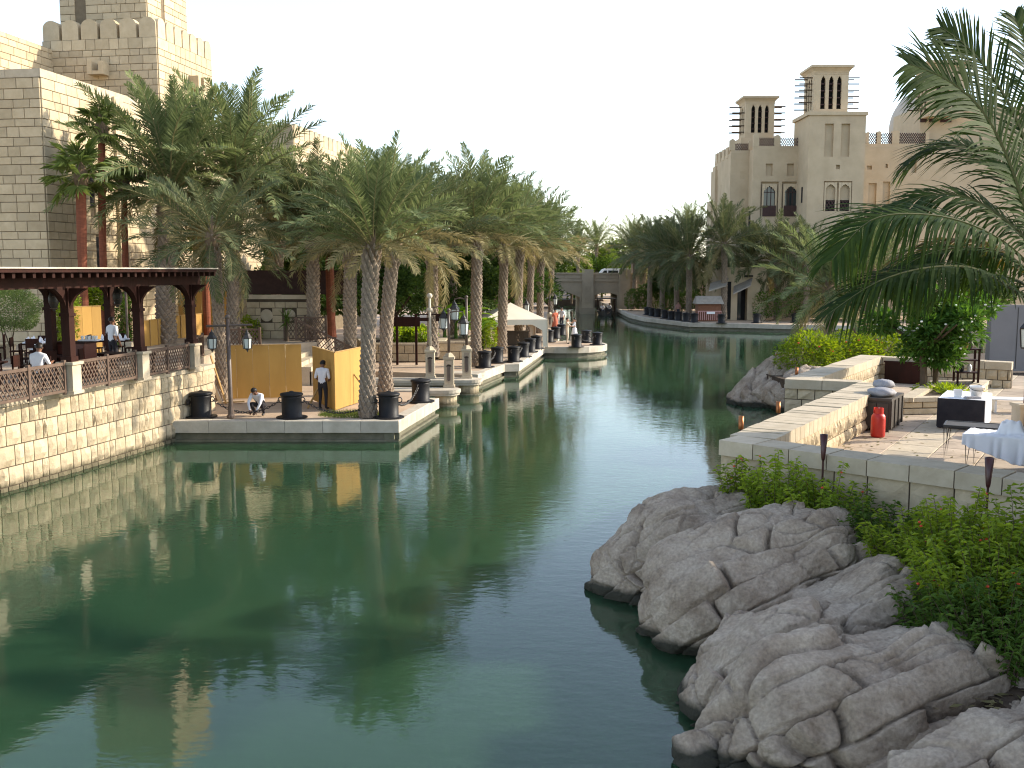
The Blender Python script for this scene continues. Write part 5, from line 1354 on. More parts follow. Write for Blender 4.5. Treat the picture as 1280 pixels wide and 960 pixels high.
coco([(1320, 250, 17.2), (1305, 150, 17.6), (1290, 80, 17.8), (1268, 20, 18.0)], 72, 1.2, wid=.044, sag=.3, seed=6, up=(.3, -1, .3))
coco([(1300, 310, 16.9), (1265, 230, 17.4), (1225, 190, 17.9), (1180, 180, 18.3), (1130, 205, 18.7)], 78, 1.3, wid=.044, sag=.5, seed=7, up=(0, -.5, 1))
coco([(1305, 330, 16.9), (1262, 280, 17.0), (1212, 248, 17.1), (1160, 244, 17.2), (1108, 262, 17.3)], 88, 1.15, wid=.044, sag=.65, seed=10, up=(0, -.5, 1))
coco([(1300, 355, 16.6), (1255, 318, 16.5), (1200, 310, 16.4), (1150, 322, 16.3), (1105, 352, 16.2)], 84, 1.0, wid=.044, sag=.8, seed=11, up=(0, -.3, 1))
coco([(1300, 368, 17.6), (1255, 345, 18.2), (1205, 345, 18.8), (1160, 372, 19.2)], 66, .9, wid=.042, sag=.8, seed=13, up=(0, 0, 1))
for k in range(4):                                   # the fronds on its other sides
    az = R(-75 + 150 * k / 3 + random.uniform(-6, 6)); el = random.uniform(0, 70)
    cv = [Matrix.Rotation(az, 3, 'Z') @ Matrix.Rotation(R(-el), 3, 'Y') @ p for p in arc(4.0, 75, 12)]
    pinnate(cv, 60, .8, .045, random.Random(90 + k), sag=.6, r0=.04).build('frond', [M['coco_stalk'], M['coco']], crn)

# ------------------------------------------------------------------ leaf clouds: shrubs and trees
def leaf_cloud(blobs, n, ll, lw, rr, shell=.55, updir=.35, fold=.25, droop=.3):
    """n folded leaves spread through blobs (centre, radii), denser near their skins"""
    mb = MB(); wts = [b[1][0] * b[1][1] + b[1][1] * b[1][2] + b[1][0] * b[1][2] for b in blobs]; tot = sum(wts)
    for b, w_ in zip(blobs, wts):
        c = Vector(b[0]); rd = b[1]
        for _ in range(int(n * w_ / tot)):
            z = rr.uniform(-.75, 1); a = rr.uniform(0, 6.2832); q = math.sqrt(max(0, 1 - z * z))
            d = Vector((q * math.cos(a), q * math.sin(a), z)); k = shell + (1 - shell) * rr.random() ** .6
            k *= 1 + .16 * noise.noise(Vector((d.x * 2.3 + c.x, d.y * 2.3 + c.y, d.z * 2.3)))
            p = c + Vector((d.x * rd[0], d.y * rd[1], d.z * rd[2])) * k
            dr = (d + Vector((rr.gauss(0, .5), rr.gauss(0, .5), rr.gauss(updir, .4) - droop))).normalized()
            s = dr.cross(Vector((rr.gauss(0, .4), rr.gauss(0, .4), 1)))
            if s.length < .05: continue
            s.normalize(); u = s.cross(dr); l = ll * rr.uniform(.65, 1.25); ww = lw * rr.uniform(.7, 1.2)
            m_ = p + dr * l * .45
            mb.add([p, m_ + s * ww + u * ww * fold, p + dr * l - u * l * .12, m_ - s * ww + u * ww * fold], [(0, 1, 2), (0, 2, 3)])
    return mb
def flowers(pts, r, m, parent, name='flower'):
    me = MB().ball((0, 0, 0), r, 6, 4, (1, 1, .7)).mesh(name, m)
    for p in pts: link(name, me, parent, p)
def shrub(base, blobs, n, ll, lw, label, leaf='shrub', seed=1, stems=6, fl=0, group=None, cat='shrub', name='shrub', flm='flower'):
    rr = random.Random(seed); t = empty(name, base, 0, label, cat, group)
    leaf_cloud(blobs, n, ll, lw, rr).build('foliage', M[leaf], t)
    mb = MB()
    for k in range(stems):
        b = rr.choice(blobs); e = Vector(b[0]) + Vector((rr.uniform(-.6, .6) * b[1][0], rr.uniform(-.6, .6) * b[1][1], b[1][2] * .5)); s = Vector((rr.uniform(-.15, .15), rr.uniform(-.15, .15), -.25))
        mb.tube([s, s.lerp(e, .5) + Vector((rr.uniform(-.1, .1), rr.uniform(-.1, .1), .1)), e], [.025, .018, .006], 5)
    mb.build('stem', M['stem'], t)
    if fl:
        ps = []
        for _ in range(fl):
            b = rr.choice(blobs); a = rr.uniform(0, 6.28); z = rr.uniform(.1, .9); q = math.sqrt(1 - z * z); ps.append(Vector(b[0]) + Vector((math.cos(a) * q * b[1][0], math.sin(a) * q * b[1][1], z * b[1][2])) * 1.02)
        flowers(ps, .045, M[flm], t)
    return t
def spray_shrub(base, ext, n_st, label, leaf='shrub', seed=1, fl=0, group=None, ll=.165, lw=.026):
    """many upright arching stems, leaves hanging along each"""
    rr = random.Random(seed); t = empty('shrub', base, 0, label, 'shrub', group); lv = MB(); sm = MB(); tips = []
    for _ in range(n_st):
        a = rr.uniform(0, 6.2832); q = math.sqrt(rr.random()); h = ext[2] * rr.uniform(.55, 1.08) * (1.05 - .35 * q)
        b = Vector((ext[0] * q * math.cos(a) * .55, ext[1] * q * math.sin(a) * .55, -.1)); e = Vector((ext[0] * q * math.cos(a) * 1.1, ext[1] * q * math.sin(a) * 1.1, h))
        m_ = b.lerp(e, .55) + Vector((0, 0, .12 * h)) - Vector((math.cos(a), math.sin(a), 0)) * .08
        cv = [b.lerp(m_, i / 6).lerp(m_.lerp(e, i / 6), i / 6) for i in range(7)]
        sm.tube(cv, [.010 - .0012 * i for i in range(7)], 3, caps=False); tips.append(e)
        k = int(h * 34)
        for j in range(k):
            f = .22 + .78 * (j + rr.random()) / k; x = f * 6; i = min(int(x), 5); p = cv[i].lerp(cv[i + 1], x - i); az = j * 2.4 + rr.uniform(-.5, .5)
            d = Vector((math.cos(az), math.sin(az), rr.uniform(-.25, .75))).normalized(); l = ll * rr.uniform(.6, 1.2) * (1.1 - .35 * f); s = d.cross(Vector((0, 0, 1))).normalized() * lw * rr.uniform(.7, 1.2)
            u = s.cross(d).normalized(); md = p + d * l * .45; tp = p + d * l - Vector((0, 0, l * rr.uniform(.15, .55)))
            lv.add([p, md + s + u * .006, tp, md - s + u * .006], [(0, 1, 2), (0, 2, 3)])
    lv.build('foliage', M[leaf], t); sm.build('stem', M['stem'], t)
    if fl: flowers([rr.choice(tips) * rr.uniform(.85, 1.0) for _ in range(fl)], .024, M['flower'], t)
    return t
# broad-leaved trees behind the palms
CRN = {}
for leaf in ('tree', 'tree_l'):
    for k in range(2):
        rr = random.Random(40 + k); bl = []
        for _ in range(16):
            a = rr.uniform(0, 6.28); z = rr.uniform(-.55, .9); q = math.sqrt(1 - z * z) * rr.uniform(.4, .8); bl.append(((q * math.cos(a), q * math.sin(a), z * .8), (rr.uniform(.28, .45), rr.uniform(.28, .45), rr.uniform(.22, .36))))
        CRN[leaf, k] = leaf_cloud(bl, 5200, .105, .035, rr, .35).mesh('crown', M[leaf])
def tree(x, y, h, rad, label, leaf='tree', k=0, z=ZQ - .1, group='broad-leaved trees behind the palms'):
    t = empty('broadleaf_tree', (x, y, z), 0, label, 'tree', group); rr = random.Random(int(x * 10 + y))
    mb = MB(); mb.tube([(0, 0, 0), (.1, 0, h * .25), (0, .1, h * .5)], [.22, .17, .12], 8)
    for j in range(5):
        a = rr.uniform(0, 6.28); mb.tube([(0, 0, h * .35), (math.cos(a) * rad * .3, math.sin(a) * rad * .3, h * .5), (math.cos(a) * rad * .6, math.sin(a) * rad * .6, h * .68)], [.1, .07, .03], 5)
    mb.build('trunk', M['stem'], t)
    o = link('crown', CRN[leaf, k], t, (0, 0, h - rad * .9)); o.scale = (rad, rad, rad * rr.uniform(.85, 1.05)); o.rotation_euler = (0, 0, rr.uniform(0, 6))
TR = [(-9.5, 68, 7.5, 3.6, 'dark leafy tree behind the long planter palm'), (-5.6, 72, 7.0, 3.3, 'dark leafy tree above the banana plants'), (-2.6, 84, 7.5, 3.6, 'dark leafy tree behind the gazebo row'), (-13.5, 64, 7.0, 3.4, 'dark leafy tree behind the steps'),
      (-1.0, 98, 8, 4.0, 'dark leafy tree between gazebo palms and bridge'), (-17, 72, 8, 4, 'dark leafy tree between fortress and panelled wall'), (1.6, 112, 7.5, 3.6, 'dark leafy tree beside the near bridge end'), (-6, 92, 8.5, 4, 'dark leafy tree deep behind the planter'), (-22, 66, 7, 3.4, 'dark leafy tree under the big date palms'), (-7.2, 61, 6.0, 2.8, 'dense dark tree right behind the long planter'), (-3.2, 66.5, 6.4, 2.8, 'dense dark tree between banana plants and gazebo'), (-.6, 76, 6.4, 2.9, 'dense dark tree just behind the gazebo peak'), (.9, 88, 6.6, 3.0, 'dense dark tree beside the last promenade palms'), (-11.4, 58, 6.0, 2.8, 'dense dark tree beside the panelled wall'), (2.4, 124, 7, 3.4, 'dark tree crowding the near bridge end')]
for k, a in enumerate(TR): tree(*a, k=k % 2)
TR2 = [(9, 152, 8.5, 4.2, 'pale green tree beyond the bridge by the van'), (4, 156, 7.5, 4.0, 'pale green tree behind the bridge palms'), (15, 168, 9, 4.5, 'pale tree beyond the bridge near tan roof'), (24, 150, 9, 4.5, 'bushy tree behind the shaded row near the pavilion'), (20, 190, 11, 5, 'bushy distant tree under the flat-roofed pavilion')]
for k, a in enumerate(TR2): tree(*a, leaf='tree_l', k=k % 2, group='pale trees beyond the bridge')
for k, (x, y, h, rad, l) in enumerate(((19, 124, 6.5, 3.4, 'dark tree filling the gap behind the first shaded palms'), (24, 118, 7, 3.6, 'dark tree filling the gap behind the kiosk palms'), (33, 101.5, 6, 3.2, 'dark tree under the hotel tower'), (40, 100, 6, 3.4, 'dark tree before the rear hotel range'), (46, 98, 7, 3.6, 'dark tree at the far end of the shaded quay'))):
    tree(x, y, h, rad, l, k=k % 2, group='dark trees on the shaded bank')
def hedge(u0, u1, v, z, hh, dep, label, leaf='tree', n=3000, ll=.16, cat='hedge', Y=None, seed=5):
    a = G(u0, v, z) if Y is None else Vector((D(u0, 380, Y).x, Y, z)); b = G(u1, v, z) if Y is None else Vector((D(u1, 380, Y).x, Y, z))
    L = (b - a).length; k = max(2, int(L / 1.0)); rr = random.Random(seed)
    bl = [(((b - a) * ((i + .5) / k)) + Vector((0, dep / 2, hh * .5 + rr.uniform(-.1, .1) * hh)), (L / k * .8, dep * .6, hh * .58)) for i in range(k)]
    return shrub(a, bl, n, ll, ll * .33, label, leaf, seed, 8, cat=cat, name='hedge')
hedge(786, 822, 390, ZQ, 2.4, 2.5, 'clipped dark hedge beside the bridge on the far bank', 'shrub_d', 2500, .22, Y=122)
hedge(830, 900, 390, ZQ, 2.2, 2.5, 'long dark hedge behind the far bollards', 'shrub_d', 3500, .22, Y=112)
hedge(950, 1110, 400, ZQ, 2.6, 2.5, 'dark planting along the shaded quay past the shop', 'shrub_d', 4500, .22, Y=97)
hedge(662, 727, 383, .9, 6, 4, 'greenery on the bank seen through the wide bridge arch', 'shrub_d', 6000, .35, Y=163)
hedge(735, 782, 383, .9, 6, 4, 'greenery seen through the small bridge arch', 'shrub_d', 4500, .35, Y=162)
# planting behind the lamp piers
hedge(484, 536, 430, ZQ + .9, .8, 2.0, 'low spiky planting in the long stone planter', 'shrub', 2600, .22, Y=55.0, seed=9)
hedge(600, 618, 430, ZQ, 1.8, 1.6, 'bright shrubs behind the promenade palm by the gazebo', 'shrub', 1500, .16, Y=62, seed=10)
def banana(base, label, seed=1, n=9, L=1.9):
    rr = random.Random(seed); t = empty('banana_plant', base, 0, label, 'plant', 'banana plants in the planter')
    MB().tube([(0, 0, -.3), (0, 0, 1.2)], [.12, .08], 7).build('stem', M['shrub_d'], t)
    for k in range(n):
        az = k * 2.4 + rr.uniform(-.3, .3); cv = arc(L * rr.uniform(.8, 1.1), 95, 9); el = rr.uniform(45, 80); mb = MB(); w0 = .26
        for s in (-1, 1):
            vs = []
            for i, p in enumerate(cv):
                f = i / 8; w_ = w0 * math.sin(math.pi * min(1, f * .92 + .06)) ** .6
                vs += [p, p + Vector((0, s * w_, .10))]
            mb.add(vs, [(2 * i, 2 * i + 1, 2 * i + 3, 2 * i + 2) for i in range(8)])
        link('leaf', mb.mesh('leaf', M['banana']), t, mtx=Matrix.Translation((0, 0, .9)) @ Matrix.Rotation(az, 4, 'Z') @ Matrix.Rotation(R(-el), 4, 'Y'))
for k, (u, Y) in enumerate(((556, 58.5), (570, 59), (583, 58.5), (596, 60), (604, 63))):
    p = D(u, 430, Y); banana((p.x, Y, ZQ + .85 if k < 3 else ZQ), ['banana plant at the inner end of the planter by the pale lamp pole', 'banana plant in the middle of the planter beside the gazebo', 'banana plant at the gazebo end of the planter', 'banana plant on the ground behind the promenade palm', 'banana plant closest to the gazebo curtain'][k], k)
# terrace planting on the left
shrub((D(6, 400, 38.5).x, 38.5, ZT + .5), [((0, 0, 1.3), (1.3, 1.3, 1.1))], 16000, .06, .025, 'clipped topiary ball by the doorway under the pergola', 'topi', 3, 3, cat='topiary', name='topiary_ball')
o = MB().lathe([(.25, 0), (.34, .45), (.36, .5), (.30, .5), (.28, .42)], 16).build('plant_pot', M['cap'], None, loc=(D(6, 400, 38.5).x, 38.5, ZT)); tag(o, 'round stone pot under the clipped topiary ball', 'plant pot')
hedge(56, 84, 400, ZT, 2.7, 1.4, 'bushy green hedge behind the pergola beside the hanging lantern', 'shrub', 5000, .10, Y=39.5, seed=12)
hedge(93, 122, 400, ZT + 1.6, 1.0, .8, 'spiky green planting over the ochre screen', 'shrub', 1200, .2, Y=43, seed=13)
hedge(140, 160, 400, ZT, 2.4, 1.0, 'climbing greenery behind the terrace lamp post', 'shrub_d', 1600, .14, Y=43.2, seed=14)
hedge(300, 320, 400, ZT, 1.0, .8, 'small leafy bed beside the panelled wall', 'shrub', 900, .12, Y=48.2, seed=15)
rr = random.Random(3); mbg = MB()
for _ in range(1500):                                 # tuft of grass round the platform palms
    a = rr.uniform(0, 6.28); q = math.sqrt(rr.random()); p = Vector((-5.35 + q * 1.3 * math.cos(a), 33.9 + q * .65 * math.sin(a), ZQ - .03)); d = Vector((rr.gauss(0, .05), rr.gauss(0, .05), rr.uniform(.08, .2)))
    mbg.add([p, p + Vector((.018, 0, 0)), p + d], [(0, 1, 2)])
tag(mbg.build('grass', M['grass']), 'patch of dry green grass round the platform palm', 'grass', kind='stuff')
dp = empty('yucca_plant', (D(358, 400, 47.4).x, 47.4, ZT), 0, 'dark spiky yucca in front of the panelled wall', 'plant')
MB().tube([(0, 0, 0), (0, 0, 1.0)], .09, 7).build('stem', M['stem'], dp); mb = MB(); rr = random.Random(8)
for k in range(90):
    a = rr.uniform(0, 6.28); e = rr.uniform(-.5, 1.4); d = Vector((math.cos(a) * math.cos(e), math.sin(a) * math.cos(e), math.sin(e))); s = d.cross(Vector((0, 0, 1))).normalized() * .03; p = Vector((0, 0, 1.0 + rr.uniform(-.25, .2)))
    mb.add([p - s, p + s, p + d * rr.uniform(.55, .8) - Vector((0, 0, .1))], [(0, 1, 2)])
mb.build('foliage', M['shrub_d'], dp)
# ------------------------------------------------------------------ right terrace: walls, floor
ZW, ZF = 2.4, 1.45
dA = Vector((math.sin(R(31.7)), math.cos(R(31.7)), 0)); nA = Vector((dA.y, -dA.x, 0))
C0 = G(900, 550, ZW); C0.z = 0
F1 = G(1280, 600, ZW); F1.z = 0; dF = (F1 - C0).normalized(); F2 = C0 + dF * 13; nF = Vector((-dF.y, dF.x, 0))   # nF points inland
LA = (G(1064, 477, ZW) - C0).dot(dA); C1 = C0 + dA * LA
C2 = G(981, 473.5, ZW); C2.z = 0
LC = (G(1076, 443.5, ZW) - C2).dot(dA); C3 = C2 + dA * LC
TA = .85
sheet('terrace_slab', [p.xy for p in (C0 + dF * .3 + dA * .3, C1 + nA * .3, C1 + nA * .3 + Vector((.0, .4, 0)), C2 + nA * .5 + dA * .4, C3 + nA * .4, C3 + nA * 14, C3 + nA * 14 - dA * 34, F2 + nF * .3)], -1.5, ZF, M['pave'])
ts = bpy.data.objects['terrace_slab']
def rwall(p, d, L, n, T, label, zin, coplen, blocks_in=True, blocks_out=True, smooth_cap=False, hs=(.30, .33), ws=(.22, .27, .32, .38), limit=150):
    """dressed wall from p along d; n points to its inner side"""
    t = empty('terrace_parapet', p, 0, label, 'wall'); org = Vector((p.x, p.y, 0))
    a = Vector((0, 0, 0)); b = d * L; q = [a + n * .05, b + n * .05, b + n * (T - .06), a + n * (T - .06)]
    MB().prism([(s.x, s.y) for s in q], -1.2, ZW - .28).build('core', M['rough_joint'], t)
    ms = Masonry(); A, B = p, p + d * L
    s = 1 if (d.x * n.y - d.y * n.x) > 0 else -1          # n to the left of d?
    def f(P, Q, flip, z0, m_, st): ms.face(P, Q, z0, courses(z0, ZW - .28, hs), ws, .075, st, m_, nvar=5)
    if blocks_in:
        P, Q = (A + n * (T - .06), B + n * (T - .06)) if s > 0 else (B + n * (T - .06), A + n * (T - .06)); f(P, Q, 0, zin, M['rough'], 'rough')
    if blocks_out:
        P, Q = (B + n * .05, A + n * .05) if s > 0 else (A + n * .05, B + n * .05); f(P, Q, 0, -.2, M['rough'], 'rough')
    ms.finish(t, 'block', M['rough'], limit)
    k = max(1, round(L / coplen))
    for j in range(k):
        p0 = d * (L * j / k + .009); p1 = d * (L * (j + 1) / k - .009); dz = random.uniform(-.012, .012)
        MB().prism([(v.x, v.y) for v in (p0 - n * .05, p1 - n * .05, p1 + n * T, p0 + n * T)], ZW - .277, ZW + dz).build('coping_stone', M['cap'], t)
    return t
rwall(C0 + dA * .70, dA, LA - .70, nA, TA, 'sunlit terrace wall with transverse coping beside the gas cylinder', ZF, .34, limit=250)
rwall(C0, dF, 13, nF, .66, 'low front terrace wall with long coping stones behind the flowering shrubs', ZF, .72, True, True, hs=(.44, .42), ws=(.5, .6, .72), limit=200)
dB = (C2 - C1).normalized(); nB = Vector((dB.y, -dB.x, 0)); LB = (C2 - C1).length
rwall(C1 + dB * .0, dB, LB, nB, .55, 'short shaded return wall with a copper torch against it', ZF, .9, True, True, hs=(.4, .4), ws=(.5, .65), limit=60)
rwall(C2 + dA * .56, dA, LC - .56, nA, .8, 'farther terrace wall with smooth coping below the lime hedge', ZF, .9, limit=150)
dE = nA; E0 = C3 + dA * .0
rwall(E0 + nA * .0, nA, 5.2, -dA, .5, 'end wall of the terrace behind the frangipani tree', ZF, .9, limit=80)
k = 0; tmesh = {}
for i in range(26):
    for j in range(14):
        p = C0 + dA * (.5 + i * 1.0) + nA * (TA + .5 + j * 1.0); u, v, y = proj((p.x, p.y, ZF))
        if not (-60 < u < 1345 and v < 640) or (p - C0).dot(nF) < .6 or y > 50: continue
        if i == 0 and False: continue
        key = j == 1
        if key not in tmesh: tmesh[key] = MB().add([(-.495, -.495, 0), (.495, -.495, 0), (.495, .495, 0), (-.495, .495, 0), (-.48, -.48, .012), (.48, -.48, .012), (.48, .48, .012), (-.48, .48, .012)], [(4, 5, 6, 7), (0, 1, 5, 4), (1, 2, 6, 5), (2, 3, 7, 6), (3, 0, 4, 7)]).mesh('paving_tile', M['cap'] if key else M['pave'])
        mt = Matrix((dA, -nA, Vector((0, 0, 1)))).transposed().to_4x4(); mt.translation = (p.x, p.y, ZF + .003)
        link('paving_tile', tmesh[key], ts, mtx=mt)
gw = MB(); p = G(1236, 461, ZF); gw.box(0, 14, 0, .4, -.1, 2.7); o = gw.build('grey_building_wall', M['grey_wall'], None, loc=(p.x, p.y, ZF)); tag(o, 'plain grey rendered wall behind the terrace lantern', 'wall')
for x in (1.1, 3.2): MB().box(x, x + .03, -.012, .01, 0, 2.6).build('seam', M['iron'], o)

# unseen plaster blocks added beside the terrace to shade the rocks
def shade_block(x0, x1, y0, y1, h, label):
    t = empty('unseen_shade_block', (x0, y0, 0), 0, label, 'building'); W, L = x1 - x0, y1 - y0
    MB().box(0, W, 0, L, 0, h).build('wall', M['plaster'], t); MB().box(-.2, W + .2, -.2, L + .2, h + .003, h + .4).build('coping', M['plaster2'], t)
    for k in range(max(1, int(L / 2.2))):
        for z in (2.4,):
            f = MB().box(-.04, .05, .6 + k * 2.2, 1.7 + k * 2.2, z, z + 1.6).build('window', M['wood'], t); MB().box(-.06, -.045, .7 + k * 2.2, 1.6 + k * 2.2, z + .1, z + 1.5).build('pane', M['glass'], f)
shade_block(11.1, 22, 16.4, 20.8, 5.75, 'unseen sand plaster block added beside the terrace to shade the boulders')
shade_block(9.8, 21, 2, 13.4, 4.75, 'longer unseen sand plaster block added to shade the nearest boulders')
pk = empty('unseen_shade_lintel', (11.2, 13.4, 0), 0, 'unseen slab added across the gap between the two shading blocks', 'building')
MB().box(.1, 9.2, .01, 2.99, 4.5, 5.4).build('shade_slab', M['plaster'], pk); MB().box(0, 9.3, .005, 2.995, 5.403, 5.6).build('coping', M['plaster2'], pk)  # added out of view: blocks sun from the boulders, open below for the shrubs

# ------------------------------------------------------------------ terrace things
def cyl_px(u, v): return G(u, v, ZF + .018)
p = cyl_px(1097, 546); gc = empty('gas_cylinder', p, 0, 'red gas cylinder standing by the terrace wall', 'gas cylinder')
MB().lathe([(.13, 0), (.165, .02), (.175, .05), (.175, .46), (.165, .53), (.12, .59), (.05, .62), (.05, .64)], 24).build('tank', M['cyl'], gc, True)
m_ = MB()
for a0 in (20, 200):
    pts = [(.115 * math.cos(R(a)), .115 * math.sin(R(a))) for a in range(a0, a0 + 141, 14)]
    for (a, b) in zip(pts, pts[1:]): m_.bar((*a, .66), (*b, .66), .012, .15)
m_.build('collar', M['cyl'], gc); MB().lathe([(.025, .63), (.03, .70), (.015, .74)], 10).build('valve', M['bronze'], gc)
MB().lathe([(.15, 0), (.15, .05)], 20).build('foot_ring', M['cyl'], gc)
p = cyl_px(1113, 541); cbx = empty('storage_chest', p, -R(31.7), 'dark weathered wooden chest with slatted side carrying grey sacks', 'cabinet')
MB().box(-.68, -.03, .03, 1.55, .08, .80).build('carcass', M['cabinet'], cbx); MB().box(-.72, 0.0, 0, 1.6, .803, .87).build('lid', M['cabinet'], cbx)
for y in (.06, .54, 1.02, 1.5): MB().box(-.03 + .003, .0, y, y + .08, .08, .80).build('stile', M['cabinet'], cbx)
for x in (-.66, -.36): MB().box(x, x + .28, -.005, .027, .14, .74).build('panel', M['cabinet'], cbx)
for x in (-.62, -.1):
    for y in (.1, 1.45): MB().box(x - .04, x + .04, y - .04, y + .04, 0, .08).build('foot', M['iron'], cbx)
def sack(loc, s, label, seed, rz=0):
    rr = random.Random(seed); bm = bmesh.new(); bmesh.ops.create_icosphere(bm, subdivisions=3, radius=1)
    for v in bm.verts:
        d = v.co.copy(); k = 1 + .14 * noise.noise(d * 2 + Vector((seed, 0, 0))) + .06 * noise.noise(d * 6)
        v.co = Vector((d.x * s[0], d.y * s[1], max(-.75, d.z) * s[2])) * k
    me = bpy.data.meshes.new('sack'); bm.to_mesh(me); bm.free(); me.materials.append(M['sack']); me.polygons.foreach_set('use_smooth', [True] * len(me.polygons))
    o = link('grey_sack', me, None, loc); o.rotation_euler = (0, 0, rz); tag(o, label, 'sack', 'sacks on the chest')
bs = Vector((p.x, p.y, 0)); sx = Matrix.Rotation(-R(31.7), 3, 'Z')
sack(bs + sx @ Vector((-.36, .55, ZF + .99)), (.34, .42, .14), 'grey bulging sack lying flat on the dark chest', 1)
sack(bs + sx @ Vector((-.38, .85, ZF + 1.17)), (.24, .30, .13), 'smaller grey sack on top of the flat sack', 2, .5)
# planter and frangipani tree
pp = [G(1128, 519, ZF), G(1178, 518, ZF)]; uu = (pp[1] - pp[0]).normalized(); vv = dA
pl = [pp[0], pp[0] + uu * 1.9, pp[0] + uu * 1.9 + vv * 5.2, pp[0] + vv * 5.2]
planter([q.xy for q in pl], ZF + .01, .5, 'square stone planter with the frangipani tree on the terrace', M['rough'], .28, 50)
tb = G(1155, 486, ZF + .4); fr = empty('frangipani_tree', tb, 0, 'leafy frangipani tree with white blossoms in the terrace planter', 'tree')
mb = MB(); rr = random.Random(4); mb.tube([(0, 0, -.2), (-.05, 0, .7), (-.15, .1, 1.5)], [.13, .11, .08], 8); mb.tube([(.5, .3, -.2), (.42, .2, .6), (.75, .1, 1.4)], [.10, .09, .06], 8)
for k in range(9):
    a = rr.uniform(0, 6.28); mb.tube([(-.15, .1, 1.2), (math.cos(a) * .7, math.sin(a) * .7, 1.7), (math.cos(a) * 1.4, math.sin(a) * 1.2, 2.1)], [.05, .04, .025], 6)
mb.build('trunk', M['stem'], fr)
bl = []
for k in range(30):
    a = rr.uniform(0, 6.28); q = rr.uniform(.2, 2.0); bl.append(((.35 + q * math.cos(a), q * .8 * math.sin(a), rr.uniform(1.0, 3.0) - .25 * abs(q - .8)), (rr.uniform(.4, .6),) * 2 + (rr.uniform(.3, .45),)))
leaf_cloud(bl, 6500, .26, .055, rr, .3).build('crown', M['frangi'], fr)
fp = [Vector(b[0]) + Vector((rr.uniform(-.5, .5), -rr.uniform(.2, .5), rr.uniform(-.1, .45))) for b in bl for _ in range(2)]
flowers(fp, .045, M['wflower'], fr, 'blossom')
gcv = leaf_cloud([((0, 0, 0), (.8, 1.8, .12))], 900, .16, .04, rr, .1).build('ground_cover', M['shrub'], None, loc=pp[0] + uu * .95 + vv * 2.6 + Vector((0, 0, .42))); tag(gcv, 'low ground cover round the frangipani stems', 'plant', kind='stuff')
mbx = MB().box(-.62, .62, -.02, .06, 0, .74).box(-.66, .66, -.05, .06, .743, .80); q = C3 + nA * 1.6 - dA * .62
o = mbx.build('metal_cupboard', M['wood'], None, loc=(q.x, q.y, ZF + .02)); o.rotation_euler = (0, 0, math.atan2(nA.y, nA.x)); tag(o, 'dark red metal cupboard against the end wall', 'cupboard')
# black-draped table
p = cyl_px(1171, 535); bt_ = empty('draped_table', p, R(-30), 'table with black front cloth and white top carrying containers', 'table')
MB().box(0, 1.12, 0, .02, .02, .80).build('black_cloth', M['trouser'], bt_)
MB().box(.0, 1.12, .023, 1.9, .74, .802).build('tabletop', M['white'], bt_)
MB().box(1.123, 1.14, .0, 1.85, .05, .795).build('white_side_cloth', M['white'], bt_); MB().box(-.017, -.003, 0, 1.8, .05, .795).build('side_cloth', M['trouser'], bt_)
for x in (.06, 1.06):
    for y in (.1, 1.8): MB().box(x - .03, x + .03, y - .03, y + .03, 0, .74).build('leg', M['iron'], bt_)
bb = Matrix.Rotation(R(-30), 3, 'Z')
o = MB().lathe([(.11, 0), (.13, .2), (.12, .2), (.10, .03)], 4).build('white_box', M['plastic'], None, loc=p + bb @ Vector((.42, .45, .803))); o.rotation_euler = (0, 0, R(35)); tag(o, 'small white open box on the draped table', 'box')
o = empty('white_bucket', p + bb @ Vector((.86, .55, .803)), 0, 'white plastic bucket with rim on the draped table', 'bucket')
MB().lathe([(.13, 0), (.17, .27), (.18, .27), (.185, .31), (.165, .31), (.15, .25), (.12, .02)], 20).build('body', M['plastic'], o, True)
MB().torus((0, 0, .27), .19, .008, Matrix.Rotation(R(25), 4, 'X'), 20, 5).build('handle', M['iron'], o)
o = MB().box(-.19, .19, -.1, .1, 0, .05).box(-.17, .17, -.08, .08, .053, .06).build('grey_tray', M['sack'], None, loc=p + bb @ Vector((.80, .22, .803))); tag(o, 'flat grey tray in front of the white bucket', 'tray')
# wire tables
def wire_table(p, rz, W, Dp, label, hh=.74):
    t = empty('wire_table', p, rz, label, 'table', 'wire-legged terrace tables')
    for y in (0, Dp): MB().box(0, W, y - .02, y + .02, hh - .05, hh).build('apron', M['iron'], t)
    for x in (0, W): MB().box(x - .02, x + .02, .023, Dp - .023, hh - .05, hh - .002).build('apron', M['iron'], t)
    MB().box(.02, W - .02, .02, Dp - .02, hh - .03, hh - .012).build('top', M['cabinet'], t)
    for x in (0, W):
        for y in (0, Dp):
            s = 1 if x == 0 else -1
            MB().tube([(x, y, hh - .05), (x + s * .03, y, 0), (x + s * .10, y, hh - .05)], .013, 5).build('leg', M['iron'], t)
    return t
p = cyl_px(1178, 572); wire_table(p, R(-28), 1.1, .75, 'bare dark wire-legged table before the black-draped one')
p = cyl_px(1205, 587); t2 = wire_table(p, R(-34), 1.5, .9, 'wire-legged table with a white cloth thrown over it')
rt = Matrix.Rotation(R(-34), 3, 'Z'); n_ = 60; vs = []; fs = []
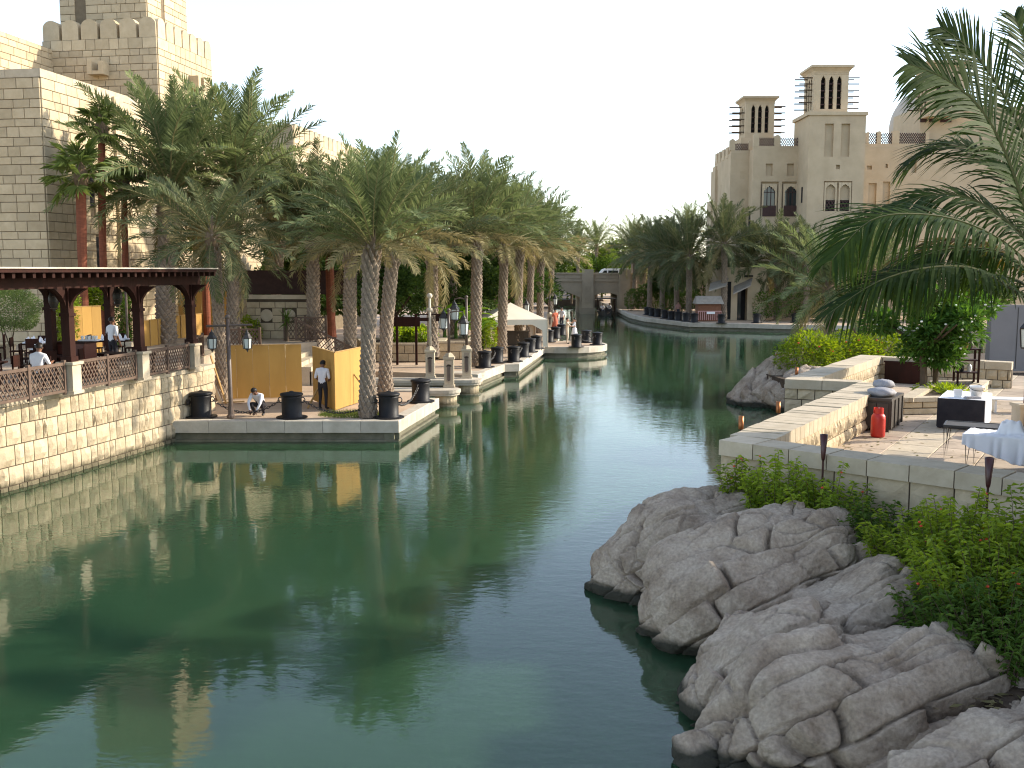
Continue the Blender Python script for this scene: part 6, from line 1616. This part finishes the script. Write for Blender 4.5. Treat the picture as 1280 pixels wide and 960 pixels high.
for j in range(n_ + 1):
    for i in range(n_ + 1):
        x = -.06 + 1.25 * i / n_; y = -.42 + 1.3 * j / n_
        z = .757 + .02 * abs(noise.noise(Vector((x * 5, y * 5, 0)))) + .012 * noise.noise(Vector((x * 17, y * 9, 3)))
        if y < -.02: z = .757 - (-.02 - y) * 1.05 * (.55 + .75 * min(1, max(0, x) / 1.0)) + .03 * noise.noise(Vector((x * 7, y * 2, 2))); y = -.03 - .05 * (1 - z / .757) - .035 * (1 - z / .757) * 3 * abs(math.sin(x * 13 + 2 * noise.noise(Vector((x * 3, z, 0)))))
        hx, hy = x - .78, y - .5; z += .27 * math.exp(-((hx / .24) ** 6 + (hy / .15) ** 4)) * (1 - .25 * abs(hx)) * (1 + .25 * noise.noise(Vector((x * 11, y * 11, 4)))) + .05 * math.exp(-((x - 1.05) ** 2 + (y - .3) ** 2) / .05)
        vs.append((x, y, z))
fs = [(j * (n_ + 1) + i, j * (n_ + 1) + i + 1, (j + 1) * (n_ + 1) + i + 1, (j + 1) * (n_ + 1) + i) for j in range(n_) for i in range(n_)]
o = MB().add(vs, fs).build('white_cloth', M['white'], None, True, loc=p); o.rotation_euler = (0, 0, R(-34)); so_ = o.modifiers.new('thick', 'SOLIDIFY'); so_.thickness = .008
tag(o, 'white cloth draped and bunched over the wire-legged table', 'cloth')
p = cyl_px(1240, 516); t3 = empty('white_bench', p, R(-14), 'low white slatted bench beyond the draped table', 'bench')
for k in range(7): MB().box(0, 1.5, .09 * k, .09 * k + .07, .38, .41).build('slat', M['plastic'], t3)
for x in (.1, 1.4): MB().box(x - .03, x + .03, .05, .55, 0, .378).build('leg', M['plastic'], t3)
# shelf stand
p = G(1206, 496, ZF + .018); sh = empty('shelf_stand', p, R(-10), 'tall dark wooden shelf stand by the frangipani tree', 'shelf')
sW = 24 / FPX * p.y; zt_ = zat(436, p.y) - ZF
for x in (-sW / 2, sW / 2):
    for y in (-.25, .25): MB().box(x - .03, x + .03, y - .03, y + .03, 0, zt_).build('upright', M['wood'], sh)
for z in (.35, .8, 1.2, zt_ - .04):
    MB().box(-sW / 2 - .03, sW / 2 + .03, -.28, .28, z, z + .035).build('shelf', M['wood'], sh)
for k, (x, z, m__) in enumerate(((-.05, zt_, 'ply'), (.12, zt_, 'bronze'), (.1, .835, 'plastic'), (-.15, .835, 'glass'))):
    o = MB().lathe([(.06, 0), (.08, .12), (.07, .18), (.03, .24)], 10).build('jar', M[m__], None, loc=p + Vector((x, 0, z + .002))); tag(o, ['tan jar on top of the shelf stand', 'brown jar on top of the shelf stand', 'white jar on the middle shelf', 'dark bottle on the middle shelf'][k], 'jar')
# lantern on a plinth at the edge
p = G(1279, 545, ZF + .018); tl = empty('terrace_lantern', p, 0, 'terrace lamp with large lantern on a stone plinth', 'lamp post')
MB().box(-.22, .22, -.22, .22, 0, .75).box(-.26, .26, -.26, .26, .753, .83).build('plinth', M['cap'], tl); MB().box(-.12, .12, -.235, -.222, .2, .6).build('panel', M['bronze'], tl)
MB().tube([(0, 0, .83), (0, 0, 2.15)], .045, 8).build('post', M['wood_red'], tl); lantern(tl, (0, 0, 2.2), 1.15)
# torches
def torch(u, v, Y, pole_to, copper, label):
    p = D(u, v, Y); t = empty('garden_torch', (p.x, p.y, pole_to), 0, label, 'torch', 'garden torches'); h = p.z - pole_to
    if copper: MB().lathe([(.05, h - .28), (.055, h - .27), (.055, h), (.045, h), (.04, h - .02)], 12).build('bowl', M['copper'], t, True)
    else: MB().lathe([(.025, h - .46), (.035, h - .42), (.07, h), (.055, h), (.05, h - .03)], 12).build('bowl', M['torch'], t, True)
    MB().tube([(0, 0, 0), (0, 0, h - (.28 if copper else .45))], .018, 6).build('pole', M['torch'], t)
torch(1030, 543, 17.2, .7, False, 'dark red torch in front of the low wall near its water corner')
torch(1237, 572, 15.0, .7, False, 'dark red torch in front of the low wall by the cloth-covered table')
torch(926.5, 520, 20.6, .2, True, 'copper torch beyond the sunlit wall nearest the water corner')
torch(973, 502, 24.0, .2, True, 'copper torch midway along the sunlit wall')
torch(1033, 476, 31.2, .2, True, 'copper torch in the angle of the return wall')
torch(996, 459, 36, .2, True, 'copper torch among the outcrop rocks')

# ------------------------------------------------------------------ rocks
def rock(c, rad, rot, seed, label, sub=7, sn=(-.38, .62, .68), thick=.40, group='boulders at the waterside'):
    bm = bmesh.new(); bmesh.ops.create_icosphere(bm, subdivisions=sub, radius=1); sn = Vector(sn).normalized(); o3 = Vector((seed * 3.1, seed * 1.7, seed))
    rm3 = Matrix.Rotation(R(rot[2]), 3, 'Z') @ Matrix.Rotation(R(rot[1]), 3, 'Y') @ Matrix.Rotation(R(rot[0]), 3, 'X')
    t1 = sn.orthogonal().normalized(); t2 = sn.cross(t1); R0 = (rad[0] + rad[1] + rad[2]) / 3
    ln = rm3 @ Vector((1, 0, 0)); ln = (ln - sn * ln.dot(sn)).normalized(); cr = sn.cross(ln)
    for v in bm.verts:
        d = v.co.copy(); e = Vector([math.copysign(abs(x) ** .82, x) for x in d])
        P = rm3 @ Vector((e.x * rad[0], e.y * rad[1], e.z * rad[2])); N = (rm3 @ Vector((d.x / rad[0], d.y / rad[1], d.z / rad[2]))).normalized()
        k = .20 * R0 * noise.noise(P * .75 / R0 * 1.3 + o3) + .09 * R0 * noise.noise(P * 1.9 / R0 + o3)
        # bedding planes: straight slanting slabs, each with a sharp undercut lip
        q = P.dot(sn) / thick + .30 * noise.noise(P * .55 + o3) + .07 * noise.noise(P * 2.6 + o3); fl = math.floor(q); f = q - fl
        lw = .35 + 1.1 * abs(noise.noise(Vector((fl * 5.3 + seed, seed, 0)) + P * .45))
        k += lw * (.20 * (f - .5) - .25 * math.exp(-(min(f, 1 - f) / .032) ** 2))
        # joints across the slabs: straight-sided stretched blocks, each a little higher or lower
        S = Vector((P.dot(ln) * .48, P.dot(cr) * 1.1, fl * 3.7)) + Vector((noise.noise(P * .8 + o3), noise.noise(P * .8 - o3), 0)) * .22 + o3
        vd = noise.voronoi(S); g = vd[0][1] - vd[0][0]
        k += .11 * noise.cell(vd[1][0] * 9.1) - .22 * math.exp(-(g / .03) ** 2)
        of = S - vd[1][0]; ci = vd[1][0] * 7.7 + o3; k += .22 * (of.x * noise.cell(ci) + of.y * noise.cell(ci + Vector((31, 7, 3))))
        # hairline cracks
        g2 = noise.voronoi(Vector((P.dot(ln) * .8, P.dot(cr) * 2.4, P.dot(sn) * 1.6)) + o3 * 2)[0]; g2 = g2[1] - g2[0]
        k += -.075 * math.exp(-(g2 / .028) ** 2) * max(0, min(1, 2.2 * noise.noise(P * .9 + o3 * 3) + .7))
        k += .05 * (.35 - abs(noise.noise(P * 3.1 + o3))) + .024 * (.3 - abs(noise.noise(P * 8 + o3))) + .012 * noise.noise(P * 17 + o3) + .007 * noise.noise(P * 38)
        v.co = P + N * k
    me = bpy.data.meshes.new('boulder'); bm.to_mesh(me); bm.free(); me.materials.append(M['rock']); me.polygons.foreach_set('use_smooth', [True] * len(me.polygons))
    o = link('boulder', me, None, c); tag(o, label, 'rock', group); return o
rock((3.35, 17.5, .35), (1.8, 1.3, 1.25), (0, -18, 22), 1, 'farthest boulder of the foreground group reaching furthest into the water')
rock((4.3, 17.7, .55), (1.3, 1.1, 1.05), (0, 0, 10), 6, 'low boulder tucked under the terrace wall corner')
rock((3.95, 15.3, .35), (2.0, 1.35, 1.30), (0, -22, 30), 2, 'blocky cracked boulder in the middle of the foreground group')
rock((4.35, 13.1, .12), (2.3, 1.1, 1.15), (0, -14, 24), 3, 'long ridged boulder between the cracked one and the striped one')
rock((4.65, 11.5, .03), (2.6, 1.1, 1.2), (0, -9, 14), 4, 'large boulder striped with slanting ledges')
rock((5.2, 10.1, -.1), (2.2, .95, 1.0), (0, -6, 10), 5, 'lowest boulder in front of the striped one')
rock((11.3, 42.6, .25), (2.5, 1.6, 1.35), (0, -28, 40), 7, 'layered rock outcrop by the water beyond the terrace wall', 7, (-.55, .65, .5))
rock((12.2, 40.3, .4), (1.5, 1.8, 1.1), (0, -10, 35), 8, 'smaller outcrop rock against the return wall', 6, (-.55, .65, .5))
sheet('planting_bank', [p.xy for p in (C0 + Vector((.5, -.2, 0)), F2 + Vector((0, -.1, 0)), Vector((13, 6, 0)), Vector((5.8, 9.6, 0)), Vector((5.2, 12, 0)), Vector((4.6, 14.5, 0)), Vector((4.3, 17, 0)))], -1.5, .75, M['soil'])

# ------------------------------------------------------------------ shrubs along the front wall
gS = 'flowering shrubs along the terrace wall'
def sp_px(u, Y, ext, n, label, leaf, seed, fl, zb=.72):
    p = D(u, 640, Y); return spray_shrub(Vector((p.x, Y, zb)), ext, n, label, leaf, seed, fl, gS)
sp_px(926, 17.75, (0.47, 0.34, 1.46), 24, 'loose sprig of shrub at the water corner of the wall', 'shrub', 1, 5, .95)
sp_px(975, 17.1, (0.67, 0.50, 1.89), 60, 'willowy shrub with red flowers beneath the first torch', 'shrub', 2, 7)
sp_px(1030, 16.4, (0.73, 0.56, 1.78), 69, 'willowy shrub next along the wall, darker at its foot', 'shrub', 3, 6)
sp_px(1090, 15.5, (0.73, 0.62, 1.46), 66, 'darker low shrub between the two taller flowering ones', 'shrub_d', 4, 4)
sp_px(1150, 14.5, (0.78, 0.67, 1.57), 84, 'leafy shrub beside the wall under the cloth-covered table', 'shrub', 8, 6)
sp_px(1205, 13.5, (0.90, 0.78, 1.89), 126, 'bright full shrub with orange-red flowers over the boulders', 'shrub', 5, 10)
sp_px(1285, 12.9, (0.90, 0.78, 2.05), 120, 'bright full shrub at the end of the row with red flowers', 'shrub', 6, 10)
sp_px(1250, 12.5, (1.0, .85, 1.75), 130, 'broad bright shrub spilling towards the lowest boulders', 'shrub', 11, 6)
sp_px(1185, 12.3, (0.67, 0.56, 1.03), 66, 'shaded lower shrub hanging over the striped boulder', 'shrub_d', 7, 2)
sp_px(1260, 11.6, (0.78, 0.67, 1.30), 84, 'shaded lower shrub at the end of the striped boulder', 'shrub_d', 9, 2)
# lime hedge behind the farther wall
def lime(u, Y, w_, h_, n, label, seed):
    p = D(u, 440, Y); shrub((p.x, Y, 1.2), [((0, 0, h_ * .5), (w_, .9, h_ * .62)), ((w_ * .7, .3, h_ * .45), (w_ * .7, .8, h_ * .5)), ((-w_ * .6, -.2, h_ * .42), (w_ * .7, .8, h_ * .5))], n, .16, .045, label, 'lime', seed, 8, 6, 'lime green shrubs behind the terrace wall')
lime(1010, 42.2, 1.1, 1.7, 3200, 'lime green shrub nearest the water above the outcrop', 21)
lime(1058, 43.5, 1.2, 1.6, 3200, 'lime green shrub round the slim palm stems', 22)
lime(1100, 44.5, 1.1, 1.6, 2600, 'lime green shrub beside the frangipani crown', 23)

rr = random.Random(77); ml = MB()                      # fallen leaves on the terrace and under the shrubs
for _ in range(420):
    p = C0 + dA * rr.uniform(.5, 20) + nA * (TA + rr.random() ** 2 * 8); z = ZF + .02
    if (p - C0).dot(nF) < .7: continue
    a = rr.uniform(0, 6.28); d = Vector((math.cos(a), math.sin(a), rr.uniform(-.1, .3))) * rr.uniform(.04, .09); s_ = Vector((-d.y, d.x, 0)) * .35
    q = Vector((p.x, p.y, z)); ml.add([q - d, q + s_ + Vector((0, 0, .01)), q + d, q - s_], [(0, 1, 2), (0, 2, 3)])
for _ in range(900):
    q = Vector((rr.uniform(4.6, 9.5), rr.uniform(9.5, 17.5), .765)); a = rr.uniform(0, 6.28); d = Vector((math.cos(a), math.sin(a), rr.uniform(-.05, .4))) * rr.uniform(.05, .1); s_ = Vector((-d.y, d.x, 0)) * .35
    if (q - C0).dot(nF) > -.1: continue
    ml.add([q - d, q + s_ + Vector((0, 0, .01)), q + d, q - s_], [(0, 1, 2), (0, 2, 3)])
tag(ml.build('leaf_litter', M['date_old']), 'dry fallen leaves scattered on the terrace and planting bank', 'leaves', kind='stuff')
# ------------------------------------------------------------------ people
def person(loc, rz, J, mats, label, hair='hair', hat=None, scale=1.0, dress=None, name='person'):
    """one skinned body; J maps joint -> (x, y, z); the figure faces -y"""
    order = ['pelvis', 'spine', 'chest', 'neck', 'jaw', 'head', 'crown', 'shl', 'ell', 'wrl', 'hal', 'shr', 'elr', 'wrr', 'har', 'hil', 'knl', 'anl', 'tol', 'hir', 'knr', 'anr', 'tor']
    rad = dict(pelvis=.145, spine=.125, chest=.15, neck=.058, jaw=.072, head=.098, crown=.075, shl=.075, ell=.050, wrl=.034, hal=.036, shr=.075, elr=.050, wrr=.034, har=.036,
               hil=.098, knl=.066, anl=.048, tol=.042, hir=.098, knr=.066, anr=.048, tor=.042)
    ed = [('pelvis', 'spine', 'top'), ('spine', 'chest', 'top'), ('chest', 'neck', 'top'), ('neck', 'jaw', 'skin'), ('jaw', 'head', 'skin'), ('head', 'crown', 'skin')]
    for s in 'lr':
        ed += [('chest', 'sh' + s, 'top'), ('sh' + s, 'el' + s, 'top'), ('el' + s, 'wr' + s, 'arm'), ('wr' + s, 'ha' + s, 'skin'), ('pelvis', 'hi' + s, 'leg'), ('hi' + s, 'kn' + s, 'leg'), ('kn' + s, 'an' + s, 'leg'), ('an' + s, 'to' + s, 'shoe')]
    idx = {n: i for i, n in enumerate(order)}; me = bpy.data.meshes.new('body_skeleton')
    me.from_pydata([J[n] for n in order], [(idx[a], idx[b]) for a, b, _ in ed], [])
    o = bpy.data.objects.new('body_skeleton', me); COL.objects.link(o)
    sk = o.modifiers.new('skin', 'SKIN'); sk.use_smooth_shade = True; sd = o.modifiers.new('sub', 'SUBSURF'); sd.levels = 2; sd.render_levels = 2
    for i, n in enumerate(order):
        q = me.skin_vertices[0].data[i]; r = rad[n]
        q.radius = (r * 1.18, r * .82) if n in ('chest', 'spine', 'pelvis') else (r, r); q.use_root = n == 'pelvis'
    dg = bpy.context.evaluated_depsgraph_get(); nm = bpy.data.meshes.new_from_object(o.evaluated_get(dg))
    bpy.data.objects.remove(o); bpy.data.meshes.remove(me)
    keys = ['top', 'skin', 'arm', 'leg', 'shoe']; nm.materials.clear()
    for k in keys: nm.materials.append(M[mats[k]])
    segs = [(Vector(J[a]), Vector(J[b]), keys.index(k)) for a, b, k in ed]
    for p in nm.polygons:
        c = p.center; best = (9, 0)
        for a, b, k in segs:
            d = b - a; t = max(0, min(1, (c - a).dot(d) / max(1e-6, d.dot(d)))); q = (c - a - d * t).length
            if q < best[0]: best = (q, k)
        p.material_index = best[1]
    bm = bmesh.new(); bm.from_mesh(nm)                    # fingers, nose and ears on the same mesh
    ex = MB()
    for s, sg in (('l', -1), ('r', 1)):
        w_, h_ = Vector(J['wr' + s]), Vector(J['ha' + s]); d = (h_ - w_).normalized(); sv = d.cross(Vector((0, 1, .3))).normalized(); up = sv.cross(d)
        for k in range(4):
            b = h_ + sv * (-.03 + .02 * k); l = (.07, .08, .075, .06)[k]; ex.tube([b, b + d * l * .55 + up * .005, b + d * l * .9 - up * .025], [.010, .009, .006], 5)
        b = h_ - d * .03 + sv * .03 * sg; ex.tube([b, b + sv * .035 * sg + d * .025, b + sv * .04 * sg + d * .055], [.011, .010, .007], 5)
    hd, jw, cw = Vector(J['head']), Vector(J['jaw']), Vector(J['crown']); upv = (cw - jw).normalized(); fw = Vector(J.get('face', (0, -1, 0))).normalized(); sv = upv.cross(fw)
    ex.tube([hd + fw * .085 + upv * .01, hd + fw * .118 - upv * .035, hd + fw * .088 - upv * .042], [.008, .018, .008], 5)
    for sg in (-1, 1): ex.ball(hd + sv * sg * .098 - upv * .01, .022, 6, 4)
    n0 = len(bm.verts); vs = [bm.verts.new(q) for q in ex.v]
    for f in ex.f:
        try: bf = bm.faces.new([vs[i] for i in f]); bf.material_index = 1; bf.smooth = True
        except ValueError: pass
    bm.to_mesh(nm); bm.free(); nm.name = 'body'
    t = empty(name, loc, rz, label, 'person'); t.scale = (scale,) * 3
    link('body', nm, t)
    hm = MB()
    for i in range(0, 9):
        pass
    hc = hd + upv * .03 - fw * .018; vs = []; fs = []; nn, kk = 14, 6
    qm = Matrix((sv, fw, upv)).transposed()
    for j in range(kk + 1):
        th = R(105) * j / kk
        for i in range(nn):
            a = 2 * math.pi * i / nn; cut = 1 if math.sin(a) < .35 else .62
            z = math.cos(th * cut); q = math.sin(th * cut); vs.append(hc + qm @ Vector((q * math.cos(a) * .112, q * math.sin(a) * .118, z * .118)))
    fs = [(j * nn + i, j * nn + (i + 1) % nn, (j + 1) * nn + (i + 1) % nn, (j + 1) * nn + i) for j in range(kk) for i in range(nn)]
    MB().add(vs, fs).build('hair', M[hair], t, True)
    if dress:
        p = Vector(J['pelvis']); m_ = MB().lathe([(.15, .12), (.19, -.1), (.27, -.5), (.34, -.82), (.32, -.82), (.25, -.5)], 18, p)
        m_.v = [(x + .018 * math.sin(8 * math.atan2(y - p.y, x - p.x)) * (p.z + .1 - z), y + .018 * math.cos(7 * math.atan2(y - p.y, x - p.x)) * (p.z + .1 - z), z) for x, y, z in m_.v]
        m_.build('dress', M[dress], t, True)
    return t
def stand(**k):
    J = dict(pelvis=(0, 0, .95), spine=(0, .01, 1.14), chest=(0, 0, 1.36), neck=(0, 0, 1.50), jaw=(0, -.01, 1.56), head=(0, -.015, 1.64), crown=(0, -.01, 1.70),
             shl=(-.20, 0, 1.42), ell=(-.27, .03, 1.14), wrl=(-.26, -.08, .90), hal=(-.25, -.11, .82), shr=(.20, 0, 1.42), elr=(.27, .03, 1.14), wrr=(.26, -.08, .90), har=(.25, -.11, .82),
             hil=(-.10, 0, .88), knl=(-.11, -.03, .48), anl=(-.12, .02, .075), tol=(-.14, -.15, .045), hir=(.10, 0, .88), knr=(.11, -.03, .48), anr=(.12, .02, .075), tor=(.14, -.15, .045))
    J.update(k); return J
base = dict(top='shirt', skin='skin', arm='skin', leg='trouser', shoe='iron')
p = G(404, 511, ZQ)
person((p.x, p.y, ZQ - .03), R(165), stand(wrl=(-.14, -.26, 1.02), hal=(-.06, -.32, 1.02), wrr=(.14, -.26, 1.0), har=(.06, -.32, 1.0), head=(.0, -.05, 1.63), crown=(.0, -.05, 1.69)), base, 'person in white shirt and dark trousers standing before the folded ochre hoarding')
crouch = stand(pelvis=(0, .18, .36), spine=(0, .06, .52), chest=(0, -.14, .70), neck=(0, -.24, .79), jaw=(0, -.29, .82), head=(0, -.35, .87), crown=(0, -.38, .92), shl=(-.19, -.17, .73), ell=(-.22, -.36, .48), wrl=(-.12, -.46, .24), hal=(-.08, -.50, .16),
               shr=(.19, -.17, .73), elr=(.22, -.36, .48), wrr=(.12, -.46, .24), har=(.08, -.50, .16), hil=(-.11, .14, .34), knl=(-.20, -.24, .46), anl=(-.16, .02, .09), tol=(-.17, -.14, .045), hir=(.11, .14, .34), knr=(.20, -.24, .46), anr=(.16, .02, .09), tor=(.17, -.14, .045), face=(0, -.8, -.6))
p = G(322, 520, ZQ)
person((p.x, p.y + .25, ZQ - .03), R(-12), crouch, dict(base, arm='shirt'), 'person in white shirt crouching at the quay edge over the chain')
seat = stand(pelvis=(0, .05, .52), spine=(0, .06, .70), chest=(0, .0, .93), neck=(0, -.02, 1.07), jaw=(0, -.05, 1.13), head=(0, -.07, 1.20), crown=(0, -.07, 1.27), shl=(-.20, 0, .98), ell=(-.27, -.08, .74), wrl=(-.2, -.32, .78), hal=(-.16, -.4, .79), shr=(.20, 0, .98), elr=(.27, -.08, .74), wrr=(.2, -.32, .78), har=(.16, -.4, .79),
             hil=(-.10, 0, .50), knl=(-.13, -.44, .50), anl=(-.13, -.42, .08), tol=(-.13, -.58, .045), hir=(.10, 0, .50), knr=(.13, -.44, .50), anr=(.13, -.42, .08), tor=(.13, -.58, .045))
p = D(47, 430, 27.9)
person((p.x, 27.9, ZT), R(170), seat, base, 'person in white shirt seated with back turned at a pergola table')
c = copy_tree(ch0); c.location = (p.x, 27.95, ZT); c.rotation_euler = (0, 0, R(-10)); tag(c, 'dark wooden chair the white-shirted diner sits on', 'chair', 'dining chairs under the pergola')
p = D(141, 430, 34.2)
person((p.x, 34.2, ZT), R(150), stand(), base, 'person in white shirt standing under the pergola by the service table')
p = G(623, 429, ZQ)
person((p.x, p.y, ZQ - .03), R(60), stand(), dict(base, top='red_cloth', leg='red_cloth', arm='red_cloth'), 'person in red standing under the gazebo edge', dress='red_cloth')
p = G(694, 413, ZQ); fair = dict(base, skin='skin_fair', arm='skin_fair')
person((p.x, p.y, ZQ - .03), R(30), stand(), dict(fair, top='orange_cloth', leg='orange_cloth'), 'person in coral dress standing beside the man in white shirt', dress='orange_cloth')
p = G(702, 412, ZQ)
person((p.x, p.y, ZQ - .03), R(-40), stand(ell=(-.3, -.08, 1.2), wrl=(-.18, -.24, 1.38), hal=(-.12, -.27, 1.43)), dict(fair, leg='denim'), 'person in white shirt with raised hand beside the coral dress', scale=1.06)
p = G(709, 429.5, ZQ)
person((p.x, p.y, ZQ - .03), R(85), stand(elr=(.27, -.26, 1.42), wrr=(.22, -.48, 1.52), har=(.2, -.56, 1.54), ell=(-.25, -.2, 1.22), wrl=(-.2, -.42, 1.2), hal=(-.18, -.5, 1.2)), dict(fair, top='beige_cloth', leg='beige_cloth'), 'person in beige trousers and top holding up the partner arm while dancing')
p = G(717.5, 428.5, ZQ)
person((p.x + .02, p.y, ZQ - .03), R(-85), stand(ell=(-.25, -.24, 1.42), wrl=(-.2, -.44, 1.52), hal=(-.18, -.52, 1.53), elr=(.25, -.2, 1.2), wrr=(.2, -.4, 1.2), har=(.18, -.48, 1.2)), dict(fair, top='shirt', leg='shirt'), 'person in long white dress dancing on the round platform', dress='shirt', scale=.97)
p = G(849, 398.5, ZQ)
person((p.x, p.y + .8, ZQ - .03), R(20), stand(), dict(fair, top='pink_cloth', leg='denim'), 'person in pink top walking behind the far bollards')
p = D(749, 391, 127.5)
for k, (dx, l) in enumerate(((-.45, 'person in pale shirt seated at the side of the tour boat'), (.55, 'person in light shirt seated in the tour boat beyond the first'))):
    person((bt.location.x + dx, 126.4 + k * 1.4, .12), R(10), seat, dict(fair, leg='denim'), l)
